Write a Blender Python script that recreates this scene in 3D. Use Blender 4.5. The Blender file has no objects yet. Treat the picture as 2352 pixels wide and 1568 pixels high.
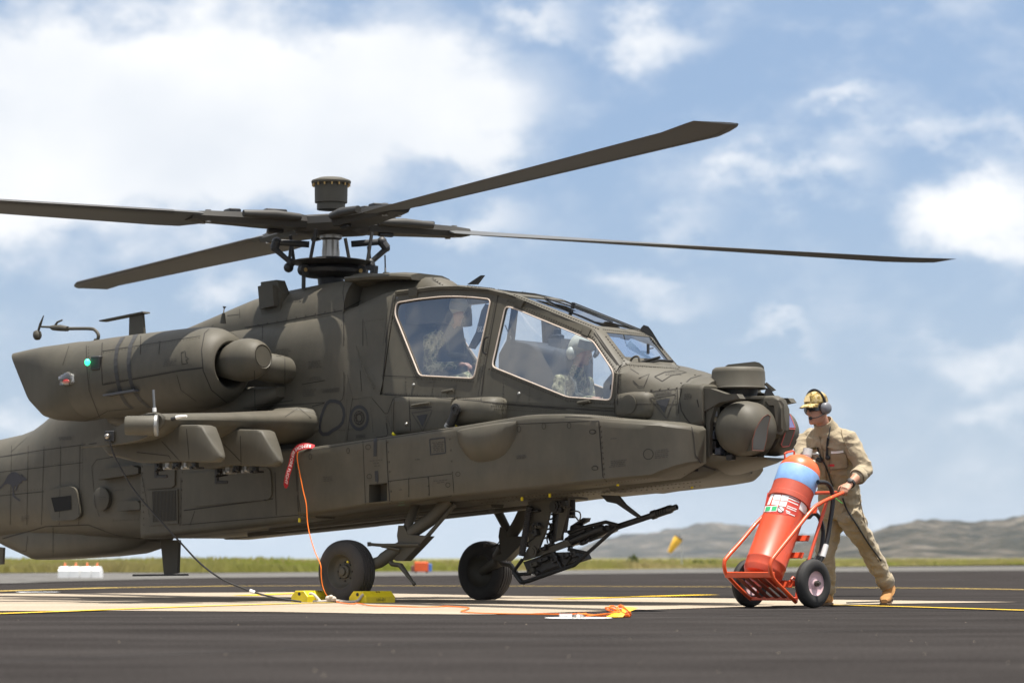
import bpy, bmesh, math, random
from mathutils import Vector, Matrix, Quaternion, noise
from mathutils.bvhtree import BVHTree

# ------------------------------------------------------------------ camera, sky, sun, exposure
R = math.radians
scene = bpy.context.scene
FPX, CAM_H = 6530.0, 0.38                       # focal length in photo pixels (2352 wide), eye height in metres
PITCH = math.atan((1288 - 784) / FPX)
cam_d = bpy.data.cameras.new('camera')
cam = bpy.data.objects.new('camera', cam_d); scene.collection.objects.link(cam)
cam.location = (0, 0, CAM_H); cam.rotation_euler = (math.pi / 2 + PITCH, 0, 0)
cam_d.sensor_width = 36; cam_d.lens = FPX / 2352 * 36
cam_d.clip_start = 0.1; cam_d.clip_end = 30000
cam_d.dof.use_dof = True; cam_d.dof.focus_distance = 24.6; cam_d.dof.aperture_fstop = 2.8
scene.camera = cam

SUN_EL, SUN_AZ = 80, 122          # elevation; azimuth measured from +Y (into the picture) towards +X (right)
sun_d = bpy.data.lights.new('sun', 'SUN'); sun_d.energy = 5.0; sun_d.angle = R(0.53); sun_d.color = (1, .95, .87)
sun = bpy.data.objects.new('sun', sun_d); scene.collection.objects.link(sun)
sun_dir = Vector((math.sin(R(SUN_AZ)) * math.cos(R(SUN_EL)), math.cos(R(SUN_AZ)) * math.cos(R(SUN_EL)), math.sin(R(SUN_EL))))
sun.rotation_euler = sun_dir.to_track_quat('Z', 'Y').to_euler(); sun.location = (0, 0, 60)

vs = scene.view_settings
vs.view_transform = 'Standard'; vs.look = 'None'; vs.gamma = 1; vs.use_curve_mapping = False; vs.exposure = 0.78
scene.cycles.use_denoising = True
scene.cycles.max_bounces = 8; scene.cycles.transparent_max_bounces = 16; scene.cycles.volume_bounces = 0

def px_dir(px, py):
    x = (px - 1176) / FPX; y = (784 - py) / FPX
    return Vector((x, math.cos(PITCH) - math.sin(PITCH) * y, math.sin(PITCH) + math.cos(PITCH) * y)).normalized()

def make_world():
    w = bpy.data.worlds.new('World'); scene.world = w; w.use_nodes = True
    nt = w.node_tree; N = nt.nodes; K = nt.links; N.clear()
    out = N.new('ShaderNodeOutputWorld'); bg = N.new('ShaderNodeBackground'); bg.inputs[1].default_value = SKY_S
    K.new(bg.outputs[0], out.inputs[0])
    def math_(op, a, b=None, c=None):
        n = N.new('ShaderNodeMath'); n.operation = op
        for i, q in enumerate((a, b, c)):
            if q is None: continue
            if isinstance(q, (int, float)): n.inputs[i].default_value = q
            else: K.new(q, n.inputs[i])
        return n.outputs[0]
    tc = N.new('ShaderNodeTexCoord').outputs['Generated']
    sep = N.new('ShaderNodeSeparateXYZ'); K.new(tc, sep.inputs[0])
    zup = math_('MULTIPLY_ADD', math_('MAXIMUM', sep.outputs[2], 0.0), 2.6, 0.30)
    comb = N.new('ShaderNodeCombineXYZ'); K.new(sep.outputs[0], comb.inputs[0]); K.new(sep.outputs[1], comb.inputs[1]); K.new(zup, comb.inputs[2])
    nrm = N.new('ShaderNodeVectorMath'); nrm.operation = 'NORMALIZE'; K.new(comb.outputs[0], nrm.inputs[0])
    sky = N.new('ShaderNodeTexSky'); sky.sky_type = 'NISHITA'; sky.sun_disc = False
    sky.sun_elevation = R(SUN_EL); sky.sun_rotation = R(SUN_AZ)
    sky.air_density = 1.25; sky.dust_density = 0.6; sky.ozone_density = 1.6; sky.altitude = 10
    K.new(nrm.outputs[0], sky.inputs[0])
    # clouds: soft cumulus and sheets, placed by direction and broken up by noise
    blobs = [  # px, py, half-width, half-height, weight
        (420, 175, 760, 210, 1.0), (150, 330, 560, 190, .80), (700, 300, 480, 170, .72), (950, 230, 330, 150, .6), (120, 480, 500, 120, .55),
        (560, 400, 300, 110, .55), (1140, 300, 160, 90, .45), (1100, 500, 150, 60, .55), (1490, 95, 150, 80, .6), (1230, 30, 130, 50, .55),
        (1860, 395, 170, 70, .62), (2290, 505, 240, 120, .95), (1480, 660, 170, 60, .55), (1755, 765, 130, 34, .5), (500, 650, 130, 60, .55),
        (2290, 820, 260, 70, .45), (2300, 960, 130, 60, .42), (1545, 520, 140, 50, .35), (1950, 215, 110, 26, .4), (2200, 300, 420, 50, .34),
        (2050, 60, 520, 60, .22), (60, 980, 120, 60, .45)]
    nz = N.new('ShaderNodeTexNoise'); nz.inputs['Scale'].default_value = 26; nz.inputs['Detail'].default_value = 7; nz.inputs['Roughness'].default_value = .58
    mp = N.new('ShaderNodeMapping'); mp.inputs['Scale'].default_value = (1, 1, 1.55); mp.inputs['Location'].default_value = (3.1, .4, 1.7)
    K.new(tc, mp.inputs[0]); K.new(mp.outputs[0], nz.inputs['Vector'])
    nb = N.new('ShaderNodeTexNoise'); nb.inputs['Scale'].default_value = 9; nb.inputs['Detail'].default_value = 5
    K.new(mp.outputs[0], nb.inputs['Vector'])
    dist = N.new('ShaderNodeVectorMath'); dist.operation = 'SCALE'; dist.inputs['Scale'].default_value = .055   # ragged outlines
    cen = N.new('ShaderNodeVectorMath'); cen.operation = 'SUBTRACT'; cen.inputs[1].default_value = (.5, .5, .5)
    K.new(nz.outputs['Color'], cen.inputs[0]); K.new(cen.outputs[0], dist.inputs[0])
    wv = N.new('ShaderNodeVectorMath'); wv.operation = 'ADD'; K.new(tc, wv.inputs[0]); K.new(dist.outputs[0], wv.inputs[1])
    total = None
    for (px, py, hw, hh, wt) in blobs:
        d = px_dir(px, py)
        s = N.new('ShaderNodeVectorMath'); s.operation = 'SUBTRACT'; s.inputs[1].default_value = d; K.new(wv.outputs[0], s.inputs[0])
        m = N.new('ShaderNodeVectorMath'); m.operation = 'MULTIPLY'; m.inputs[1].default_value = (FPX / hw, FPX / hw, FPX / hh); K.new(s.outputs[0], m.inputs[0])
        ln = N.new('ShaderNodeVectorMath'); ln.operation = 'LENGTH'; K.new(m.outputs[0], ln.inputs[0])
        mr = N.new('ShaderNodeMapRange'); mr.interpolation_type = 'SMOOTHSTEP'
        mr.inputs['From Min'].default_value = 0; mr.inputs['From Max'].default_value = 1.35; mr.inputs['To Min'].default_value = wt; mr.inputs['To Max'].default_value = 0
        K.new(ln.outputs['Value'], mr.inputs['Value'])
        total = mr.outputs[0] if total is None else math_('ADD', total, mr.outputs[0])
    dens = math_('ADD', total, math_('MULTIPLY', math_('SUBTRACT', nz.outputs['Fac'], .5), 1.35))
    # elsewhere in the sky the same broken cumulus goes on
    gen = math_('SUBTRACT', math_('MULTIPLY', nb.outputs['Fac'], 3.4), 1.30)
    ahead = math_('GREATER_THAN', sep.outputs[1], .955)
    gen = math_('MULTIPLY', gen, math_('SUBTRACT', 1.0, ahead))
    dens = math_('ADD', dens, gen)
    fac = N.new('ShaderNodeMapRange'); fac.interpolation_type = 'SMOOTHSTEP'
    fac.inputs['From Min'].default_value = -.12; fac.inputs['From Max'].default_value = .92; fac.inputs['To Max'].default_value = .97
    K.new(dens, fac.inputs['Value'])
    shade = N.new('ShaderNodeMapRange'); shade.inputs['From Min'].default_value = .3; shade.inputs['From Max'].default_value = .7
    K.new(nb.outputs['Fac'], shade.inputs['Value'])
    cc = N.new('ShaderNodeMixRGB'); cc.inputs[1].default_value = (.50 / SKY_S, .525 / SKY_S, .56 / SKY_S, 1); cc.inputs[2].default_value = (.66 / SKY_S, .66 / SKY_S, .655 / SKY_S, 1)
    K.new(shade.outputs[0], cc.inputs[0])
    bal = N.new('ShaderNodeMixRGB'); bal.blend_type = 'MULTIPLY'; bal.inputs[0].default_value = 1; bal.inputs[2].default_value = SKY_BAL; K.new(sky.outputs[0], bal.inputs[1])
    hz_ = N.new('ShaderNodeMapRange'); hz_.interpolation_type = 'SMOOTHSTEP'; hz_.inputs['From Min'].default_value = -.01; hz_.inputs['From Max'].default_value = .17; hz_.inputs['To Min'].default_value = .85; hz_.inputs['To Max'].default_value = 0
    K.new(sep.outputs[2], hz_.inputs['Value'])
    hm = N.new('ShaderNodeMixRGB'); hm.inputs[2].default_value = (HOR[0] / SKY_S, HOR[1] / SKY_S, HOR[2] / SKY_S, 1); K.new(hz_.outputs[0], hm.inputs[0]); K.new(bal.outputs[0], hm.inputs[1])
    mix = N.new('ShaderNodeMixRGB'); K.new(fac.outputs[0], mix.inputs[0]); K.new(hm.outputs[0], mix.inputs[1]); K.new(cc.outputs[0], mix.inputs[2])
    K.new(mix.outputs[0], bg.inputs[0])
SKY_S = 0.09
SKY_BAL = (1.42, 1.30, 1.12, 1); HOR = (.295, .345, .395)
make_world()

# ------------------------------------------------------------------ frame of the helicopter and pixel -> place
YAW = R(39); HX, HY = -0.89, 27.0
HD = Vector((math.cos(YAW), -math.sin(YAW), 0)); HR = Vector((-math.sin(YAW), -math.cos(YAW), 0))
HEL = Matrix.Translation((HX, HY, 0)) @ Matrix.Rotation(-YAW, 4, 'Z')      # local x forward, y left, z up
HEL_I = HEL.inverted()
CAM_P = Vector((0, 0, CAM_H)); HM = Vector((HX, HY, 0))

def H(px, py, v):
    """pixel on the vertical plane v metres right of the helicopter's centre line -> (u forward, v right, z)"""
    D = px_dir(px, py); t = (v - (CAM_P - HM).dot(HR)) / D.dot(HR); P = CAM_P + D * t
    return ((P - HM).dot(HD), v, P.z)
def HS(pts, v): return [H(x, y, v) for x, y in pts]
def G(px, py, z=0.0):
    D = px_dir(px, py); t = (z - CAM_H) / D.z; return CAM_P + D * t
def AT(px, py, Y):
    """pixel at depth Y"""
    D = px_dir(px, py); return CAM_P + D * (Y / D.y)
def crop(ox, oy, w, cw):
    k = w / cw / 1.74150; return lambda x, y: (ox / 1.7415 + x * k, oy / 1.7415 + y * k)
c1 = crop(0, 1150, 1300, 2351); c2 = crop(900, 650, 1100, 2352); c3 = crop(1500, 1050, 1250, 2352); c4 = crop(2300, 1300, 1000, 2351)
c5 = crop(1100, 1650, 1300, 2351); c6 = crop(2800, 1480, 900, 1411); c7 = crop(1800, 1900, 1000, 2351); c8 = crop(0, 1600, 1300, 2351)
cw = crop(350, 1580, 850, 2352); cg = crop(2000, 1950, 750, 2352); cl = crop(1200, 2000, 600, 2091); ct = crop(2700, 1400, 540, 1693)
ce = crop(2880, 1760, 540, 1227); cp = crop(3100, 1500, 540, 1693); cf = crop(1250, 1500, 600, 1882); cb = crop(1150, 2300, 500, 2352)
cm = crop(900, 760, 900, 2352); ck = crop(2000, 1050, 800, 2352)
def lerp_tab(tab):
    def f(x):
        if x <= tab[0][0]: return tab[0][1]
        for (a, b), (c, d) in zip(tab, tab[1:]):
            if x <= c: return b + (d - b) * (x - a) / (c - a)
        return tab[-1][1]
    return f

# ------------------------------------------------------------------ materials
def srgb(r, g, b):
    f = lambda c: (c / 255 / 12.92) if c / 255 <= .04045 else ((c / 255 + .055) / 1.055) ** 2.4
    return (f(r), f(g), f(b), 1)
MATS = {}
def mat(name, col, rough=.6, metal=0.0, var=.12, vscale=4.0, bump=0.0, bscale=60.0, spec=.5, coat=0.0, grime=0.0, emit=None, estr=0.0):
    if name in MATS: return MATS[name]
    m = bpy.data.materials.new(name); m.use_nodes = True; nt = m.node_tree; N = nt.nodes; K = nt.links
    p = N['Principled BSDF']; p.inputs['Roughness'].default_value = rough; p.inputs['Metallic'].default_value = metal
    p.inputs['Specular IOR Level'].default_value = spec; p.inputs['Coat Weight'].default_value = coat
    tc = N.new('ShaderNodeTexCoord')
    nz = N.new('ShaderNodeTexNoise'); nz.inputs['Scale'].default_value = vscale; nz.inputs['Detail'].default_value = 8; nz.inputs['Roughness'].default_value = .65
    K.new(tc.outputs['Object'], nz.inputs['Vector'])
    rp = N.new('ShaderNodeMapRange'); rp.inputs['From Min'].default_value = .3; rp.inputs['From Max'].default_value = .7
    rp.inputs['To Min'].default_value = 1 - var; rp.inputs['To Max'].default_value = 1 + var
    K.new(nz.outputs['Fac'], rp.inputs['Value'])
    mx = N.new('ShaderNodeMixRGB'); mx.blend_type = 'MULTIPLY'; mx.inputs[0].default_value = 1; mx.inputs[1].default_value = col
    K.new(rp.outputs[0], mx.inputs[2]); c = mx.outputs[0]
    if grime:
        g = N.new('ShaderNodeTexNoise'); g.inputs['Scale'].default_value = 1.6; g.inputs['Detail'].default_value = 9; g.inputs['Roughness'].default_value = .72
        mpn = N.new('ShaderNodeMapping'); mpn.inputs['Scale'].default_value = (1, 1, .45); K.new(tc.outputs['Object'], mpn.inputs[0]); K.new(mpn.outputs[0], g.inputs['Vector'])
        gr = N.new('ShaderNodeMapRange'); gr.inputs['From Min'].default_value = .48; gr.inputs['From Max'].default_value = .72; gr.inputs['To Max'].default_value = grime
        K.new(g.outputs['Fac'], gr.inputs['Value'])
        gm = N.new('ShaderNodeMixRGB'); gm.inputs[2].default_value = (.115, .095, .07, 1); K.new(gr.outputs[0], gm.inputs[0]); K.new(c, gm.inputs[1]); c = gm.outputs[0]
        k2 = N.new('ShaderNodeTexNoise'); k2.inputs['Scale'].default_value = 9; k2.inputs['Detail'].default_value = 6; k2.inputs['Roughness'].default_value = .7
        mp2 = N.new('ShaderNodeMapping'); mp2.inputs['Scale'].default_value = (.8, .8, .22); K.new(tc.outputs['Object'], mp2.inputs[0]); K.new(mp2.outputs[0], k2.inputs['Vector'])
        r2 = N.new('ShaderNodeMapRange'); r2.inputs['From Min'].default_value = .35; r2.inputs['From Max'].default_value = .7; r2.inputs['To Min'].default_value = 1.04; r2.inputs['To Max'].default_value = .90; K.new(k2.outputs['Fac'], r2.inputs['Value'])
        m2 = N.new('ShaderNodeMixRGB'); m2.blend_type = 'MULTIPLY'; m2.inputs[0].default_value = 1; K.new(c, m2.inputs[1]); K.new(r2.outputs[0], m2.inputs[2]); c = m2.outputs[0]
    K.new(c, p.inputs['Base Color'])
    rr = N.new('ShaderNodeMapRange'); rr.inputs['To Min'].default_value = max(rough - .1, .02); rr.inputs['To Max'].default_value = min(rough + .12, 1)
    K.new(nz.outputs['Fac'], rr.inputs['Value']); K.new(rr.outputs[0], p.inputs['Roughness'])
    if bump:
        b = N.new('ShaderNodeTexNoise'); b.inputs['Scale'].default_value = bscale; b.inputs['Detail'].default_value = 6
        K.new(tc.outputs['Object'], b.inputs['Vector'])
        bn = N.new('ShaderNodeBump'); bn.inputs['Strength'].default_value = bump; bn.inputs['Distance'].default_value = .01
        K.new(b.outputs['Fac'], bn.inputs['Height']); K.new(bn.outputs[0], p.inputs['Normal'])
    if emit:
        p.inputs['Emission Color'].default_value = emit; p.inputs['Emission Strength'].default_value = estr
    MATS[name] = m; return m

OLIVE = mat('olive_drab_paint', (.080, .0725, .0545, 1), .58, var=.16, vscale=2.2, bump=.05, bscale=7, spec=.35, grime=.45)
OLIVE2 = mat('olive_paint_fresh', (.072, .065, .049, 1), .6, var=.08, vscale=3, bump=.04, bscale=9, spec=.35, grime=.25)
DARK = mat('dark_stencil_paint', (.022, .022, .024, 1), .6, var=.1)
STEN = mat('faded_stencil_paint', (.040, .035, .028, 1), .6, var=.1)
SEAM = mat('panel_gap', (.020, .017, .013, 1), .8)
RIVET = mat('rivet_heads', (.050, .042, .030, 1), .6)
BLACK = mat('black_metal', (.016, .015, .014, 1), .5, var=.2)
HOLE_SHADE = mat('painted_cavity_shade', (.006, .006, .006, 1), .9)  # near-black colour stands in for the shade inside openings
STEEL = mat('bare_steel', (.35, .32, .28, 1), .32, metal=.9)
BRASS = mat('brass_fitting', (.42, .27, .10, 1), .4, metal=.7)
RUBBER = mat('tyre_rubber', (.030, .027, .025, 1), .75, var=.3, vscale=5, grime=.3)
RUBBERD = mat('dark_tyre_rubber', (.018, .017, .016, 1), .75, var=.2, vscale=5)
YEL = mat('yellow_paint', (.80, .62, .012, 1), .5, var=.14, vscale=9, grime=.05)
YTAG = mat('yellow_tape', (.85, .70, .02, 1), .5)
WHITE = mat('white_paint', (.8, .8, .78, 1), .5, var=.05)
SEAL = mat('pale_window_seal', (.54, .45, .38, 1), .6, var=.1)
REDP = mat('red_enamel', (.60, .072, .024, 1), .42, var=.12, vscale=6, spec=.5, coat=.15, grime=.22)
ORANGE = mat('orange_cord_plastic', (.95, .20, .01, 1), .5)
GREEN_L = mat('green_lamp', (.1, .8, .5, 1), .3, emit=(.03, .9, .35, 1), estr=1.3)
GREYM = mat('grey_metal', (.28, .28, .27, 1), .45, metal=.5)
COCK = mat('cockpit_grey_black', (.030, .031, .034, 1), .7)
SEATM = mat('seat_fabric', (.06, .06, .062, 1), .9)

def glass(name, tint, refl, rough=.02):
    if name in MATS: return MATS[name]
    m = bpy.data.materials.new(name); m.use_nodes = True; nt = m.node_tree; N = nt.nodes; K = nt.links; N.clear()
    o = N.new('ShaderNodeOutputMaterial'); mx = N.new('ShaderNodeMixShader'); t = N.new('ShaderNodeBsdfTransparent'); g = N.new('ShaderNodeBsdfGlossy')
    t.inputs[0].default_value = tint; g.inputs['Roughness'].default_value = rough; g.inputs[0].default_value = (.95, .97, 1, 1)
    fc = N.new('ShaderNodeLayerWeight'); fc.inputs[0].default_value = .5
    pw = N.new('ShaderNodeMath'); pw.operation = 'POWER'; pw.inputs[1].default_value = 3.0; K.new(fc.outputs['Facing'], pw.inputs[0])
    lw = N.new('ShaderNodeMath'); lw.operation = 'MULTIPLY_ADD'; lw.inputs[1].default_value = .85 - refl; lw.inputs[2].default_value = refl; K.new(pw.outputs[0], lw.inputs[0])
    tc = N.new('ShaderNodeTexCoord'); nz = N.new('ShaderNodeTexNoise'); nz.inputs['Scale'].default_value = 2.2; nz.inputs['Detail'].default_value = 0
    bp = N.new('ShaderNodeBump'); bp.inputs['Strength'].default_value = .45; bp.inputs['Distance'].default_value = .03
    K.new(tc.outputs['Object'], nz.inputs['Vector']); K.new(nz.outputs['Fac'], bp.inputs['Height']); K.new(bp.outputs[0], g.inputs['Normal'])
    K.new(lw.outputs[0], mx.inputs[0]); K.new(t.outputs[0], mx.inputs[1]); K.new(g.outputs[0], mx.inputs[2]); K.new(mx.outputs[0], o.inputs[0])
    MATS[name] = m; return m
GLASS = glass('canopy_side_glass', (.94, .95, .96, 1), .17)
GLASSB = glass('blue_tinted_windscreen_glass', (.62, .74, .90, 1), .08)
LENS = glass('lamp_lens', (.9, .9, .9, 1), .1)

# ------------------------------------------------------------------ mesh builder
class MB:
    def __init__(s): s.v = []; s.f = []; s.mi = []
    def add(s, vs, fs, mi=0):
        o = len(s.v); s.v += [tuple(p) for p in vs]; s.f += [tuple(i + o for i in f) for f in fs]; s.mi += [mi] * len(fs); return s
    def loft(s, rings, cap0=True, cap1=True, closed=True, mi=0):
        n = len(rings[0]); vs = [p for r in rings for p in r]; fs = []
        for i in range(len(rings) - 1):
            for j in range(n if closed else n - 1):
                k = (j + 1) % n; fs.append((i * n + j, i * n + k, (i + 1) * n + k, (i + 1) * n + j))
        if cap0: fs.append(tuple(range(n))[::-1])
        if cap1: fs.append(tuple((len(rings) - 1) * n + j for j in range(n)))
        return s.add(vs, fs, mi)
    def box(s, c, size, rot=None, mi=0, bev=0.0):
        x, y, z = (q / 2 for q in size); c = Vector(c)
        if bev:
            b = bev; prof = []
            for zz, ins in ((-z, b), (-z + b, 0), (z - b, 0), (z, b)):
                a, d = x - ins, y - ins
                prof.append([Vector(q) for q in ((a - b, -d, zz), (a, -d + b, zz), (a, d - b, zz), (a - b, d, zz), (-a + b, d, zz), (-a, d - b, zz), (-a, -d + b, zz), (-a + b, -d, zz))])
            if rot: prof = [[rot @ q for q in r] for r in prof]
            return s.loft([[q + c for q in r] for r in prof], mi=mi)
        vs = [Vector((i * x, j * y, k * z)) for k in (-1, 1) for j in (-1, 1) for i in (-1, 1)]
        if rot: vs = [rot @ q for q in vs]
        return s.add([q + c for q in vs], [(0, 2, 3, 1), (4, 5, 7, 6), (0, 1, 5, 4), (2, 6, 7, 3), (0, 4, 6, 2), (1, 3, 7, 5)], mi)
    def tube(s, pts, r, n=10, mi=0, caps=True, flat=1.0, up=None):
        pts = [Vector(p) for p in pts]; rs = r if isinstance(r, (list, tuple)) else [r] * len(pts)
        rings = []; prev = None
        for i, p in enumerate(pts):
            t = (pts[min(i + 1, len(pts) - 1)] - pts[max(i - 1, 0)]).normalized()
            if prev is None:
                a = Vector(up) if up else Vector((0, 0, 1)) if abs(t.z) < .9 else Vector((1, 0, 0))
                x = t.cross(a).normalized()
            else: x = (prev - t * prev.dot(t)).normalized()
            prev = x; y = t.cross(x)
            rings.append([p + (x * math.cos(2 * math.pi * k / n) + y * math.sin(2 * math.pi * k / n) * flat) * rs[i] for k in range(n)])
        return s.loft(rings, caps, caps, mi=mi)
    def lathe(s, prof, o, axis, n=32, mi=0, caps=True):
        o = Vector(o); ax = Vector(axis).normalized(); a = Vector((0, 0, 1)) if abs(ax.z) < .9 else Vector((1, 0, 0))
        x = ax.cross(a).normalized(); y = ax.cross(x)
        rings = [[o + ax * h + (x * math.cos(2 * math.pi * k / n) + y * math.sin(2 * math.pi * k / n)) * max(r, 1e-4) for k in range(n)] for h, r in prof]
        return s.loft(rings, caps, caps, mi=mi)
    def prism(s, pts, off, mi=0):
        off = Vector(off); a = [Vector(p) for p in pts]; n = len(a)
        fs = [tuple(range(n))[::-1], tuple(range(n, 2 * n))] + [(j, (j + 1) % n, n + (j + 1) % n, n + j) for j in range(n)]
        return s.add(a + [p + off for p in a], fs, mi)
    def ball(s, c, r, n=12, m=8, mi=0, rot=None):
        r = (r, r, r) if isinstance(r, (int, float)) else r; c = Vector(c)
        rings = []
        for i in range(m + 1):
            t = math.pi * i / m; q = [Vector((math.sin(max(min(t, math.pi - .02), .02)) * math.cos(2 * math.pi * k / n) * r[0], math.sin(max(min(t, math.pi - .02), .02)) * math.sin(2 * math.pi * k / n) * r[1], math.cos(t) * r[2])) for k in range(n)]
            rings.append([(rot @ p if rot else p) + c for p in q])
        return s.loft(rings, mi=mi)
    def mirror(s):
        o = len(s.v); s.v += [(p[0], -p[1], p[2]) for p in s.v]; s.f += [tuple(i + o for i in f)[::-1] for f in s.f[:]]; s.mi += s.mi[:]; return s
    def build(s, name, mats, parent=None, smooth=35, hel=False, label=None, kind=None, origin=None):
        me = bpy.data.meshes.new(name)
        vv = [(p[0], -p[1], p[2]) for p in s.v] if hel else [tuple(p) for p in s.v]
        if origin is not None: vv = [(p[0] - origin[0], p[1] - origin[1], p[2] - origin[2]) for p in vv]
        me.from_pydata(vv, [], s.f)
        for m in (mats if isinstance(mats, (list, tuple)) else [mats]): me.materials.append(m)
        if any(s.mi): me.polygons.foreach_set('material_index', s.mi)
        b = bmesh.new(); b.from_mesh(me); bmesh.ops.recalc_face_normals(b, faces=b.faces); b.to_mesh(me); b.free()
        if smooth:
            me.polygons.foreach_set('use_smooth', [True] * len(me.polygons)); me.set_sharp_from_angle(angle=R(smooth))
        ob = bpy.data.objects.new(name, me); scene.collection.objects.link(ob)
        if origin is not None: ob.location = origin
        if parent: ob.parent = parent
        if label: ob['label'] = label
        if kind: ob['kind'] = kind
        return ob

def empty(name, loc=(0, 0, 0), mw=None, label=None, cat=None, group=None):
    o = bpy.data.objects.new(name, None); scene.collection.objects.link(o); o.empty_display_size = .2
    if mw is not None: o.matrix_world = mw
    else: o.location = loc
    tag(o, label, cat, group); return o
def tag(o, label=None, cat=None, group=None, kind=None):
    if label: o['label'] = label
    if cat: o['category'] = cat
    if group: o['group'] = group
    if kind: o['kind'] = kind
    return o
def fill_poly(outer, holes=(), grid=None):
    """triangulated flat polygon with holes, 3-D points in; returns verts, faces"""
    b = bmesh.new(); es = []
    for loop in [outer] + list(holes):
        vv = [b.verts.new(p) for p in loop]
        es += [b.edges.new((vv[i], vv[(i + 1) % len(vv)])) for i in range(len(vv))]
    bmesh.ops.triangle_fill(b, edges=es, use_beauty=True)
    b.verts.index_update(); vs = [tuple(v.co) for v in b.verts]; fs = [tuple(v.index for v in f.verts) for f in b.faces]
    b.free(); return vs, fs
def smooth_line(pts, n=6):
    """Catmull-Rom through points"""
    P = [Vector(p) for p in pts]; out = []
    for i in range(len(P) - 1):
        a = P[max(i - 1, 0)]; b = P[i]; c = P[i + 1]; d = P[min(i + 2, len(P) - 1)]
        for k in range(n):
            t = k / n
            out.append(.5 * ((2 * b) + (c - a) * t + (2 * a - 5 * b + 4 * c - d) * t * t + (3 * b - a - 3 * c + d) * t ** 3))
    out.append(P[-1]); return out
def round_poly(pts, r, n=4):
    """round the corners of a closed list of points"""
    P = [Vector(p) for p in pts]; out = []
    for i, p in enumerate(P):
        a = P[i - 1]; b = P[(i + 1) % len(P)]
        d0 = min(r, (a - p).length * .45); d1 = min(r, (b - p).length * .45)
        A = p + (a - p).normalized() * d0; B = p + (b - p).normalized() * d1
        for k in range(n + 1):
            t = k / n; out.append((1 - t) ** 2 * A + 2 * t * (1 - t) * p + t * t * B)
    return out
# ------------------------------------------------------------------ the setting: ground, markings, far field, hills
rnd = random.Random(7)
def ground_mat(name, c1_, c2_, scale, stretch, fine, rough=.9, bump=.3, speck=None, spec=.0, grain=.35):
    m = bpy.data.materials.new(name); m.use_nodes = True; nt = m.node_tree; N = nt.nodes; K = nt.links
    p = N['Principled BSDF']; p.inputs['Roughness'].default_value = rough; p.inputs['Specular IOR Level'].default_value = spec
    tc = N.new('ShaderNodeTexCoord'); mp = N.new('ShaderNodeMapping'); mp.inputs['Scale'].default_value = stretch
    K.new(tc.outputs['Object'], mp.inputs[0])
    a = N.new('ShaderNodeTexNoise'); a.inputs['Scale'].default_value = scale; a.inputs['Detail'].default_value = 9; a.inputs['Roughness'].default_value = .7; K.new(mp.outputs[0], a.inputs['Vector'])
    f = N.new('ShaderNodeTexNoise'); f.inputs['Scale'].default_value = fine; f.inputs['Detail'].default_value = 3; K.new(tc.outputs['Object'], f.inputs['Vector'])
    r1 = N.new('ShaderNodeMapRange'); r1.inputs['From Min'].default_value = .3; r1.inputs['From Max'].default_value = .7; K.new(a.outputs['Fac'], r1.inputs['Value'])
    mx = N.new('ShaderNodeMixRGB'); mx.inputs[1].default_value = c1_; mx.inputs[2].default_value = c2_; K.new(r1.outputs[0], mx.inputs[0])
    r2 = N.new('ShaderNodeMapRange'); r2.inputs['From Min'].default_value = .25; r2.inputs['From Max'].default_value = .75; r2.inputs['To Min'].default_value = 1 - grain; r2.inputs['To Max'].default_value = 1 + grain; K.new(f.outputs['Fac'], r2.inputs['Value'])
    m2 = N.new('ShaderNodeMixRGB'); m2.blend_type = 'MULTIPLY'; m2.inputs[0].default_value = 1; K.new(mx.outputs[0], m2.inputs[1]); K.new(r2.outputs[0], m2.inputs[2])
    c = m2.outputs[0]
    if speck:
        v = N.new('ShaderNodeTexVoronoi'); v.inputs['Scale'].default_value = speck; K.new(tc.outputs['Object'], v.inputs['Vector'])
        lt = N.new('ShaderNodeMath'); lt.operation = 'LESS_THAN'; lt.inputs[1].default_value = .13; K.new(v.outputs['Distance'], lt.inputs[0])
        m3 = N.new('ShaderNodeMixRGB'); m3.inputs[2].default_value = (.10, .092, .082, 1); K.new(lt.outputs[0], m3.inputs[0]); K.new(c, m3.inputs[1]); c = m3.outputs[0]
    K.new(c, p.inputs['Base Color'])
    bn = N.new('ShaderNodeBump'); bn.inputs['Strength'].default_value = bump; bn.inputs['Distance'].default_value = .01; K.new(f.outputs['Fac'], bn.inputs['Height']); K.new(bn.outputs[0], p.inputs['Normal'])
    return m
ASPH = ground_mat('asphalt', (.021, .0192, .0186, 1), (.047, .0428, .0412, 1), .8, (.5, 1.4, 1), 55, bump=.8, grain=.55)
CONC = ground_mat('concrete_apron', (.27, .225, .170, 1), (.36, .305, .24, 1), .5, (.5, 1.5, 1), 60, bump=.2)
LINE = ground_mat('yellow_marking_paint', (.52, .33, .035, 1), (.68, .46, .06, 1), 2.2, (1, 1, 1), 70, bump=.2)
LINEF = ground_mat('worn_yellow_marking_paint', (.34, .25, .10, 1), (.52, .38, .12, 1), .8, (1, 1, 1), 40, bump=.2)
GRAV = ground_mat('pale_gravel', (.04, .038, .036, 1), (.19, .185, .175, 1), .55, (.35, 1.2, 1), 3.0, bump=.6)
SOIL = ground_mat('grass_field_soil', (.10, .11, .035, 1), (.22, .19, .09, 1), .03, (1, .4, 1), 1.0, bump=.3)

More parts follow.
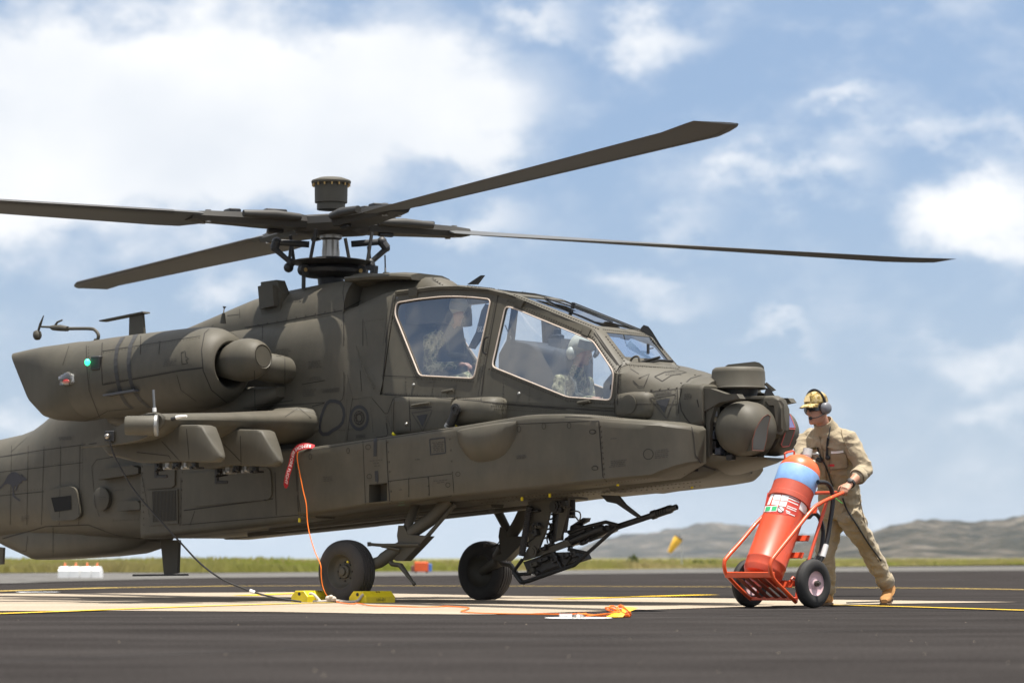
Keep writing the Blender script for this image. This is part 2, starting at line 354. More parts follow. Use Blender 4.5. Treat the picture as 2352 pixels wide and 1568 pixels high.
def sheet(name, pts, z, m, kind='structure', sub=0):
    b = MB()
    if len(pts) > 4: b.add(*fill_poly([Vector((p[0], p[1], z)) for p in pts]))
    else: b.add([(p[0], p[1], z) for p in pts], [tuple(range(len(pts)))])
    o = b.build(name, m, smooth=0); 
    if kind: o['kind'] = kind
    return o
def gp(L, z=0): return [G(x, y)[:2] for x, y in L]
sheet('asphalt_apron', [(-400, -60), (400, -60), (400, 600), (-400, 600)], 0.0, ASPH)
pad = gp([(1130, 1411.5), (860, 1409), (625, 1405), (300, 1402.5), (-300, 1403.5)]) + [(-9, 32.5)] + gp([(-200, 1363.5), (300, 1362), (690, 1359.6), (960, 1364), (1176, 1368.5), (1626, 1373.5), (2336, 1382.3), (1946, 1388), (1676, 1394.2)])
sheet('concrete_pad', pad, .004, CONC)
def marking(name, pts, wd, m=LINE, z=.009):
    P = [Vector((*G(x, y)[:2], z)) for x, y in pts]; P = [P[0] + (P[0] - P[1]).normalized() * 0] + P[1:]
    b = MB(); rows = []
    for i, p in enumerate(P):
        t = (P[min(i + 1, len(P) - 1)] - P[max(i - 1, 0)]).normalized(); n = Vector((-t.y, t.x, 0)) * wd / 2
        rows.append([p + n, p - n])
    b.loft(rows, False, False, closed=False); o = b.build(name, m, smooth=0); o['kind'] = 'structure'; return o
marking('yellow_guide_line', [(-120, 1414.5), (0, 1410.5), (230, 1402), (450, 1393.5), (690, 1386.5), (760, 1385)], .15)
marking('yellow_guide_line', [(1901, 1389.6), (2100, 1395), (2352, 1402.6), (2500, 1407)], .15)
marking('yellow_guide_line', [(-200, 1363), (0, 1357.8), (260, 1350), (530, 1346), (800, 1345.4), (1176, 1346.2), (1700, 1348), (2176, 1351.5), (2352, 1354.5), (2600, 1359)], .30, LINEF)
marking('yellow_guide_line', [(1290, 1376.6), (1486, 1370.3), (1626, 1366.5)], .3)
marking('yellow_guide_line', [(560, 1368.5), (620, 1365.5), (700, 1362.2)], .3)
TAR = mat('tar_sealant', (.010, .0095, .009, 1), .7)
marking('sealed_joint', [(-200, 1530), (200, 1512), (450, 1500), (700, 1489.6), (950, 1480), (1176, 1472), (1700, 1455), (2500, 1436)], .014, TAR, .004)
marking('sealed_joint', [(1500, 1420), (1900, 1408), (2300, 1400), (2600, 1394)], .02, TAR, .004)
marking('sealed_joint', [(-100, 1344), (700, 1337), (1500, 1333), (2500, 1329)], .10, TAR, .004)
marking('white_edge_line', [(40, 1360.5), (135, 1360.2)], .5, WHITE)
# the runway shoulder: gravel, then the grass field
edge = [(-500, 1352), (0, 1341), (250, 1333), (500, 1327.5), (860, 1323.5), (1176, 1320.5), (1700, 1314.5), (2352, 1310), (2900, 1307)]
E0 = [G(x, y) for x, y in edge]
E1 = [G(x, y) for x, y in [(-500, 1326), (0, 1317), (250, 1315.5), (500, 1316), (860, 1313), (1176, 1311), (1700, 1304), (2352, 1299), (2900, 1296.6)]]
b = MB(); b.loft([[(p.x, p.y, .012) for p in E0], [(p.x * 1.03, p.y * 1.03, .012) for p in E1]], False, False, closed=False); b.build('gravel_shoulder', GRAV, smooth=0)['kind'] = 'structure'
def field_z(x, y):
    return .02 + max(0, y - 140) * .0012 + .04 * noise.noise(Vector((x * .02, y * .02, 0)))
rows = []
FAR = [1, 1.08, 1.2, 1.4, 1.7, 2.2, 3, 4.5, 7, 12, 20]
for k in FAR: rows.append([(p.x * k, p.y * k, field_z(p.x * k, p.y * k)) for p in [E1[0] + Vector((-60, -8, 0))] + E1 + [E1[-1] + Vector((60, 20, 0))]])
b = MB(); b.loft(rows, False, False, closed=False); b.build('grass_field', SOIL, smooth=60)['kind'] = 'structure'
# grass blades on the strip one can see
GRASS = None
def leaf_mat(name, ca, cb_, scale, transl=.25):
    m = bpy.data.materials.new(name); m.use_nodes = True; nt = m.node_tree; N = nt.nodes; K = nt.links
    p = N['Principled BSDF']; p.inputs['Roughness'].default_value = .8; p.inputs['Specular IOR Level'].default_value = .2
    tc = N.new('ShaderNodeTexCoord'); a = N.new('ShaderNodeTexNoise'); a.inputs['Scale'].default_value = scale; a.inputs['Detail'].default_value = 4; K.new(tc.outputs['Object'], a.inputs['Vector'])
    r1 = N.new('ShaderNodeMapRange'); r1.inputs['From Min'].default_value = .38; r1.inputs['From Max'].default_value = .62; K.new(a.outputs['Fac'], r1.inputs['Value'])
    mx = N.new('ShaderNodeMixRGB'); mx.inputs[1].default_value = ca; mx.inputs[2].default_value = cb_; K.new(r1.outputs[0], mx.inputs[0]); K.new(mx.outputs[0], p.inputs['Base Color'])
    tr = N.new('ShaderNodeBsdfTranslucent'); K.new(mx.outputs[0], tr.inputs[0]); ms = N.new('ShaderNodeMixShader'); ms.inputs[0].default_value = transl
    K.new(p.outputs[0], ms.inputs[1]); K.new(tr.outputs[0], ms.inputs[2]); K.new(ms.outputs[0], N['Material Output'].inputs[0]); return m
GRASSM = leaf_mat('field_grass', (.30, .32, .06, 1), (.40, .33, .15, 1), .055)
BUSHM = leaf_mat('bush_leaves', (.055, .075, .02, 1), (.11, .12, .035, 1), 1.2)
f_edge = lerp_tab([(p.x / p.y, p.y) for p in E1])
b = MB(); vs_, fs_ = [], []
for i in range(30000):
    s = rnd.uniform(-.235, .235); y0 = f_edge(s); Y = y0 * (1.02 + 1.6 * rnd.random() ** 2.2); x = s * Y
    clump = .5 + noise.noise(Vector((x * .12, Y * .05, 3)))
    tall = (.08 + .20 * clump) * rnd.uniform(.6, 1.3) * (1 + (Y - y0) / y0 * .35)
    if s < -.04: tall *= 1.5
    z = field_z(x, Y); w = .03 + .0016 * Y * rnd.uniform(.5, 1.2); a = rnd.uniform(-.5, .5); o = len(vs_)
    lean = rnd.uniform(-.25, .25) * tall
    vs_ += [(x - w * math.cos(a), Y - w * math.sin(a), z - .02), (x + w * math.cos(a), Y + w * math.sin(a), z - .02), (x + lean + w * .3, Y, z + tall)]
    fs_.append((o, o + 1, o + 2))
b.add(vs_, fs_); tag(b.build('field_grass', GRASSM, smooth=0), 'long green and straw coloured grass along the far edge of the airfield', 'grass', kind='stuff')
def bush(px, py, Y, rx, rz, label, group=None, dens=260):
    base = AT(px, py, Y); base.z = field_z(base.x, Y)
    root = empty('bush', base, label=label, cat='bush', group=group)
    b = MB(); vs_, fs_ = [], []
    for i in range(dens):
        t = rnd.random() * 2 * math.pi; q = rnd.random() ** .5; h_ = rnd.random()
        rr = rx * q * (1 - .55 * h_) * (1 + .3 * math.sin(3 * t + rx * 9)); c = Vector((rr * math.cos(t), rr * math.sin(t), rz * (.08 + h_ * (1 - .25 * q))))
        s = rx * rnd.uniform(.08, .17); n1 = Vector((rnd.gauss(0, 1), rnd.gauss(0, 1), rnd.gauss(0, 1))).normalized(); n2 = n1.orthogonal().normalized(); n3 = n1.cross(n2); o = len(vs_)
        vs_ += [c + n2 * s, c + n3 * s * .6, c - n2 * s, c - n3 * s * .6]; fs_.append((o, o + 1, o + 2, o + 3))
    b.add(vs_, fs_); b.build('crown', BUSHM, root, smooth=0)
    t_ = MB()
    for k in range(4): t_.tube([(0, 0, -.02), (rx * .3 * math.cos(k * 1.7), rx * .3 * math.sin(k * 1.7), rz * .55)], [rx * .05, rx * .02], 6)
    t_.build('trunk', mat('bush_wood', (.09, .07, .05, 1), .9), root)
bush(1455, 1300, 170, .5, .7, 'small upright bush on the grass left of the windsock')
bush(1600, 1298, 190, .7, .32, 'low dark bush right of the windsock pole', dens=200)
bush(1634, 1298, 185, .6, .3, 'low dark bush just left of the red extinguisher cart', dens=200)

# hills
def hill_mat():
    m = bpy.data.materials.new('scrub_covered_hillside'); m.use_nodes = True; nt = m.node_tree; N = nt.nodes; K = nt.links
    p = N['Principled BSDF']; p.inputs['Roughness'].default_value = 1; p.inputs['Specular IOR Level'].default_value = 0
    tc = N.new('ShaderNodeTexCoord'); a = N.new('ShaderNodeTexNoise'); a.inputs['Scale'].default_value = .013; a.inputs['Detail'].default_value = 10; a.inputs['Roughness'].default_value = .80; K.new(tc.outputs['Object'], a.inputs['Vector'])
    cr = N.new('ShaderNodeValToRGB'); e = cr.color_ramp.elements; e[0].position = .42; e[0].color = (.020, .022, .012, 1); e[1].position = .62; e[1].color = (.20, .175, .135, 1)
    x = e.new(.495); x.color = (.045, .042, .025, 1); x = e.new(.55); x.color = (.10, .085, .06, 1)
    K.new(a.outputs['Fac'], cr.inputs[0]); K.new(cr.outputs[0], p.inputs['Base Color'])
    bn = N.new('ShaderNodeBump'); bn.inputs['Strength'].default_value = 1; bn.inputs['Distance'].default_value = 12; K.new(a.outputs['Fac'], bn.inputs['Height']); K.new(bn.outputs[0], p.inputs['Normal'])
    return m
HILLM = hill_mat()
def hills(name, ridge, Y0, Y1, peak, seed):
    top = lerp_tab([((x - 1176) / FPX, (1288 - y) / FPX) for x, y in ridge])
    b = MB(); rows = []; ny, nx = 60, 300; s0 = (ridge[0][0] - 1176) / FPX; s1 = (ridge[-1][0] - 1176) / FPX
    for j in range(ny + 1):
        t = j / ny; Y = Y0 + (Y1 - Y0) * t; r = []
        env = (min(t / peak, 1) ** .9) if t < peak else max(0, 1 - (t - peak) / (1 - peak)) ** .7
        for i in range(nx + 1):
            s = s0 + (s1 - s0) * i / nx; x = s * Y
            h_ = top(s) * (Y0 + (Y1 - Y0) * peak)
            n = noise.fractal(Vector((x * .004 + seed, Y * .002, 0)), .7, 2.1, 7) * .24 * h_ + noise.noise(Vector((x * .05, Y * .02, seed))) * 3.0 * min(1, h_ / 20)
            r.append((x, Y, CAM_H + (h_ + n) * env - 1))
        rows.append(r)
    b.loft(rows, False, False, closed=False); b.build(name, HILLM, smooth=0 if False else 60)['kind'] = 'structure'
hills('hills', [(1250, 1284), (1330, 1258), (1376, 1237), (1436, 1228), (1520, 1216), (1601, 1205), (1676, 1208), (1751, 1222), (1850, 1234), (1950, 1232), (2100, 1240), (2300, 1250), (2600, 1262), (2900, 1284)], 4600, 6500, .6, 1.0)
hills('hills', [(1640, 1284), (1760, 1262), (1880, 1240), (1996, 1209), (2051, 1189), (2101, 1182), (2176, 1190), (2226, 1193), (2276, 1183), (2352, 1167), (2500, 1145), (2800, 1150), (3100, 1200), (3400, 1282)], 2900, 4400, .62, 5.0)

# far airfield furniture
def block_row():
    g = 'white blocks along the far taxiway'
    for i, (px, w_) in enumerate([(149, .235), (174, .24), (200, .235), (223, .19)]):
        p = AT(px, 1318, 64); p.z = .012
        o = empty('marker_block', p, label=['leftmost white concrete marker block on the far gravel', 'white marker block second from the left on the far gravel', 'white marker block third from the left on the far gravel', 'rightmost white concrete marker block on the far gravel'][i], cat='block', group=g)
        b = MB(); b.loft([[(-w_ / 2, -.25, 0), (w_ / 2, -.25, 0), (w_ / 2, .25, 0), (-w_ / 2, .25, 0)], [(-w_ / 2, -.25, .16), (w_ / 2, -.25, .16), (w_ / 2, .25, .16), (-w_ / 2, .25, .16)], [(-w_ / 2 + .02, -.14, .245), (w_ / 2 - .02, -.14, .25), (w_ / 2 - .02, .14, .25), (-w_ / 2 + .02, .14, .245)]]); b.build('body', WHITE, o)
        b = MB(); b.lathe([(0, .03), (.015, .03), (.03, .02), (.07, .022), (.085, .008)], (0, 0, .245), (0, 0, 1), 12); b.build('lamp', mat('orange_lamp', (.75, .16, .05, 1), .4), o)
block_row()
p = AT(970, 1316, 88); p.z = .02
o = empty('equipment_box', p, label='orange box with blue end panel far behind the near wheel leg', cat='equipment box')
b = MB(); b.box((-.03, 0, .19), (.42, .3, .3), bev=.02); b.build('body', mat('orange_box_paint', (.75, .11, .02, 1), .6), o)
b = MB(); b.box((.24, 0, .16), (.10, .26, .24), bev=.015); b.build('end_panel', mat('blue_box_paint', (.06, .16, .5, 1), .6), o)
b = MB(); b.box((-.30, .05, .13), (.10, .2, .2), bev=.015); b.build('side_panel', mat('brown_box_paint', (.22, .10, .08, 1), .7), o)
for x in (-.2, .14):
    for y in (-.1, .1): b = MB(); b.box((x, y, .02), (.05, .05, .05)); b.build('foot', BLACK, o)
# windsock
Yw = 150
p = AT(1566, 1306, Yw); p.z = field_z(p.x, Yw)
o = empty('windsock', p, label='yellow windsock hanging from a thin pole in front of the hills', cat='windsock')
ptop = AT(1566, 1232, Yw) - p
b = MB(); b.tube([(0, 0, 0), (0, 0, ptop.z + .12)], .03, 8); b.build('pole', mat('galvanised_pole', (.45, .46, .46, 1), .5, metal=.4), o)
q0 = AT(1559, 1234, Yw) - p; q1 = AT(1537, 1268, Yw) - p
b = MB(); ax = (q1 - q0); L_ = ax.length; ax.normalize()
pr = [(0, .22), (L_ * .15, .235), (L_ * .4, .21), (L_ * .7, .16), (L_, .10)]
b.lathe(pr, q0, ax, 20, caps=False); b.lathe([(h_, r_ - .012) for h_, r_ in pr], q0, ax, 20, caps=False)
b.build('sock', mat('windsock_fabric', (.85, .50, .06, 1), .8), o)
b = MB(); b.lathe([(-.03, .225), (.0, .24), (.03, .235)], q0, ax, 20, caps=False); b.tube([q0 + Vector((0, 0, .2)), ptop], .015, 6); b.build('ring', BLACK, o)
# loose stones on the asphalt
b = MB()
for i in range(50):
    Y = rnd.uniform(9, 19.5) if i < 170 else rnd.uniform(20, 60); x = rnd.uniform(-.19, .19) * Y; s = rnd.uniform(.0012, .003)
    b.ball((x, Y, s * .4), (s, s * rnd.uniform(.6, 1), s * .7), 6, 4)
tag(b.build('loose_stones', mat('stone_chips', (.45, .36, .25, 1), .9, var=.4, vscale=20)), 'tiny pale stones scattered over the dark asphalt', 'stones', kind='stuff')
# ------------------------------------------------------------------ the helicopter: shell
heli = empty('attack_helicopter', mw=HEL, label='olive drab military attack helicopter standing on the concrete pad, nose to the right', cat='helicopter')
SHELL = []                       # outer skin pieces, used to lay seams, rivets and markings on
def hb(b, name, m=OLIVE, parent=None, smooth=35, shell=False, label=None, kind=None):
    if shell: SHELL.append((b.v[:], b.f[:]))
    return b.build(name, m, parent or heli, smooth, hel=True, label=label, kind=kind)

T_W = lerp_tab([(-10.3, .16), (-9, .22), (-6, .41), (-5, .47), (-4, .54), (-3, .58), (0, .575), (2, .56), (2.75, .535), (3.1, .51), (3.3, .49), (3.43, .47)])
T_ZB = lerp_tab([(-10.3, 1.08), (-9, .98), (-7.5, .78), (-6, .63), (-5, .62), (-4.3, .62), (-2.94, .61), (-1.66, .69), (-.68, .75), (0, .81), (1.53, .92), (2.53, 1.01), (3.05, 1.08), (3.43, 1.14)])
T_ZT = lerp_tab([(-10.3, 1.52), (-9, 1.54), (-7.5, 1.6), (-6, 1.68), (-5.5, 1.74), (-5.25, 1.80), (-5.05, 1.90), (-4.6, 2.15), (-4, 2.45), (-3, 2.66), (-2, 2.74), (-.5, 2.82), (0, 2.88), (2.75, 2.125), (2.9, 2.11), (3.07, 2.085), (3.25, 2.05), (3.43, 1.995)])
T_ZS = lerp_tab([(-10.3, 1.3), (-6, 1.2), (-5, 1.3), (-4.4, 1.6), (-3, 2.1), (-2, 2.25), (-.3, 2.3), (0, 1.93), (2.75, 1.72), (3.43, 1.60)])
T_N = lerp_tab([(-10, 2.0), (-5, 2.0), (-3, 2.6), (-.5, 3.2), (0, 4.5), (2.75, 2.6), (3.43, 2.15)])
T_RB = lerp_tab([(-10, .3), (-6, .34), (-4.5, .30), (-3, .18), (-2.5, .14), (2.8, .14), (3.43, .22)])
def fus_section(u):
    w, zb, zt, zs, n, rb = T_W(u), T_ZB(u), T_ZT(u), T_ZS(u), T_N(u), T_RB(u); P = [(0, zb)]
    for k in range(5):
        a = math.pi / 2 * k / 4; P.append((w - min(rb, w * .9) * (1 - math.sin(a)), zb + min(rb, w * .9) * (1 - math.cos(a))))
    z0 = P[-1][1]
    for k in range(1, 5): P.append((w, z0 + (zs - z0) * k / 4))
    for k in range(1, 11):
        a = math.pi / 2 * k / 10; P.append((w * max(math.cos(a), 0) ** (2 / n), zs + (zt - zs) * math.sin(a) ** (2 / n)))
    P[-1] = (0, zt)
    k_ = lerp_tab([(-.6, 0), (-.5, .08), (-.25, .5), (-.1, .85), (.02, 1)])(u)
    if k_ > 0 and u <= .021:                       # meet the canopy frame
        C_ = [(VC(z), z) for z in (2.05, 2.2, 2.4, 2.6, 2.75, 2.86)] + [(.335, 2.925), (.2, 2.932), (.1, 2.934), (0, 2.935)]
        for i in range(10): P[10 + i] = (P[10 + i][0] * (1 - k_) + C_[i][0] * k_, P[10 + i][1] * (1 - k_) + C_[i][1] * k_)
    k_ = lerp_tab([(2.74, 1), (2.75, 1), (2.85, .75), (2.95, .45), (3.07, .2), (3.16, .05), (3.25, 0)])(u)
    if k_ > 0 and u > 2.7:                         # meet the front edge of the canopy
        C_ = [(VC(z), z) for z in (1.80, 1.88, 1.95, 2.02)] + [(.47, 2.065), (.42, 2.10), (.36, 2.133), (.24, 2.135), (.12, 2.136), (0, 2.137)]
        for i in range(10): P[10 + i] = (P[10 + i][0] * (1 - k_) + C_[i][0] * k_, P[10 + i][1] * (1 - k_) + C_[i][1] * k_)
    return P
VC = lerp_tab([(1.6, .56), (1.75, .558), (1.95, .552), (2.1, .527), (2.8, .375), (2.95, .335)])
CK0, CK1 = .02, 2.75             # cockpit opening
stations = [-10.3, -9.6, -9, -8.2, -7.5, -6.7, -6, -5.7, -5.5, -5.35, -5.25, -5.15, -5.05, -4.9, -4.6, -4.3, -4, -3.7, -3.4, -3, -2.5, -2, -1.5, -1, -.5, -.25, -.1, CK0] + [CK0 + (CK1 - CK0) * i / 10 for i in range(1, 10)] + [CK1, 2.85, 2.95, 3.07, 3.16, 3.25, 3.34, 3.43]
b = MB(); secs = [fus_section(u) for u in stations]; npt = len(secs[0])
for sgn in (1, -1):
    for i in range(len(stations) - 1):
        for j in range(npt - 1):
            if j >= 9 and CK0 <= stations[i] and stations[i + 1] <= CK1: continue
            q = [(stations[i], sgn * secs[i][j][0], secs[i][j][1]), (stations[i], sgn * secs[i][j + 1][0], secs[i][j + 1][1]), (stations[i + 1], sgn * secs[i + 1][j + 1][0], secs[i + 1][j + 1][1]), (stations[i + 1], sgn * secs[i + 1][j][0], secs[i + 1][j][1])]
            b.add(q, [(0, 1, 2, 3)])
for u, sec in ((stations[0], secs[0]), (3.43, secs[-1])):
    b.add([(u, s * p[0], p[1]) for s, L_ in ((1, sec), (-1, sec[::-1][1:-1])) for p in L_], [tuple(range(2 * npt - 2))])
def weld(b_, d=1e-4):
    m = bmesh.new(); vv = [m.verts.new(p) for p in b_.v]
    for f, mi in zip(b_.f, b_.mi):
        try: m.faces.new([vv[i] for i in f]).material_index = mi
        except ValueError: pass
    bmesh.ops.remove_doubles(m, verts=m.verts, dist=d); m.verts.index_update()
    b_.v = [tuple(v.co) for v in m.verts]; b_.f = [tuple(v.index for v in f.verts) for f in m.faces]; b_.mi = [f.material_index for f in m.faces]; m.free(); return b_
hb(weld(b), 'fuselage', OLIVE, smooth=40, shell=True)

# chin under the sight turret, tail fairing below the boom, upper cowling
def ring_box(u, v0, v1, z0, z1, r, n=3):
    """rounded rectangle across the body at station u"""
    r = min(r, (v1 - v0) * .49, (z1 - z0) * .49); out = []
    for cx, cz, a0 in ((v1 - r, z0 + r, -90), (v1 - r, z1 - r, 0), (v0 + r, z1 - r, 90), (v0 + r, z0 + r, 180)):
        for k in range(n + 1):
            a = R(a0 + 90 * k / n); out.append((u, cx + r * math.cos(a), cz + r * math.sin(a)))
    return out
b = MB(); b.loft([ring_box(u, -w, w, z0, z1, .1, 4) for u, w, z0, z1 in ((2.6, .47, .985, 1.2), (3.05, .46, 1.035, 1.25), (3.3, .45, 1.06, 1.28), (3.45, .42, 1.075, 1.28), (3.56, .37, 1.10, 1.27), (3.62, .30, 1.14, 1.25), (3.65, .2, 1.17, 1.23))]); hb(b, 'chin_fairing', OLIVE, shell=True)
b = MB(); b.loft([ring_box(u, -w, w, z0, z1, .15, 4) for u, w, z0, z1 in ((-6.0, .10, .60, .75), (-5.7, .22, .52, .8), (-5.18, .33, .395, .8), (-4.3, .36, .43, .8), (-3.9, .35, .46, .8), (-3.66, .31, .51, .78), (-3.5, .22, .58, .76))]); hb(b, 'tail_fairing', OLIVE, shell=True)
def cowl_ring(u, w, z0, zt, n=3.0):
    out = []
    for k in range(17):
        a = math.pi * k / 16; c, s = math.cos(a), math.sin(a)
        out.append((u, w * math.copysign(abs(c) ** (2 / n), c), z0 + (zt - z0) * s ** (2 / n)))
    return out
b = MB(); b.loft([cowl_ring(u, w, z0, zt) for u, w, z0, zt in ((-4.3, .12, 2.2, 2.28), (-3.6, .28, 2.4, 2.55), (-2.9, .38, 2.5, 2.74), (-2.4, .43, 2.55, 2.86), (-2.19, .44, 2.55, 2.92), (-1.95, .45, 2.55, 2.98), (-1.62, .46, 2.55, 3.03), (-1.1, .46, 2.55, 3.075), (-.57, .45, 2.55, 3.105))]); hb(b, 'engine_cowling', OLIVE, shell=True)
b = MB(); b.loft([cowl_ring(u, w, 2.6, zt, 2.6) for u, w, zt in ((-.56, .24, 3.09), (-.2, .24, 3.09), (.09, .26, 3.075), (.27, .27, 3.06), (.36, .26, 3.03), (.44, .24, 2.98), (.5, .2, 2.92))]); hb(b, 'intake_hood', OLIVE, shell=True)
b = MB(); b.loft([[(u, w, z), (u, w + .01, z - .02), (u, w - .01, z - .045), (u, -w + .01, z - .045), (u, -w - .01, z - .02), (u, -w, z), (u, -w * .6, z + .025), (u, w * .6, z + .025)] for u, w, z in ((-.575, .42, 3.085), (-.3, .40, 3.09), (0, .34, 3.085), (.15, .28, 3.07))]); hb(b, 'intake_lip', OLIVE)

# ---- canopy
VC = lerp_tab([(1.6, .56), (1.75, .558), (1.95, .552), (2.1, .527), (2.8, .375), (2.95, .335)])
def HC(px, py, off=0.0):
    v = .48
    for _ in range(8): v = VC(H(px, py, v)[2])
    p = H(px, py, v + off); return p
def plate(b, outer, holes, off):
    """flat-ish plate with holes and thickness"""
    vs_, fs_ = fill_poly(outer, holes); n = len(vs_)
    b.add(vs_, fs_); b.add([(p[0], p[1] + off, p[2]) for p in vs_], [f[::-1] for f in fs_])
    for loop in [outer] + list(holes):
        m = len(loop); b.add([tuple(p) for p in loop] + [(p[0], p[1] + off, p[2]) for p in loop], [(i, (i + 1) % m, m + (i + 1) % m, m + i) for i in range(m)])
TOPR = [(.02, .335, 2.925), (.48, .335, 2.94), (.8, .34, 2.925), (1.16, .35, 2.875), (1.48, .36, 2.80), (1.95, .36, 2.625), (2.42, .36, 2.45), (2.49, .36, 2.40), (2.74, .36, 2.13)]
TOPS = [(.025, 0, 2.862), (.48, 0, 2.885), (.8, 0, 2.875), (1.16, 0, 2.825), (1.46, 0, 2.745), (1.93, 0, 2.56), (2.40, 0, 2.375), (2.50, 0, 2.30), (2.745, 0, 2.02)]
TOPS = [(u, VC(z), z) for u, _, z in TOPS]
low = [(2.75, VC(1.72), 1.715), (2.0, VC(1.775), 1.778), (1.28, VC(1.83), 1.833), (.6, VC(1.88), 1.885), (.02, VC(1.93), 1.93)]
pane_a = round_poly([HC(*c3(x, y)) for x, y in ((162, 302), (330, 275), (500, 257), (620, 255), (740, 262), (872, 276), (745, 872), (335, 850), (150, 387))], .045, 3)
pane_f = round_poly([HC(*c3(x, y)) for x, y in ((983, 328), (1050, 345), (1640, 588), (1797, 822), (1777, 1036), (1447, 1011), (880, 782))], .045, 3)
b = MB(); plate(b, TOPS + low, [pane_a, pane_f], -.035); b.mirror(); hb(b, 'canopy_frame', OLIVE, smooth=25, shell=True)
b = MB()
def up_out(p, q, d):
    n = Vector((0, q[2] - p[2], p[1] - q[1])); return n
mid = [((s[0] + t[0]) / 2, (s[1] + t[1]) / 2 + .022, (s[2] + t[2]) / 2 + .016) for s, t in zip(TOPS, TOPR)]
b.loft([TOPS, mid, TOPR, [(p[0], p[1] - .03, p[2] + .004) for p in TOPR], [(p[0], p[1] - .03, p[2] - .04) for p in TOPR]], False, False, closed=False); b.mirror()
hb(b, 'canopy_rail', OLIVE, smooth=40, shell=True)
def hull(name, pts, m=OLIVE, parent=None):
    q = bmesh.new(); [q.verts.new(p) for p in pts]; bmesh.ops.convex_hull(q, input=q.verts); bmesh.ops.delete(q, geom=[v for v in q.verts if not v.link_faces], context='VERTS'); q.verts.index_update()
    b = MB(); b.add([tuple(v.co) for v in q.verts], [tuple(v.index for v in f.verts) for f in q.faces]); q.free(); return hb(b, name, m, parent, smooth=30, shell=True)
for s in (1, -1): hull('windscreen_corner', [(2.62, s * .50, 2.13), (2.70, s * .36, 2.17), (2.745, s * .52, 2.02), (2.80, s * .50, 1.98), (2.80, s * .36, 2.115), (2.74, s * .34, 2.135), (2.66, s * .42, 2.10), (2.70, s * .50, 1.98)])
def cross(u0, z0, u1, z1, w, t=.035): return [[(u0, -w, z0 + .003), (u0, w, z0 + .003), (u1, w, z1 + .003), (u1, -w, z1 + .003)], [(u0, -w, z0 - t), (u0, w, z0 - t), (u1, w, z1 - t), (u1, -w, z1 - t)]]
for u0, z0, u1, z1 in ((.03, 2.93, .78, 2.928), (1.40, 2.82, 1.52, 2.785), (2.375, 2.467, 2.485, 2.405), (2.70, 2.175, 2.765, 2.112)):
    b = MB(); b.loft(cross(u0, z0, u1, z1, .335)); hb(b, 'canopy_crossbar', OLIVE, smooth=30, shell=True)
def pane(name, pts, m, t=-.010, norm=(0, -1, 0)):
    b = MB(); vs_, fs_ = fill_poly(pts); b.add(vs_, fs_); return hb(b, name, m, smooth=0)
for s in (1, -1):
    for nm, L_ in (('aft_side_window', pane_a), ('forward_side_window', pane_f)):
        P_ = [(p[0], s * (p[1] - .015), p[2]) for p in L_]
        o = pane(nm, P_, GLASS)
        b = MB(); Q = [Vector((p[0], s * (p[1] + .003), p[2])) for p in L_]; b.tube(Q + [Q[0], Q[1]], .0070, 6, caps=False); hb(b, 'window_seal', SEAL, o)
for nm, a, c_, m in (('roof_window', (.78, 2.92), (1.40, 2.812), GLASSB), ('upper_windscreen', (1.52, 2.78), (2.375, 2.462), GLASSB), ('front_windscreen', (2.485, 2.40), (2.70, 2.17), GLASSB)):
    pane(nm, [(a[0], -.33, a[1]), (a[0], .33, a[1]), (c_[0], .33, c_[1]), (c_[0], -.33, c_[1])], m)
# ---- cockpit furniture
b = MB(); b.prism([(.03, -.5, 1.2), (.03, .5, 1.2), (.03, .53, 1.95), (.03, .36, 2.86), (.03, .3, 2.9), (.03, -.3, 2.9), (.03, -.36, 2.86), (.03, -.53, 1.95)], (.03, 0, 0)); hb(b, 'aft_bulkhead', mat('bulkhead_reflection_grey', (.13, .135, .14, 1), .7))  # grey lightened to put the aft glass reflections into the colour
b = MB(); b.prism([(2.76, -.5, 1.2), (2.76, .5, 1.2), (2.76, .52, 1.72), (2.76, .34, 2.08), (2.76, -.34, 2.08), (2.76, -.52, 1.72)], (-.03, 0, 0)); hb(b, 'forward_bulkhead', COCK)
def seat(u, z, lean=.12):
    b = MB(); b.loft([ring_box(u - .02, -.22, .22, z - .5, z - .36, .05), ring_box(u + .42, -.22, .22, z - .44, z - .32, .05)])
    b.loft([[(u + x - lean * (zz - z + .4), y, zz) for x, y in ((-.08, -w), (.04, -w + .04), (.04, w - .04), (-.08, w))] for zz, w in ((z - .5, .22), (z + .1, .23), (z + .22, .16), (z + .42, .14))]); return b
hb(seat(.52, 2.18), 'aft_seat', SEATM, smooth=30)
hb(seat(1.86, 1.98), 'forward_seat', SEATM, smooth=30)
b = MB(); b.loft([ring_box(1.28, -.36, .36, 1.5, 2.30, .06), ring_box(1.36, -.37, .37, 1.5, 2.40, .06), ring_box(1.60, -.36, .36, 1.5, 2.36, .06), ring_box(1.86, -.30, .30, 1.5, 2.29, .06), ring_box(1.92, -.2, .2, 1.6, 2.22, .06)]); hb(b, 'aft_instrument_hood', COCK)
b = MB(); b.loft([ring_box(2.46, -.34, .34, 1.5, 1.98, .06), ring_box(2.56, -.36, .36, 1.5, 2.06, .06), ring_box(2.73, -.36, .36, 1.5, 2.06, .05)]); hb(b, 'forward_instrument_hood', COCK)
b = MB(); b.box((1.72, .05, 2.37), (.10, .09, .14), bev=.01); b.box((1.72, .05, 2.46), (.06, .05, .07), bev=.008); hb(b, 'boresight_unit', BLACK)
b = MB(); b.box((2.60, .12, 2.10), (.05, .16, .07), bev=.01); hb(b, 'data_panel', mat('green_panel', (.05, .22, .18, 1), .5))
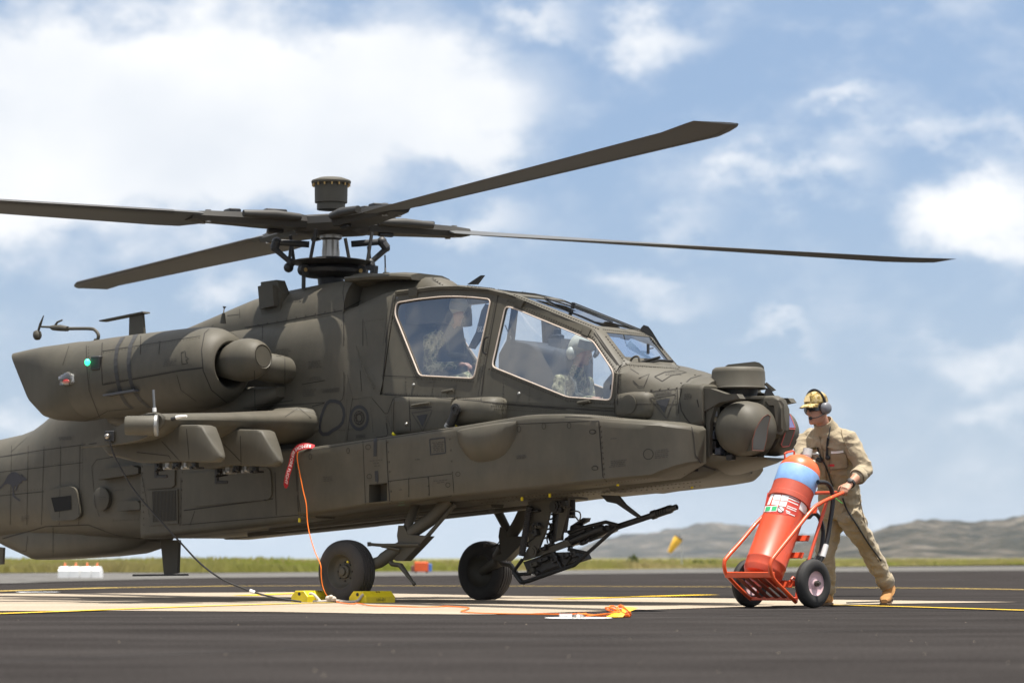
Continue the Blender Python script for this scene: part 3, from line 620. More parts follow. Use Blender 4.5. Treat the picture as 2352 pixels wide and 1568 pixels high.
for s in (1, -1): b = MB(); b.prism([(1.33, s * .24, 2.3), (1.33, s * .33, 2.3), (1.36, s * .27, 2.72), (1.36, s * .2, 2.74)], (.03, 0, 0)); hb(b, 'blast_shield_post', COCK)

# ---- avionics bay along the right flank (and its twin on the left)
E_T = lerp_tab([(p[0], p[2]) for p in HS([(684, 1030), (835, 1008.5), (1044, 979), (1203, 953), (1240, 950.5), (1295, 950), (1330, 953), (1377, 958.5), (1500, 968)], .97)] + [(3.5, 1.545), (3.62, 1.52), (3.65, 1.49)])
E_B = lerp_tab([(p[0], p[2]) for p in HS([(682, 1186), (695, 1184.5), (844, 1162.5), (895, 1158), (1034, 1143.5), (1394, 1106), (1480, 1096)], .97)] + [(3.5, 1.145), (3.65, 1.215)])
E_V = lerp_tab([(-.7, .97), (2.85, .97), (3.1, .955), (3.3, .91), (3.45, .85), (3.55, .78), (3.62, .68), (3.65, .58)])
uh0, uh1 = H(847.5, 1130, .97)[0], H(889, 1130, .97)[0]
FR = [.055, .32, .5, .68, .84, .93]
def efab_ring(u):
    v, z0, z1 = E_V(u), E_B(u), E_T(u); r = .035; hgt = z1 - z0
    P = [(.45, z0 + .0), (v - .10, z0), (v - .05, z0 + .006), (v - .012, z0 + .02)] + [(v, z0 + hgt * f) for f in FR] + [(v - .004, z1 - .03), (v - .018, z1 - .008), (v - .045, z1), (.45, z1 + .012)]
    return [(u, a, z) for a, z in P]
ust = sorted([-.655, -.3, 0, uh0, uh1, .9, 1.27, 1.6, 1.9, 2.06, 2.2, 2.35, 2.51, 2.7, 2.85, 3.0, 3.1, 3.2, 3.3, 3.38, 3.45, 3.5, 3.55, 3.59, 3.62, 3.65])
for s in (1, -1):
    b = MB(); rings = [efab_ring(u) for u in ust]
    for i in range(len(ust) - 1):
        for j in range(len(rings[0]) - 1):
            if ust[i] == uh0 and j == 4: continue
            b.add([rings[i][j], rings[i][j + 1], rings[i + 1][j + 1], rings[i + 1][j]], [(0, 1, 2, 3)])
    b.add(rings[0], [tuple(range(len(rings[0])))]); b.add(rings[-1], [tuple(range(len(rings[0])))])
    weld(b)
    if s < 0: b.v = [(p[0] if p[0] < 2.6 else 2.6 + (p[0] - 2.6) * .85, -p[1], p[2]) for p in b.v]
    o = hb(b, 'avionics_bay', OLIVE, smooth=40, shell=True)
    i0 = ust.index(uh0); q = [rings[i0][4], rings[i0][5], rings[i0 + 1][5], rings[i0 + 1][4]]
    q = [(p[0], s * p[1], p[2]) for p in q]; dq = [(p[0], p[1] - s * .16, p[2]) for p in q]
    b = MB(); b.add(q + dq, [(4, 5, 6, 7), (0, 1, 5, 4), (1, 2, 6, 5), (2, 3, 7, 6), (3, 0, 4, 7)]); hb(b, 'step_recess', OLIVE2, o, smooth=0)
    # bulge with rounded lower body
    bt = [HS([c5(x, y)], .99)[0] for x, y in ((1318, 150), (1740, 90))]
    b = MB(); u0, u1 = bt[0][0], bt[1][0]; rr = []
    for k in range(11):
        t = k / 10; u = u0 + (u1 - u0) * t; e = min(1, math.sin(math.pi * min(max(t, .0), 1)) * 2.2) if k else .0
        d = .02 + .085 * (1 - abs(2 * t - 1) ** 5); zt = E_T(u) - .045; zb_ = zt - .13 - .20 * (1 - abs(2 * t - 1) ** 3)
        rr.append([(u, .93, zb_), (u, .975, zb_ + .02), (u, .97 + d * .7, zb_ + .10), (u, .97 + d, zb_ + .17 if zb_ + .17 < zt - .02 else zt - .02), (u, .97 + d * .97, zt - .015), (u, .97 + d * .8, zt), (u, .93, zt + .008)])
    b.loft(rr)
    if s < 0: b.v = [(p[0], -p[1], p[2]) for p in b.v]
    hb(b, 'bay_blister', OLIVE, o, smooth=50, shell=True)
# ---- aft bay below the wing
b = MB()
A_B = lerp_tab([(-2.97, .60), (-2, .665), (-1, .735), (-.6, .78)])
b.loft([ring_box(u, .4, v, A_B(u), z1, r, 4) for u, v, z1, r in ((-3.0, .70, 1.38, .05), (-2.985, .76, 1.39, .05), (-2.95, .795, 1.40, .05), (-2.88, .80, 1.40, .05), (-2, .80, 1.42, .05), (-1.2, .80, 1.44, .05), (-.6, .80, 1.45, .05))]); b.mirror(); hb(b, 'equipment_bay', OLIVE, shell=True)
# ---- side pod ahead of the wing (behind the small drum), the drum and the nose blister
pod = [H(*c3(x, y), .60) for x, y in ((130, 1020), (200, 1003), (580, 1035), (600, 1240), (120, 1290))]
b = MB(); u0 = H(*c3(125, 1150), .6)[0]; u1 = H(*c3(600, 1150), .6)[0]; zt = H(*c3(250, 1008), .6)[2]; zb_ = H(*c3(300, 1290), .6)[2]
b.loft([ring_box(u, .4, v, zb_, z, .05, 4) for u, v, z in ((u0 - .04, .55, zt - .05), (u0, .60, zt - .02), (u0 + .06, .64, zt), (u0 + .14, .655, zt), (u1, .655, zt - .03))]); b.mirror(); hb(b, 'side_pod', OLIVE, shell=True)
dc = H(*c3(800, 1115), .70); b = MB(); b.loft([[(dc[0] + du, .45 + (q[1] - .45), q[2]) for q in ring_box(0, .45, .45 + w_, dc[2] - hz, dc[2] + hz, .11, 5)] for du, w_, hz in ((-.32, .30, .125), (.05, .31, .128), (.12, .30, .125), (.16, .27, .11), (.185, .2, .08))]); hb(b, 'sensor_drum', OLIVE, shell=True); b.v = [(p[0], -p[1], p[2]) for p in b.v]; hb(b, 'sensor_drum', OLIVE)
nb_ = H(*c3(1925, 1075), .58); b = MB(); b.loft([ring_box(nb_[0] + du, .42, vv, nb_[2] - hz, nb_[2] + hz, .07, 5) for du, vv, hz in ((-.20, .53, .07), (-.185, .56, .10), (-.15, .585, .118), (0, .60, .122), (.13, .59, .118), (.175, .56, .10), (.19, .53, .07))]); hb(b, 'nose_blister', OLIVE, shell=True); b.v = [(p[0], -p[1], p[2]) for p in b.v]; hb(b, 'nose_blister', OLIVE)
b = MB(); b.lathe([(0, .084), (.008, .084), (.010, .074), (.010, .001)], (nb_[0] - .01, .599, nb_[2] + .01), (0, 1, 0), 28); hb(b, 'blister_cover', OLIVE2)

# ---- engine nacelles
NV = 1.10
def nac_c(u): return 2.235 + (u + 1.5) * .033
for s in (1, -1):
    b = MB(); rings = []
    for u, r, sq in ((-3.30, .385, 2.4), (-3.0, .395, 2.2), (-2.6, .40, 2.1), (-2.1, .40, 2.0), (-1.85, .399, 2), (-1.70, .392, 2), (-1.58, .370, 2), (-1.50, .340, 2), (-1.44, .300, 2), (-1.41, .262, 2), (-1.402, .235, 2), (-1.415, .214, 2), (-1.46, .204, 2), (-1.75, .20, 2)):
        ring = []
        for k in range(40):
            a = 2 * math.pi * k / 40; c_, s_ = math.cos(a), math.sin(a)
            ring.append((u, s * (NV + r * math.copysign(abs(c_) ** (2 / sq), c_)), nac_c(u) + r * math.copysign(abs(s_) ** (2 / sq), s_)))
        rings.append(ring)
    b.loft(rings, False, True); nac = hb(b, 'engine_nacelle', OLIVE, smooth=45, shell=True)
    b = MB(); b.lathe([(-1.74, .198), (-1.735, .001)], (0, s * NV, nac_c(-1.7)), (1, 0, 0), 32); hb(b, 'intake_shade_disc', HOLE_SHADE, nac)  # flat black disc paints the shade deep in the intake
    # exhaust: squared duct that flares up and aft
    b = MB(); rr = []
    def sl(p_top, p_bot, v0, v1, n_=6.0):
        ring = []; (ut, zt_), (ub, zb__) = p_top, p_bot
        for k in range(40):
            a = 2 * math.pi * k / 40; c_ = math.copysign(abs(math.cos(a)) ** (2 / n_), math.cos(a)); s_ = math.copysign(abs(math.sin(a)) ** (2 / n_), math.sin(a))
            t = (s_ + 1) / 2; ring.append((ub + (ut - ub) * t, s * ((v0 + v1) / 2 + (v1 - v0) / 2 * c_), zb__ + (zt_ - zb__) * t))
        return ring
    rr = [rings[0], sl((-3.45, 2.56), (-3.36, 1.785), .71, 1.495, 2.6), sl((-3.62, 2.54), (-3.5, 1.775), .71, 1.50, 3.4), sl((-3.80, 2.525), (-3.62, 1.775), .72, 1.49, 4.5), sl((-3.98, 2.505), (-3.71, 1.80), .74, 1.46, 6), sl((-4.20, 2.475), (-3.87, 1.93), .76, 1.44, 8)]
    b.loft(rr, False, False); rin = [[(p[0], s * (NV + (s * p[1] - NV) * .94), 2.15 + (p[2] - 2.15) * .94) for p in q] for q in rr[::-1][:4]]
    b.loft([rr[-1]] + rin, False, True); hb(b, 'exhaust_duct', OLIVE, nac, smooth=40, shell=True)
    # gearbox fairing in the intake and its shaft fairing
    b = MB(); ax = Vector((1, 0, .10)).normalized(); o0 = Vector((-1.62, s * (NV - .02), 2.245))
    b.lathe([(0, .10), (.08, .13), (.16, .155), (.22, .176), (.30, .197), (.38, .204), (.46, .197), (.53, .178), (.58, .152), (.615, .124), (.62, .114), (.608, .104), (.608, .001)], o0, ax, 40); hb(b, 'gearbox_fairing', OLIVE, nac, smooth=40, shell=True)
    b = MB(); b.lathe([(.0, .03), (.0, .10), (.006, .10), (.006, .001)], o0 + ax * .610, ax, 24); hb(b, 'fairing_cap', OLIVE2, nac)
    b = MB(); b.tube([(-1.38, s * .98, 2.27), (-1.30, s * .9, 2.245), (-1.23, s * .75, 2.225), (-1.19, s * .66, 2.215), (-1.17, s * .5, 2.20)], [.11, .13, .14, .135, .12], 24); hb(b, 'shaft_fairing', OLIVE, nac, shell=True)
    b = MB(); b.loft([ring_box(u, .5, v, z0, 2.05, .1, 4) for u, v, z0 in ((-3.55, .75, 1.88), (-3.3, .95, 1.74), (-2.9, 1.02, 1.66), (-2.45, .98, 1.68), (-1.5, .9, 1.78), (-1.2, .7, 1.95))])
    if s < 0: b.v = [(p[0], -p[1], p[2]) for p in b.v]
    hb(b, 'nacelle_fairing', OLIVE, nac, shell=True)

# ---- stub wings, pylons
def wing_ring(v, ule, zle, chord, th, droop):
    out = []; prof = [(0, 0), (.012, .30), (.04, .52), (.10, .80), (.2, .98), (.32, 1.0), (.5, .82), (.7, .5), (.88, .2), (1, .03)]
    for x, t in prof: out.append((ule - x * chord, v, zle - droop * x + th * t * .5))
    for x, t in prof[::-1][1:-1] : out.append((ule - x * chord, v, zle - droop * x - th * t * .5))
    return out
for s in (1, -1):
    b = MB(); b.loft([wing_ring(s * v, *q) for v, *q in ((.5, -.74, 1.70, 1.15, .33, .14), (.8, -.745, 1.70, 1.12, .30, .14), (1.0, -.745, 1.695, 1.10, .27, .15), (1.6, -.74, 1.675, 1.06, .235, .18), (2.2, -.74, 1.655, 1.03, .215, .21), (2.62, -.745, 1.64, 1.0, .20, .22))]); wg = hb(b, 'stub_wing', OLIVE, smooth=40, shell=True)
    b = MB(); rr = []
    for du, k in ((0, 1.04), (.02, 1.05), (.035, 1.0)):
        q = wing_ring(s * (2.61 + du), -.74, 1.638, 1.05, .215, .22); c_ = Vector((-1.2, s * (2.61 + du), 1.55)); rr.append([tuple(c_ + (Vector(p) - c_) * k) for p in q])
    b.loft(rr); hb(b, 'wing_tip_fairing', OLIVE2, wg, smooth=30, shell=True)
    # root fillet, tip sensor, stub antenna, tip lamp
    b = MB(); b.loft([ring_box(u, .3, v, 1.6, z, .09, 4) for u, v, z in ((-1.4, .78, 1.78), (-1.15, .82, 1.835), (-.92, .80, 1.84), (-.82, .70, 1.82), (-.75, .6, 1.76))]); b.v = [(p[0], s * p[1], p[2]) for p in b.v]; hb(b, 'wing_root_fillet', OLIVE, wg, shell=True)
    pc = Vector(H(*cw(575, 335), 2.78)); ax = Vector((-.777, .629, 0)); bb = MB(); bb.lathe([(-.16, .088), (-.14, .090), (.11, .086), (.125, .08), (.126, .001)], pc, ax, 28); bb.v = [(p[0], s * p[1], p[2]) for p in bb.v]; hb(bb, 'missile_warning_sensor', OLIVE, wg, smooth=40)
    bb = MB(); bb.lathe([(-.165, .095), (-.14, .097), (-.135, .088)], pc, ax, 28); bb.v = [(p[0], s * p[1], p[2]) for p in bb.v]; hb(bb, 'sensor_ring', GREYM, wg)
    # pylons
    for name, vp, tab, uF in (('outer_pylon', 2.30, ((236, 1022), (263, 1046), (334, 1062), (367, 1064), (417, 1061), (502, 1062), (514, 1052), (480, 979), (470, 977)), 0), ('inner_pylon', 1.55, ((388, 1045), (410, 1058), (455, 1072), (505, 1078), (548, 1069), (632, 1072), (648, 1062), (616, 990), (606, 988)), 0)):
        P = [H(x, y, vp) for x, y in tab]; le_t, le_b = P[7], P[6]; b = MB(); rr = []
        us = [P[0][0], P[1][0], P[2][0], P[3][0], P[4][0], P[4][0] + .12, P[8][0] - .05, P[8][0], P[7][0], P[7][0] + .05, P[7][0] + .1, P[7][0] + .15, P[6][0] - .015, P[6][0]]
        zb_f = lerp_tab([(p[0], p[2]) for p in P[:6]] + [(P[6][0], P[6][2])])
        zt_f = lerp_tab([(P[0][0], P[0][2] + .05), (P[0][0] + .3, 1.62), (P[8][0], P[8][2] + .005), (P[7][0], P[7][2]), (P[6][0], P[6][2] + .02)])
        uN = P[4][0] + .12
        for u in us:
            t = max(0, (u - uN) / (P[6][0] - uN)); hw = .115 * math.sqrt(max(0.02, 1 - t ** 2.2)); hw *= min(1, .35 + (u - us[0]) * 2.2)
            rr.append(ring_box(u, vp - hw, vp + hw, zb_f(u), max(zt_f(u), zb_f(u) + .02), .025, 2))
        b.loft(rr); b.v = [(p[0], s * p[1], p[2]) for p in b.v]; py = hb(b, name, OLIVE2, wg, smooth=40, shell=True)
        # bomb rack fittings underneath
        for k in range(5):
            u = P[3][0] + .03 + k * .115; z = zb_f(u); m = BLACK if k % 2 == 0 else GREYM
            b = MB(); b.box((u, vp + .03, z - .025), (.03 + .02 * (k % 3), .05, .06), bev=.006); b.tube([(u, vp - .07, z - .05), (u, vp + .09, z - .055 - .02 * (k == 0))], .011, 8); b.tube([(u - .04, vp + .05, z - .04), (u + .05, vp + .05, z - .052)], .007, 6); b.ball((u + .03, vp + .07, z - .04), .016, 8, 6)
            b.v = [(p[0], s * p[1], p[2]) for p in b.v]; hb(b, 'rack_fitting', m, py)
        b = MB(); b.box((P[3][0] + .02, vp + .06, P[3][2] - .06), (.035, .03, .15), bev=.005); b.box((P[3][0] + .08, vp + .06, P[3][2] - .12), (.16, .025, .03), bev=.005); b.v = [(p[0], s * p[1], p[2]) for p in b.v]; hb(b, 'sway_brace', BLACK, py)
# ------------------------------------------------------------------ the helicopter: nose sensors, gear, gun, rotor
def HP(px, py, P0, n):
    """pixel on a plane (helicopter frame u, v, z) through P0 with normal n"""
    D = HEL_I.to_3x3() @ px_dir(px, py); O = HEL_I @ CAM_P; D = Vector((D.x, -D.y, D.z)); O = Vector((O.x, -O.y, O.z)); n = Vector(n)
    return tuple(O + D * ((Vector(P0) - O).dot(n) / D.dot(n)))
# nose collar, tub and black shade plate behind the turret
for s in (1, -1):
    b = MB(); b.loft([ring_box(u, .20, v, z0, z1, .05, 3) for u, v, z0, z1 in ((3.40, .485, 1.52, 1.90), (3.44, .49, 1.51, 1.91), (3.60, .475, 1.53, 1.90), (3.62, .46, 1.55, 1.88))]); b.v = [(p[0], s * p[1], p[2]) for p in b.v]; hb(b, 'nose_collar', OLIVE, shell=s > 0)
    b = MB(); P = [H(*ct(x, y), .44) for x, y in ((300, 480), (440, 480), (640, 548), (772, 548), (812, 605), (560, 655), (310, 800))]; b.prism([(p[0], s * p[1], p[2]) for p in P], (0, -s * .09, 0)); hb(b, 'turret_bracket', OLIVE2, smooth=20, shell=s > 0)
    b = MB(); P = [H(*ct(x, y), .42) for x, y in ((390, 740), (500, 690), (440, 900), (430, 1330), (350, 1320), (320, 1040), (390, 1000))]; b.prism([(p[0], s * p[1], p[2]) for p in P], (0, -s * .05, 0)); hb(b, 'turret_side_frame', OLIVE2, smooth=20)
b = MB(); b.loft([cowl_ring(u, w, 1.72, zt, 2.4) for u, w, zt in ((3.42, .465, 1.995), (3.50, .45, 1.985), (3.58, .42, 1.96))]); hb(b, 'nose_cap', OLIVE, shell=True)
b = MB(); b.loft([[(u, w * math.cos(a), z1 - (z1 - z0) * math.sin(a)) for a in [math.pi * k / 12 for k in range(13)]] for u, w, z0, z1 in ((3.43, .46, 1.10, 1.36), (3.6, .43, 1.125, 1.30), (3.78, .36, 1.165, 1.275), (3.95, .26, 1.205, 1.27), (4.06, .14, 1.235, 1.265))]); hb(b, 'turret_tub', OLIVE, shell=True)
b = MB(); b.prism([(3.50, -.44, 1.15), (3.50, .44, 1.15), (3.50, .44, 1.9), (3.50, -.44, 1.9)], (.02, 0, 0)); hb(b, 'turret_bay_shade_plate', HOLE_SHADE)  # near-black plate paints the shade of the turret bay
for k, (x, y, w_, h_) in enumerate(((470, 930, 60, 60), (480, 1060, 70, 90), (500, 1190, 90, 90), (560, 1270, 90, 70), (700, 1345, 90, 60), (470, 800, 50, 60))):
    p = H(*ct(x, y), .34); b = MB(); b.box(p, (.06, .07, h_ * .0007 + .01), bev=.006); b.box((p[0] + .02, p[1] + .03, p[2]), (.03, .02, .02)); hb(b, 'electronics_box', mat('bay_box_grey', (.05, .055, .07, 1), .6) if k % 2 else BLACK)
# turret drums
TC = H(*ct(880, 990), .22)
b = MB(); b.lathe([(-.17, .10), (-.165, .215), (-.10, .236), (.0, .242), (.07, .236), (.13, .218), (.175, .19), (.21, .15), (.232, .10), (.243, .05), (.245, .001)], TC, (0, 1, 0), 48); tr_ = hb(b, 'sight_drum', OLIVE, smooth=45, shell=True)
wp = Vector(TC) + Vector((.215, .12, 0)); wn = (.86, .50, .05)
W_ = [HP(*ct(x, y), wp, wn) for x, y in ((965, 1255), (968, 1130), (1005, 1000), (1055, 905), (1105, 838), (1160, 808), (1192, 830), (1160, 960), (1142, 1130), (1110, 1262))]
b = MB(); nn = Vector(wn).normalized(); b.prism([Vector(p) - nn * .12 for p in W_], nn * .125); hb(b, 'window_housing', OLIVE2, tr_, smooth=20)
b = MB(); cW = sum((Vector(p) for p in W_), Vector()) / len(W_); b.prism([cW + (Vector(p) - cW) * .93 + nn * .006 for p in W_], nn * .003); hb(b, 'sensor_window', mat('sensor_window_grey', (.065, .064, .058, 1), .34, spec=.5), tr_, smooth=0)
b = MB(); Q = [Vector(p) + nn * .006 for p in W_]; b.tube(Q + [Q[0]], .004, 6); hb(b, 'window_edge', mat('window_edge_red', (.12, .035, .02, 1), .6), tr_)
TL = H(*ct(1215, 1030), -.17)
b = MB(); b.lathe([(-.23, .001), (-.225, .10), (-.19, .16), (-.13, .196), (-.05, .207), (.10, .205), (.16, .19)], TL, (0, 1, 0), 40); tl = hb(b, 'sight_drum', OLIVE, smooth=45, shell=True)
wp = Vector(TL) + Vector((.235, .0, 0))
for nm, L_, m, n_ in (('upper_sensor_window', ((1380, 800), (1440, 808), (1505, 975), (1400, 975)), mat('violet_coated_glass', (.10, .10, .22, 1), .12, spec=.7), (.85, .1, .45)), ('lower_sensor_window', ((1395, 985), (1500, 988), (1475, 1080), (1430, 1200), (1345, 1212), (1330, 1180)), mat('sensor_window_brown', (.11, .095, .08, 1), .2, spec=.6), (.9, .1, -.25))):
    P = [Vector(HP(*ct(x, y), wp, n_)) for x, y in L_]; n_ = Vector(n_).normalized(); b = MB(); b.prism([p - n_ * .06 for p in P], n_ * .062); o = hb(b, nm, m, tl, smooth=0)
    b = MB(); b.tube([p + n_ * .003 for p in P + P[:1]], .005, 6); hb(b, 'window_edge', mat('window_edge_pink', (.45, .10, .09, 1), .6), o)
b = MB(); b.loft([ring_box(u, -.085, .045, z0, z1, .03, 3) for u, z0, z1 in ((3.72, 1.45, 1.78), (3.9, 1.40, 1.80), (4.06, 1.42, 1.80), (4.12, 1.46, 1.77), (4.15, 1.5, 1.7))]); ym = hb(b, 'turret_centre_housing', OLIVE2, smooth=30, shell=True)
P = [HP(*ct(x, y), (4.10, .06, 1.6), (.63, .777, 0)) for x, y in ((1140, 640), (1225, 622), (1330, 632), (1366, 680), (1372, 830), (1398, 965), (1335, 1065), (1270, 1040), (1300, 985), (1260, 860), (1240, 690), (1180, 690))]
b = MB(); b.prism(P, (-.05, -.06, 0)); hb(b, 'turret_front_strap', OLIVE, ym, smooth=20)
b = MB(); b.tube(smooth_line([HP(*ct(x, y), (4.05, .05, 1.4), (.63, .777, 0)) for x, y in ((1260, 900), (1245, 1050), (1200, 1180), (1120, 1290), (1030, 1330))], 5), .022, 10, flat=.6); hb(b, 'lower_strap', OLIVE2, ym)
# night-vision turret on top of the nose
PN = H(*ct(795, 355), 0)
b = MB(); b.lathe([(-.098, .20), (-.095, .238), (-.085, .242), (-.07, .232), (.05, .232), (.075, .226), (.092, .205), (.096, .001)], PN, (0, 0, 1), 48); pn = hb(b, 'night_vision_turret', OLIVE, smooth=40, shell=True)
b = MB(); P = [HP(*ct(x, y), (PN[0], -.10, PN[2]), (.63, .777, 0)) for x, y in ((600, 250), (625, 205), (665, 180), (1000, 143), (1060, 158), (1112, 200), (1130, 300), (1135, 385), (1000, 400))]; b.prism(P, (-.14, -.17, 0)); hb(b, 'turret_hood', OLIVE, pn, smooth=30)
b = MB(); b.lathe([(-.2, .15), (-.10, .17)], PN, (0, 0, 1), 32); hb(b, 'turret_neck', BLACK, pn)
b = MB(); b.lathe([(-.03, .19), (-.02, .225), (0, .225), (.005, .2)], HP(*ct(1030, 600), (PN[0], 0, 0), (.63, .777, 0)), (0, 0, 1), 36); hb(b, 'turret_shelf', OLIVE2, pn, smooth=40)
P = [HP(*ct(x, y), (4.0, .0, 1.8), (.63, .777, 0)) for x, y in ((1125, 420), (1150, 402), (1270, 500), (1225, 515))]; b = MB(); b.prism(P, (-.05, -.06, 0)); hb(b, 'wire_deflector', OLIVE2, pn, smooth=20)
P = [HP(*ct(x, y), (4.0, .0, 1.8), (.63, .777, 0)) for x, y in ((1150, 470), (1200, 490), (1270, 600), (1262, 622), (1200, 600), (1120, 560))]; b = MB(); b.prism(P, (-.04, -.05, 0)); hb(b, 'deflector_mount', BLACK, pn, smooth=20)

# ---- main gear
def gear(s):
    def q(p): return (p[0], s * p[1], p[2])
    VA = .74
    wh = empty('main_wheel'); wh.parent = heli; wh.location = (0, -s * 1.0, .285)
    tp = [(-.088, .155), (-.105, .175), (-.113, .205), (-.108, .24), (-.095, .266), (-.078, .281), (-.070, .284), (-.067, .277), (-.060, .277), (-.057, .287), (-.036, .290), (-.033, .282), (-.027, .282), (-.024, .291), (-.003, .292), (0, .284), (.006, .284), (.009, .292), (.026, .291), (.029, .283), (.035, .283), (.038, .289), (.057, .287), (.060, .278), (.067, .278), (.070, .284), (.078, .281), (.095, .266), (.108, .24), (.113, .205), (.105, .175), (.088, .155)]
    b = MB(); b.lathe(tp, (0, 0, 0), (0, 1, 0), 56, caps=False)
    b.v = [(p[0] * (1.03 if p[2] < -.25 else 1), p[1] * (1.08 if p[2] < -.24 else 1), max(p[2], -.278)) for p in b.v]
    b.build('tyre', RUBBER, wh, 40)
    b = MB(); pr = [(.070, .001), (.075, .022), (.070, .035), (.05, .04), (.045, .06), (.022, .066), (.018, .11), (.035, .135), (.075, .148), (.092, .158), (.092, .168), (.08, .172), (.02, .165)]
    b.lathe([(-s * h_, r_) for h_, r_ in pr], (0, 0, 0), (0, 1, 0), 40, caps=False); b.lathe([(s * .02, .001), (s * .03, .10), (s * .06, .15), (s * .09, .165)], (0, 0, 0), (0, 1, 0), 40, caps=False)
    b.build('rim', mat('wheel_paint', (.055, .05, .036, 1), .55, var=.2, grime=.4), wh, 40)
    b = MB()
    for k in range(8):
        a = 2 * math.pi * k / 8; b.lathe([(-s * .02, .008), (-s * .03, .008), (-s * .031, .001)], (.085 * math.cos(a), 0, .085 * math.sin(a)), (0, 1, 0), 8)
    b.build('wheel_bolts', BLACK, wh, kind='stuff')
    b = MB(); b.tube([(.05, -s * .03, .085), (.053, -s * .05, .09)], .009, 8); b.build('valve_cap', YTAG, wh)
    arm = lambda L_, r, v=VA, n=14: MB().tube([q(H(x, y, v[i] if isinstance(v, tuple) else v)) for i, (x, y) in enumerate(L_)], r, n)
    hb(arm([cl(2090, 0), cl(1800, 280), cl(1560, 450), cl(1480, 540)], [.066, .063, .058, .05], (.58, .66, .73, .74)), 'trailing_arm', OLIVE2)
    hb(arm([cl(1680, -120), cl(1580, 150), cl(1500, 370), cl(1480, 470)], [.045, .044, .040, .04], (.50, .62, .72, .74)), 'shock_strut', OLIVE2)
    P = [q(H(*cl(x, y), VA + .05)) for x, y in ((1370, 350), (1440, 350), (1505, 480), (1770, 500), (1640, 640), (1440, 845), (1350, 845), (1250, 800), (1390, 740), (1350, 490))]
    b = MB(); b.prism(P, (0, -s * .11, 0)); hb(b, 'gear_bracket', OLIVE2, smooth=20)
    hb(arm([cl(2160, 60), cl(1760, 520), cl(1640, 640)], [.018, .02, .025], (.60, VA, VA + .02), 8), 'drag_rod', OLIVE2)
    b = MB(); b.tube([q(H(*cl(1420, 640), VA)), q(H(*cl(1230, 770), .80)), q(H(*cl(1110, 860), .86)), (0, s * .95, .285)], [.055, .06, .055, .045], 14); hb(b, 'axle_arm', OLIVE2)
    b = MB(); b.tube([q(H(*cl(965, 612), .84)), q(H(*cl(1150, 625), .84)), q(H(*cl(1660, 620), .80))], [.014, .016, .016], 8); b.tube([q(H(*cl(965, 580), .84)), q(H(*cl(965, 640), .84))], .018, 8); b.tube([q(H(*cl(1140, 640), .84)), q(H(*cl(1390, 690), .82))], .012, 8); hb(b, 'brake_rod', OLIVE2)
    b = MB(); b.tube([q(H(*cl(1240, 830), .80)), q(H(*cl(1290, 890), .80)), q(H(*cl(1400, 905), .80)), q(H(*cl(1500, 1040), .80)), q(H(*cl(1595, 1170), .80))], [.028, .030, .033, .024, .014], 8, flat=.7); b.ball(q(H(*cl(1590, 1160), .8)), .02, 8, 6); hb(b, 'tie_down_arm', OLIVE2)
    hb(MB().tube(smooth_line([q(H(x, y, .72)) for x, y in (cl(1480, 330), cl(1400, 560), cl(1300, 640), cl(1130, 740), cl(1090, 800))], 4), .006, 6), 'brake_hose', BLACK)
gear(1); gear(-1)
# keel strake and rails under the belly
b = MB(); b.loft([ring_box(u, -.05, .05, T_ZB(u) - .035, T_ZB(u) + .02, .01, 1) for u in (-2.2, -1, 0, .9)]); hb(b, 'keel_strake', OLIVE2)
for s in (1, -1):
    b = MB(); b.loft([ring_box(u, s * .28 - .09, s * .28 + .09, T_ZB(u) - .03, T_ZB(u) + .02, .02, 2) for u in (-1.6, -.2, 1.2)]); hb(b, 'belly_rail', OLIVE2)

# ---- chain gun under the front cockpit
gun = empty('chain_gun'); gun.parent = heli; gun.location = (0, 0, 0)
def gt(L_, r, v=0.0, n=10, nm='tube', m=BLACK, sm=0):
    P = [H(*cg(x, y), v) for x, y in L_]
    if sm: P = smooth_line(P, sm)
    return hb(MB().tube(P, r, n), nm, m, gun)
gt([(980, 640), (1250, 560), (1470, 490), (1910, 345)], [.034, .030, .028, .027], nm='barrel', n=16)
P0 = Vector(H(*cg(1905, 345), 0)); P1 = Vector(H(*cg(2150, 262), 0)); ax = P1 - P0; L_ = ax.length; ax.normalize()
b = MB(); b.lathe([(0, .030), (.004, .041), (.045, .041), (.048, .037), (.06, .037), (L_ - .05, .037), (L_ - .03, .039), (L_, .036), (L_ + .012, .026), (L_ + .06, .026), (L_ + .06, .017), (L_ + .03, .017), (L_ + .03, .001)], P0, ax, 24); mz = hb(b, 'muzzle_brake', mat('gun_steel', (.05, .048, .045, 1), .38, metal=.5), gun)
for k in range(5):
    b = MB(); c_ = P0 + ax * (.075 + k * .026); b.box(c_ + Vector((0, .030, .004)), (.010, .02, .048)); hb(b, 'vent_slot_shade', HOLE_SHADE, mz, smooth=0)  # solid black blocks paint the shade inside the brake's slots
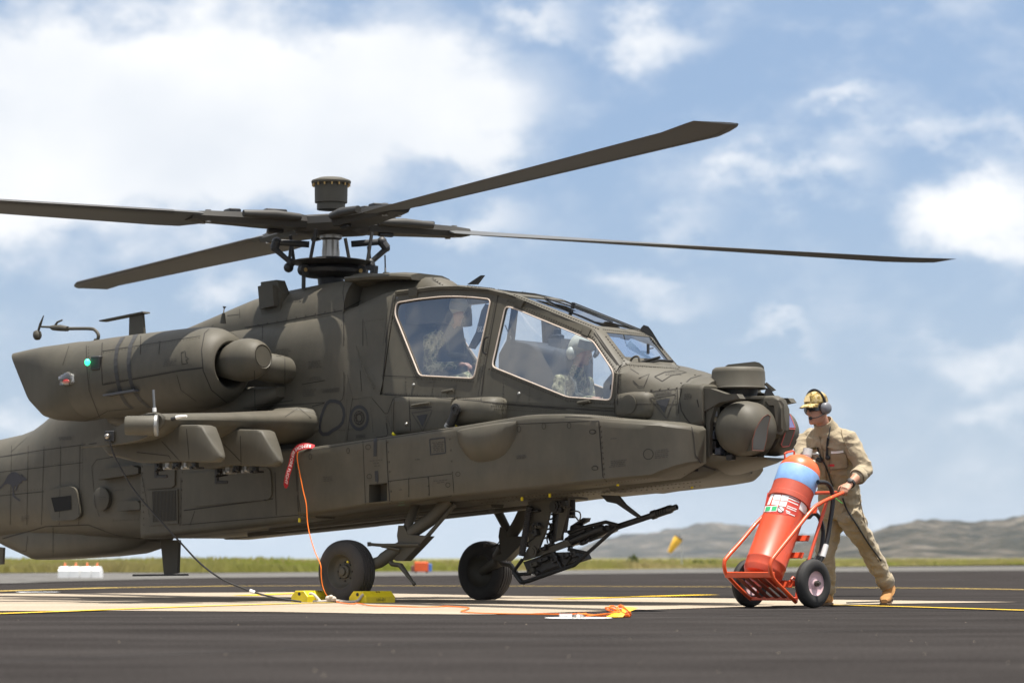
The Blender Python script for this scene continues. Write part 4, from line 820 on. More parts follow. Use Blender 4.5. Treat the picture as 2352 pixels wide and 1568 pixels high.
for s in (1, -1):
    gt([(340, 1172), (780, 1020), (930, 970), (1130, 790), (1470, 490)], [.020, .018, .018, .017, .016], s * .10, nm='guard_tube')
    gt([(270, 1185), (340, 1172)], .018, s * .10, nm='guard_tube')
    gt([(170, 1050), (270, 1185)], .022, s * .10, nm='guard_tube')
    gt([(280, 900), (170, 1050), (240, 1085), (380, 1075)], .017, s * .10, nm='guard_tube')
    gt([(660, 790), (780, 1020)], [.026, .015], s * .10, nm='guard_strut')
    gt([(920, 790), (810, 1000)], [.020, .012], s * .10, nm='guard_strut')
    gt([(860, 770), (1090, 815)], [.018, .014], s * .10, nm='guard_strut')
    gt([(860, 560), (1120, 480), (1330, 428), (1470, 470)], [.020, .018, .017, .02], s * .06, nm='upper_brace')
    gt([(1240, 460), (1160, 540)], .015, s * .06, nm='upper_brace')
    P = [H(*cg(x, y), s * .16) for x, y in ((330, 120), (860, 110), (850, 300), (760, 640), (700, 650), (740, 330), (620, 300), (560, 560), (470, 790), (390, 800), (390, 520), (395, 300))]
    b = MB(); vs_, fs_ = fill_poly(P); b.add(vs_, fs_); b.add([(p[0], p[1] - s * .03, p[2]) for p in vs_], fs_); n_ = len(P); b.add(P + [(p[0], p[1] - s * .03, p[2]) for p in P], [(i, (i + 1) % n_, n_ + (i + 1) % n_, n_ + i) for i in range(n_)]); hb(b, 'turret_yoke', OLIVE2, gun, smooth=20)
    P = [H(*cg(x, y), s * .13) for x, y in ((370, 760), (620, 740), (850, 650), (890, 720), (660, 800), (300, 910))]; b = MB(); b.prism(P, (0, -s * .03, 0)); hb(b, 'cradle_beam', OLIVE2, gun, smooth=20)
    b = MB(); b.lathe([(0, .055), (.015, .055), (.015, .035), (.02, .034), (.02, .001)], (H(*cg(410, 800), s * .16)), (0, s, 0), 24); hb(b, 'pivot_boss', OLIVE2, gun)
P = [H(*cg(x, y), .09) for x, y in ((290, 930), (640, 810), (960, 800), (1000, 890), (560, 1030), (480, 1085), (350, 1070), (320, 1000))]; b = MB(); b.prism(P, (0, -.18, 0)); hb(b, 'receiver', BLACK, gun, smooth=20)
P = [H(*cg(x, y), .05) for x, y in ((860, 640), (1330, 480), (1390, 470), (1400, 540), (1250, 610), (890, 720))]; b = MB(); b.prism(P, (0, -.10, 0)); hb(b, 'recoil_sleeve', mat('gun_steel', (.05, .048, .045, 1), .38), gun, smooth=20)
b = MB(); b.lathe([(-.02, .050), (0, .052), (.035, .052), (.04, .045)], H(*cg(870, 680), .0), H(*cg(960, 650), 0)[0:1] + (0, .3 * H(*cg(960, 650), 0)[0]) if False else (.95, 0, .31), 20); hb(b, 'sleeve_collar', STEEL, gun)
b = MB(); b.lathe([(-.2, .03), (-.18, .034), (.18, .034), (.2, .028)], H(*cg(1090, 590), .09), (.95, 0, .31), 16); hb(b, 'recoil_adapter', BLACK, gun)
# corrugated feed chutes
def chute(L_, v, r, nm):
    P = smooth_line([H(*cg(x, y), v) for x, y in L_], 6); pts = []; rs = []
    d = 0; step = .017; tot = [0]
    for a, c_ in zip(P, P[1:]): tot.append(tot[-1] + (c_ - a).length)
    n = int(tot[-1] / step)
    for i in range(n * 2):
        t = tot[-1] * i / (2 * n - 1); k = max(j for j in range(len(tot)) if tot[j] <= t + 1e-9); k = min(k, len(P) - 2); f = (t - tot[k]) / max(tot[k + 1] - tot[k], 1e-6)
        pts.append(P[k].lerp(P[k + 1], f)); rs.append(r if i % 2 else r * .82)
    hb(MB().tube(pts, rs, 12), nm, mat('chute_grey', (.045, .043, .042, 1), .6), gun, smooth=20)
chute(((370, 230), (345, 400), (310, 620), (275, 850)), .2, .034, 'feed_chute')
chute(((850, 330), (835, 450), (820, 560)), .12, .018, 'feed_chute')
chute(((700, 310), (690, 480), (650, 640)), -.12, .035, 'feed_chute')
gt([(750, 340), (740, 480), (740, 660)], [.035, .045, .045], .1, nm='drive_motor')
gt([(900, 150), (900, 380)], .035, -.05, nm='elevation_actuator')
b = MB(); c_ = H(*cg(690, 235), .165); b.lathe([(0, .052), (.02, .052), (.02, .03), (.028, .03), (.028, .001)], c_, (0, 1, 0), 20); hb(b, 'turret_bearing', BLACK, gun)
gt([(870, 350), (920, 345), (960, 380), (985, 410), (1010, 370), (1000, 310), (950, 290), (890, 295)], .007, .08, nm='hose', m=GREYM, sm=4)
P = [H(*cg(x, y), .06) for x, y in ((880, 480), (1040, 375), (1025, 420), (940, 465), (1070, 490), (1060, 540), (860, 640))]; b = MB(); b.prism(P, (0, -.12, 0)); hb(b, 'link_chute', BLACK, gun, smooth=20)
for k, (x, y) in enumerate(((650, 340), (650, 400), (660, 460), (650, 520), (640, 580), (380, 470), (375, 560), (560, 640))):
    p = H(*cg(x, y), -.05); b = MB(); b.tube([(p[0] - .06, p[1], p[2]), (p[0] + .06, p[1] + .05, p[2] + .01)], .009, 6); hb(b, 'harness_clip', BLACK, gun)
b = MB(); b.lathe([(0, .34), (.05, .34), (.055, .30)], (H(*cg(640, 120), 0)[0], 0, H(*cg(640, 110), 0)[2] - .03), (0, 0, 1), 40); hb(b, 'turret_ring', OLIVE2, gun)
gr_ = random.Random(11)
for k, (x, y, w_, h_, v) in enumerate(((440, 960, 90, 60, .11), (560, 900, 120, 50, .11), (700, 900, 80, 70, .11), (840, 850, 90, 60, .11), (940, 830, 60, 80, .10), (400, 1040, 90, 60, .10), (470, 1070, 50, 50, .10), (620, 720, 110, 40, .12), (560, 760, 60, 50, .15), (460, 470, 70, 70, .19), (500, 490, 40, 40, .2), (450, 560, 60, 90, .19), (800, 190, 90, 70, .18), (760, 280, 50, 60, .18), (690, 650, 120, 50, .10), (860, 250, 40, 30, .19), (1050, 690, 80, 40, .08), (1160, 650, 120, 24, .09), (1280, 520, 80, 30, .06), (1360, 500, 60, 70, .05), (1000, 830, 60, 60, -.08), (440, 290, 120, 30, .18))):
    p = H(*cg(x, y), v); kx = .1831 / 260; b = MB(); b.box(p, (w_ * kx * 1.25, .05, h_ * kx), Matrix.Rotation(R(-18 if y > 500 else 0), 3, 'Y'), bev=.005); b.tube([(p[0] - .02, p[1] + .02, p[2]), (p[0] - .02, p[1] + .04, p[2])], .012, 8); hb(b, 'gun_fitting', (BLACK, OLIVE2, GREYM)[0 if k % 5 else 1], gun)
for k in range(7):
    x0, y0 = gr_.uniform(380, 860), gr_.uniform(180, 600); gt([(x0, y0), (x0 + gr_.uniform(-60, 60), y0 + 90), (x0 + gr_.uniform(-90, 90), y0 + 190), (x0 + gr_.uniform(-60, 60), y0 + 280)], .007, gr_.uniform(-.1, .17), nm='gun_cable', sm=4, n=6)
P = [H(*cg(x, y), .10) for x, y in ((1260, 90), (1480, 100), (1570, 210), (1745, 350), (1720, 372), (1680, 350), (1460, 200), (1340, 175))]; b = MB(); b.prism(P, (0, -.03, 0)); hb(b, 'wire_cutter', BLACK, smooth=20)
P = [H(*cg(x, y), -.10) for x, y in ((1260, 90), (1480, 100), (1570, 210), (1745, 350), (1720, 372), (1680, 350), (1460, 200), (1340, 175))]
# ---- rotor
RU = -1.14
def RZ(y): return H(760, y, 0)[2]
rot = empty('main_rotor'); rot.parent = heli; rot.location = (RU, 0, 0)
def rb(b, name, m=BLACK, parent=None, smooth=35): return b.build(name, m, parent or rot, smooth)
b = MB(); b.lathe([(RZ(660), .12), (RZ(640), .13), (RZ(628), .13)], (0, 0, 0), (0, 0, 1), 32); rb(b, 'mast_base')
b = MB(); b.lathe([(RZ(600), .088), (RZ(578), .088), (RZ(570), .083), (RZ(552), .080), (RZ(548), .11), (RZ(540), .11), (RZ(538), .06), (RZ(525), .06)], (0, 0, 0), (0, 0, 1), 32); rb(b, 'mast', STEEL)
b = MB(); b.lathe([(RZ(640), .10), (RZ(636), .25), (RZ(628), .30), (RZ(620), .31), (RZ(612), .26), (RZ(608), .2)], (0, 0, 0), (0, 0, 1), 40); lo = rb(b, 'stationary_swashplate', BLACK)
for a in (0, 120, 240):
    a = R(a + 20); b = MB(); p = Vector((.33 * math.cos(a), .33 * math.sin(a), RZ(625))); b.lathe([(-.03, .055), (.03, .055)], p, (math.sin(a), -math.cos(a), 0), 16); b.lathe([(-.035, .02), (.035, .02)], p, (math.sin(a), -math.cos(a), 0), 12, mi=1); b.tube([p, (p.x, p.y, RZ(668))], .02, 8); rb(b, 'control_link', [BLACK, BRASS])
b = MB(); b.lathe([(RZ(618), .10), (RZ(615), .20), (RZ(607), .37), (RZ(602), .40), (RZ(599), .36), (RZ(595), .24), (RZ(594), .17), (RZ(592), .17)], (0, 0, 0), (0, 0, 1), 48); rb(b, 'rotating_swashplate', BLACK)
b = MB(); b.lathe([(RZ(482), .139), (RZ(466.5), .139), (RZ(466), .160), (RZ(423), .163), (RZ(422.5), .19), (RZ(418), .196), (RZ(415), .19), (RZ(409), .12), (RZ(407), .001)], (0, 0, 0), (0, 0, 1), 48); cap = rb(b, 'hub_unit', OLIVE2, smooth=30)
b = MB()
for k in range(16):
    a = 2 * math.pi * k / 16; b.box((.182 * math.cos(a), .182 * math.sin(a), RZ(425)), (.014, .014, .03), Matrix.Rotation(a, 3, 'Z'))
b.build('hub_bolts', BRASS, cap, kind='stuff')
hz = (RZ(497) + RZ(535)) / 2
b = MB(); pr = []
for zz, rr in ((-.10, .22), (-.09, .30), (-.02, .34), (.05, .33), (.075, .25), (.08, .14)):
    pr.append([(rr * (1 + .22 * abs(math.cos(2 * (a - R(63)))) ** 2) * math.cos(a), rr * (1 + .22 * abs(math.cos(2 * (a - R(63)))) ** 2) * math.sin(a), hz + zz) for a in [2 * math.pi * k / 40 for k in range(40)]])
b.loft(pr); rb(b, 'hub_body', mat('hub_paint', (.034, .031, .026, 1), .55), smooth=30)
BLADEM = mat('rotor_blade_paint', (.085, .088, .090, 1), .55, var=.10, vscale=1.5)
def blade(wang, cone=.0):
    a0 = wang + YAW; Q = Matrix.Rotation(a0, 3, 'Z')
    bl = empty('rotor_blade'); bl.parent = rot; bl.location = (0, 0, hz); bl.rotation_euler = (0, 0, a0)
    rr = []
    for r_, ch, th, sw, tw in ((1.25, .30, .075, 0, 9), (1.45, .50, .065, 0, 9), (1.7, .533, .055, 0, 8.5), (4.0, .533, .05, 0, 5), (6.75, .533, .046, 0, 1.5), (7.0, .50, .04, .06, 1), (7.2, .45, .032, .12, .5), (7.315, .40, .02, .17, .5)):
        ring = []; t_ = R(tw)
        for x, y in ((.25, 0), (.235, .35), (.19, .75), (.08, 1), (-.15, .8), (-.45, .35), (-.74, .05), (-.75, 0), (-.74, -.03), (-.45, -.18), (-.15, -.42), (.08, -.6), (.19, -.5), (.235, -.28)):
            X, Z = x * ch - sw, y * th * .5
            ring.append((r_, (X * math.cos(t_) - Z * math.sin(t_)), X * math.sin(t_) + Z * math.cos(t_) + cone * (r_ - 1)))
        rr.append(ring)
    b = MB(); b.loft(rr); b.build('blade_skin', BLADEM, bl, 40)
    le = (11, 12, 13, 0, 1, 2); b = MB(); b.loft([[Vector(q[i]) + Vector((0, .004, .0025 if i in (1, 2) else -.0025 if i in (11, 12) else 0)) for i in le] for q in rr[2:]], False, False, closed=False); b.build('erosion_strip', mat('worn_blade_edge', (.045, .045, .046, 1), .4), bl, 40)
    b = MB(); b.loft([[(r_, y, z + dz) for y, z in ((-w, -h_), (w, -h_), (w + .02, 0), (w, h_), (-w, h_), (-w - .02, 0))] for r_, w, h_, dz in ((.24, .10, .05, 0), (.40, .16, .065, 0), (.75, .15, .06, 0), (1.0, .12, .055, 0), (1.3, .10, .05, 0), (1.5, .09, .035, .0))]); b.build('pitch_housing', mat('hub_paint', (.034, .031, .026, 1), .55), bl, 30)
    b = MB(); b.tube([(.42, .19, .03), (.7, .22, .035), (1.02, .20, .03)], [.035, .045, .035], 12); b.build('lag_damper', mat('hub_paint', (.034, .031, .026, 1), .55), bl)
    b = MB(); b.tube([(.42, -.19, .03), (.7, -.22, .035), (1.02, -.20, .03)], [.035, .045, .035], 12); b.build('lag_damper', mat('hub_paint', (.034, .031, .026, 1), .55), bl)
    for q_ in (((.62, .05, .085), (.22, .09, .05)), ((1.05, 0, .07), (.12, .16, .04)), ((.55, -.1, -.08), (.16, .05, .04))): b = MB(); b.box(*q_, bev=.008); b.build('housing_fitting', BLACK, bl)
    b = MB(); b.tube([(1.33, -.07, -.06), (1.33, -.07, .06)], .03, 10); b.tube([(1.33, .07, -.06), (1.33, .07, .06)], .03, 10); b.build('blade_pin', STEEL, bl)
    b = MB(); b.tube([(.30, .30, hz * 0 - .09), (.33, .24, RZ(603) - hz)], .018, 8); b.build('pitch_link', BLACK, bl)
W0 = R(29)
for k in range(4): blade(W0 + k * math.pi / 2)
def scissor(L_, name='drive_scissor'):
    P = [Vector(HP(*cm(x, y), (RU, 0, 0), (.63, .777, 0))) for x, y in L_]; P = [Vector((p.x - RU, -p.y, p.z)) for p in P]
    b = MB(); b.tube(P[:2], .032, 10); b.tube(P[1:3], .045, 10); b.tube(P[2:], [.03, .026], 10); b.ball(P[1], .05, 10, 8); b.ball(P[2], .035, 8, 6); b.ball(P[3], .045, 8, 6); rb(b, name, mat('scissor_paint', (.03, .03, .03, 1), .5))
scissor(((880, 570), (540, 545), (515, 610), (690, 760), ))
scissor(((1320, 565), (1640, 540), (1690, 610), (1520, 760)))
for x0 in ((690, 570, 665, 810), (1500, 590, 1520, 790)):
    P = [Vector(HP(*cm(*q_), (RU, 0, 0), (.63, .777, 0))) for q_ in ((x0[0], x0[1]), (x0[2], x0[3]))]; b = MB(); b.tube([(p.x - RU, -p.y, p.z) for p in P], .016, 8); b.ball((P[1].x - RU, -P[1].y, P[1].z), .05, 10, 8); rb(b, 'pitch_link')

# ---- antennas, lamps, probes and other fittings
def ht(L_, r, v, nm, m=OLIVE2, n=8, sm=0, parent=None):
    P = [H(x, y, v) for x, y in L_]
    if sm: P = smooth_line(P, sm)
    return hb(MB().tube(P, r, n), nm, m, parent)
# air-data boom on the nacelle
o = ht([c1(690, 480), c1(690, 400), c1(700, 375)], [.05, .03, .026], 1.12, 'boom_foot')
ht([c1(705, 385), c1(712, 345), c1(690, 310), c1(650, 297), c1(500, 297)], .017, 1.12, 'air_data_boom', sm=5)
ht([c1(490, 298), c1(440, 292), c1(385, 290), c1(360, 285), c1(300, 283)], [.026, .032, .028, .012, .010], 1.12, 'air_data_probe', n=12)
ht([c1(395, 280), c1(415, 250), c1(450, 235)], [.012, .011, .009], 1.12, 'probe_fin')
ht([c1(275, 320), c1(292, 265), c1(316, 202)], [.012, .014, .005], 1.12, 'probe_vane')
b = MB(); p = H(*c1(270, 342), 1.12); b.lathe([(-.045, .02), (-.03, .040), (0, .046), (.025, .042), (.045, .03), (.04, .025), (.02, .001)], p, (.3, .2, -1), 20); hb(b, 'probe_cup', OLIVE2)
# blade and T-shaped antennas
P = [H(*c1(x, y), 1.0) for x, y in ((715, 236), (1030, 172), (1034, 182), (718, 245))]; b = MB(); b.prism(P, (0, -.10, .0)); hb(b, 'antenna_plate', OLIVE2, smooth=20)
P = [H(*c1(x, y), .97) for x, y in ((935, 190), (1028, 178), (1040, 330), (932, 345))]; b = MB(); b.prism(P, (0, -.03, 0)); hb(b, 'antenna_mast', OLIVE2, smooth=20)
ht([c1(1612, 260), c1(1617, 185)], [.032, .014], .75, 'stub_antenna'); ht([c1(1617, 185), c1(1622, 150)], [.005, .005], .75, 'stub_antenna_tip', BRASS); ht([c1(1622, 152), c1(1624, 136)], [.006, .02], .75, 'stub_antenna_cap')
P = [H(*c2(x, y), .44) for x, y in ((300, 1250), (280, 1060), (306, 1050), (306, 1022), (440, 1003), (480, 1110), (470, 1340), (330, 1355))]; b = MB(); b.prism(P, (0, -.12, 0)); hb(b, 'beacon_housing', OLIVE2, smooth=20)
P = [H(*c2(x, y), .50) for x, y in ((280, 1062), (405, 1045), (418, 1225), (296, 1250))]; b = MB(); b.prism(P, (0, -.07, 0)); hb(b, 'beacon_cover', OLIVE2, smooth=20)
ht([c2(1378, 972), c2(1378, 940)], [.035, .032], .1, 'whip_base', BLACK, 12); ht([c2(1372, 938), c2(1371, 900)], .010, .1, 'whip_collar', GREYM); ht([c2(1371, 902), c2(1368, 792)], .007, .1, 'whip_antenna', BLACK)
P = [H(*c2(x, y), .12) for x, y in ((1195, 915), (1200, 885), (1275, 880), (1275, 905), (1270, 950), (1240, 952), (1240, 910))]; b = MB(); b.prism(P, (0, -.06, 0)); hb(b, 'rotor_sensor', BLACK, smooth=20)
p = H(*c2(1220, 985), .1); b = MB(); b.ball((p[0], .1, p[2] - .03), (.22, .2, .075), 24, 10); hb(b, 'mast_fairing', OLIVE)
P = [H(*c3(x, y), .0) for x, y in ((700, 165), (800, 98), (822, 96), (770, 165))]; b = MB(); b.prism([(p[0], .015, p[2]) for p in P], (0, -.03, 0)); hb(b, 'roof_wire_cutter', BLACK, smooth=20)
P = [HP(*ck(x, y), (2.45, 0, 2.4), (.63, .777, 0)) for x, y in ((1640, 790), (1690, 733), (1745, 750), (1785, 800), (1900, 985), (1925, 1030), (1880, 990), (1800, 880), (1740, 850))]; b = MB(); b.prism(P, (-.02, -.02, 0)); hb(b, 'windscreen_wire_cutter', BLACK, smooth=20)
# wipers
ht([ck(870, 475), ck(1660, 790)], .006, -.05, 'wiper_arm', BLACK); ht([ck(525, 415), ck(860, 520), ck(1320, 700)], .008, -.05, 'wiper_blade', BLACK); ht([ck(865, 470), ck(850, 540)], .018, -.05, 'wiper_joint', BLACK)
ht([ck(1610, 1190), ck(1880, 1112)], [.016, .012], .18, 'lower_wiper_arm', BLACK); ht([ck(1650, 1135), ck(2030, 1160)], .012, .05, 'lower_wiper_blade', BLACK); ht([ck(1680, 1185), ck(1915, 1150)], .008, .12, 'wiper_link', BLACK)
ht([ck(1520, 1180), ck(1560, 1120), ck(1605, 1102), ck(1635, 1130), ck(1655, 1310)], .010, .30, 'handrail', OLIVE2, sm=5)
# hand grips and footrails on the door and flank
ht([c3(848, 560), c3(825, 575), c3(812, 640), c3(815, 675), c3(835, 688)], .009, .52, 'door_handle', BLACK, sm=4)
ht([c3(505, 972), c3(590, 957)], [.014, .016], .585, 'footrail', OLIVE2); ht([c3(540, 985), c3(545, 965)], .012, .57, 'footrail_foot', OLIVE2)
ht([c3(1525, 1055), c3(1615, 1040)], [.014, .016], .58, 'footrail', OLIVE2); ht([c3(1560, 1072), c3(1563, 1050)], .012, .565, 'footrail_foot', OLIVE2)
ht([c3(275, 1075), c3(345, 1063), c3(410, 1055)], .011, .675, 'pod_handle', OLIVE2)
ht([(818, 795), (838, 855), (858, 892)], [.006, .008, .006], .60, 'flank_rod', OLIVE2)
# swivel on the drum
b = MB(); b.lathe([(0, .052), (.02, .052), (.022, .036), (.03, .036), (.03, .02), (.02, .018), (.02, .001)], H(*c3(612, 1103), .80), (0, 1, 0), 24); hb(b, 'swivel_boss', BLACK)
ht([c3(612, 1103), c3(588, 1170), c3(560, 1230)], [.045, .04, .045], .78, 'swivel_arm', BLACK, 12); ht([c3(560, 1215), c3(545, 1240)], .035, .79, 'swivel_clamp', GREYM, 12)
# formation and anti-collision lamps on the nacelle
b = MB(); p = H(*c1(490, 660), 1.49); b.lathe([(-.04, .07), (.0, .07), (.02, .062)], p, (.0, 1, 0), 24); lampb = hb(b, 'lamp_base', OLIVE2)
b = MB(); b.box((p[0], p[1] + .02, p[2]), (.20, .09, .12), bev=.038); hb(b, 'lamp_glass', LENS, lampb, smooth=60)
b = MB(); b.box((p[0] + .03, p[1] - .005, p[2]), (.12, .03, .09), bev=.012); hb(b, 'lamp_reflector', mat('lamp_reflector', (.62, .6, .57, 1), .25, metal=.4), lampb)
b = MB(); b.ball((p[0] - .0, p[1] + .015, p[2] - .025), (.05, .03, .022), 12, 8); hb(b, 'lamp_filter', mat('red_lamp_filter', (.5, .03, .03, 1), .2), lampb)
b = MB(); p = H(*c1(690, 545), 1.50); b.box((p[0], p[1] - .02, p[2]), (.13, .06, .14), bev=.01); lb = hb(b, 'navigation_lamp_housing', BLACK)
b = MB(); p = H(*c1(632, 540), 1.53); b.ball(p, (.028, .028, .034), 16, 10); hb(b, 'navigation_lamp', GREEN_L, lb)
P = [H(*c1(x, y), 1.515) for x, y in ((740, 772), (965, 735), (975, 748), (745, 785))]; b = MB(); b.prism(P, (0, -.08, .0)); hb(b, 'nacelle_strake', mat('grey_strake', (.07, .072, .078, 1), .5), smooth=20)
# wing tip fittings
ht([cw(742, 185), cw(740, 140)], .018, 2.66, 'whip_collar', WHITE, 10); ht([cw(740, 142), cw(732, 0), cw(728, -60)], .011, 2.66, 'whip_antenna', mat('grey_antenna', (.12, .13, .14, 1), .5), 8)
ht([cw(935, 265), cw(985, 252)], [.02, .014], 2.6, 'pitot_base', BLACK); ht([cw(985, 245), cw(1040, 235), cw(1098, 230)], [.017, .012, .010], 2.6, 'pitot_cover', WHITE)
ht([cw(120, 530), cw(0, 548)], .006, 2.62, 'static_wick', GREYM, 6)
p = H(*cw(245, 455), 2.66); b = MB(); b.box(p, (.12, .02, .10), bev=.006); b.ball((p[0] - .01, p[1] + .02, p[2]), .026, 12, 8, mi=1); hb(b, 'ground_socket', [BLACK, STEEL])
# belly blade antenna, aft pods, grille
P = [H(*c8(x, y), .02) for x, y in ((1160, 1010), (1290, 1010), (1280, 1250), (1185, 1260))]; b = MB(); b.prism(P, (0, -.04, 0)); hb(b, 'belly_antenna', OLIVE2, smooth=20)
P = [H(*c8(x, y), .08) for x, y in ((958, 1258), (1282, 1255), (1284, 1268), (958, 1272))]; b = MB(); b.prism(P, (0, -.16, 0)); hb(b, 'belly_antenna_foot', BLACK, smooth=20)
for L_, v0 in ((((705, 575), (735, 500), (950, 470), (1000, 490), (1000, 530)), .66), (((845, 800), (860, 735), (990, 725), (1010, 745), (1010, 790)), .68)):
    P = [H(*c8(x, y), v0) for x, y in L_]; b = MB(); b.prism(P, (0, -.18, 0)); hb(b, 'scoop', OLIVE2, smooth=20, shell=True)
b = MB(); b.lathe([(0, .12), (.03, .12), (.035, .11), (.035, .001)], H(*c8(745, 715), .575), (0, 1, 0), 32); hb(b, 'round_cover', OLIVE2, shell=True)
o = None
P = [H(*c8(x, y), .806) for x, y in ((1085, 655), (1285, 590), (1290, 885), (1095, 910))]
P = [H(*c8(x, y), .803) for x, y in ((1080, 650), (1290, 640), (1293, 890), (1090, 908))]; b = MB(); b.prism(P, (0, .012, 0)); gf = hb(b, 'grille_frame', OLIVE2, smooth=20)
P = [H(*c8(x, y), .817) for x, y in ((1100, 660), (1272, 650), (1275, 868), (1105, 880))]; b = MB(); b.prism(P, (0, .002, 0)); hb(b, 'grille_screen', BLACK, gf, smooth=0)
for k in range(17):
    t = (k + .5) / 17; a = Vector(P[0]).lerp(Vector(P[1]), t); c_ = Vector(P[3]).lerp(Vector(P[2]), t); b = MB(); b.tube([a + Vector((0, .004, 0)), c_ + Vector((0, .004, 0))], .004, 5); hb(b, 'grille_bar', OLIVE2, gf)
P = [H(*c8(x, y), .803) for x, y in ((1050, 470), (1275, 470), (1272, 615), (1250, 632), (1075, 645), (1055, 620))]; b = MB(); b.prism(P, (0, .02, 0)); hb(b, 'access_door', OLIVE2, smooth=20, shell=True)
P = round_poly([H(*c8(x, y), .803) for x, y in ((1325, 530), (1960, 480), (1975, 715), (1400, 770), (1340, 720))], .08); b = MB(); b.prism(P, (0, .012, 0)); hb(b, 'bay_door', OLIVE, smooth=20, shell=True)
P = round_poly([H(*c8(x, y), .575) for x, y in ((328, 660), (500, 618), (550, 640), (585, 830), (540, 865), (370, 870))], .06); b = MB(); b.prism(P, (0, -.03, 0)); hd = hb(b, 'tail_hatch', OLIVE, smooth=20, shell=True)
# tail beyond the left edge of the picture
b = MB(); b.loft([[(u0 + x * c_, y * t_, z) for x, y in ((0, 0), (-.1, .5), (-.35, .7), (-.7, .4), (-1, 0), (-.7, -.4), (-.35, -.7), (-.1, -.5))] for u0, c_, t_, z in ((-9.0, 1.25, .16, 1.3), (-9.5, 1.0, .14, 2.3), (-9.95, .8, .11, 3.2))]); hb(b, 'tail_fin', OLIVE)
b = MB(); b.loft([[(-9.2 + x * .8, v, 1.05 + y * .06) for x, y in ((0, 0), (-.1, .5), (-.4, .7), (-1, 0), (-.4, -.7), (-.1, -.5))] for v in (-1.7, 0, 1.7)]); hb(b, 'tailplane', OLIVE)
b = MB(); b.tube([(-9.4, 0, 1.1), (-9.55, 0, .5), (-9.6, 0, .22)], [.06, .045, .04], 12); hb(b, 'tail_leg', OLIVE2)
b = MB(); b.lathe([(-.06, .1), (-.08, .17), (-.05, .215), (.05, .215), (.08, .17), (.06, .1)], (-9.62, 0, .215), (0, 1, 0), 32); hb(b, 'tail_wheel', RUBBERD)
P = [H(*c8(x, y), .1) for x, y in ((-60, 1055), (24, 1065), (18, 1185), (-60, 1190))]; b = MB(); b.prism(P, (0, -.03, 0)); hb(b, 'boom_antenna', OLIVE2, smooth=20)

# cockpit odds and ends seen through the glass
ht([ck(1378, 838), ck(1390, 865), ck(1500, 900), ck(1528, 880)], .010, -.1, 'grab_handle', COCK, sm=4)
p = HP(*ck(1742, 1015), (2.62, -.1, 2.25), (.63, .777, 0)); b = MB(); b.box(p, (.02, .03, .10), bev=.006); b.tube([p, (p[0] + .03, p[1] - .04, p[2] + .01)], .006, 6); hb(b, 'mirror', COCK)
ht([c3(980, 470), c3(1020, 560), c3(1040, 740), c3(1060, 840)], .007, .30, 'door_strut', GREYM)

# ------------------------------------------------------------------ seams, rivets, stencils laid on the skin
_v, _f = [], []
for v_, f_ in SHELL:
    o_ = len(_v); _v += [Vector(p) for p in v_]; _f += [tuple(i + o_ for i in f) for f in f_]
BVH = BVHTree.FromPolygons(_v, _f)
_O = HEL_I @ CAM_P; _O = Vector((_O.x, -_O.y, _O.z))
def hit(px, py):
    D = HEL_I.to_3x3() @ px_dir(px, py); D = Vector((D.x, -D.y, D.z))
    loc, n, i, d = BVH.ray_cast(_O, D)
    if loc is None: return None
    if n.dot(D) > 0: n = -n
    return loc, n.normalized()
def trace(L_, step=6.0):
    out = []
    for (a, b_), (c_, d_) in zip(L_, L_[1:]):
        n = max(1, int(math.hypot(c_ - a, d_ - b_) / step))
        for k in range(n): out.append((a + (c_ - a) * k / n, b_ + (d_ - b_) * k / n))
    out.append(L_[-1]); return [q for q in (hit(*p) for p in out) if q]
def ribbon(b, L_, w, off=.0025, closed=False, step=6.0):
    T = trace(L_ + ([L_[0]] if closed else []), step)
    if len(T) < 2: return b
    rows = []
    for i, (p, n) in enumerate(T):
        t = (T[min(i + 1, len(T) - 1)][0] - T[max(i - 1, 0)][0])
        if t.length < 1e-6: continue
        if rows and (p - rows[-1][2]).length > .12: 
            if len(rows) > 1: b.loft([r[:2] for r in rows], False, False, closed=False)
            rows = []
        s = n.cross(t.normalized()); rows.append((p + n * off + s * w / 2, p + n * off - s * w / 2, p))
    if len(rows) > 1: b.loft([r[:2] for r in rows], False, False, closed=False)
    return b
def decal(L_, m, name, off=.003, label=None):
    P = [q for q in (hit(*p) for p in L_) if q]
    if len(P) < 3: return
    b = MB(); vs_, fs_ = fill_poly([p + n * off for p, n in P]); b.add(vs_, fs_); return hb(b, name, m, smooth=0, label=label)
def tri_decal(L_, m, name, n=9, off=.004):
    (ax_, ay), (bx_, by), (cx_, cy) = L_; b = MB(); ids = {}
    for i in range(n + 1):
        for j in range(n + 1 - i):
            s_, t_ = i / n, j / n; q = hit(ax_ + (bx_ - ax_) * s_ + (cx_ - ax_) * t_, ay + (by - ay) * s_ + (cy - ay) * t_)
            if q: ids[i, j] = len(b.v); b.v.append(tuple(q[0] + q[1] * off))
    for i in range(n):
        for j in range(n - i):
            for T in (((i, j), (i + 1, j), (i, j + 1)), ((i + 1, j), (i + 1, j + 1), (i, j + 1))):
                if all(k in ids for k in T): b.f.append(tuple(ids[k] for k in T)); b.mi.append(0)
    if b.f: hb(b, name, m, smooth=0)
def C(c, L_): return [c(x, y) for x, y in L_]
def circ(c, x, y, rx, ry, n=28): return [c(x + rx * math.cos(2 * math.pi * k / n), y + ry * math.sin(2 * math.pi * k / n)) for k in range(n)]
SE = []   # (polyline, width)
def sm(c, *pts, w=.007): SE.append((C(c, pts), w))
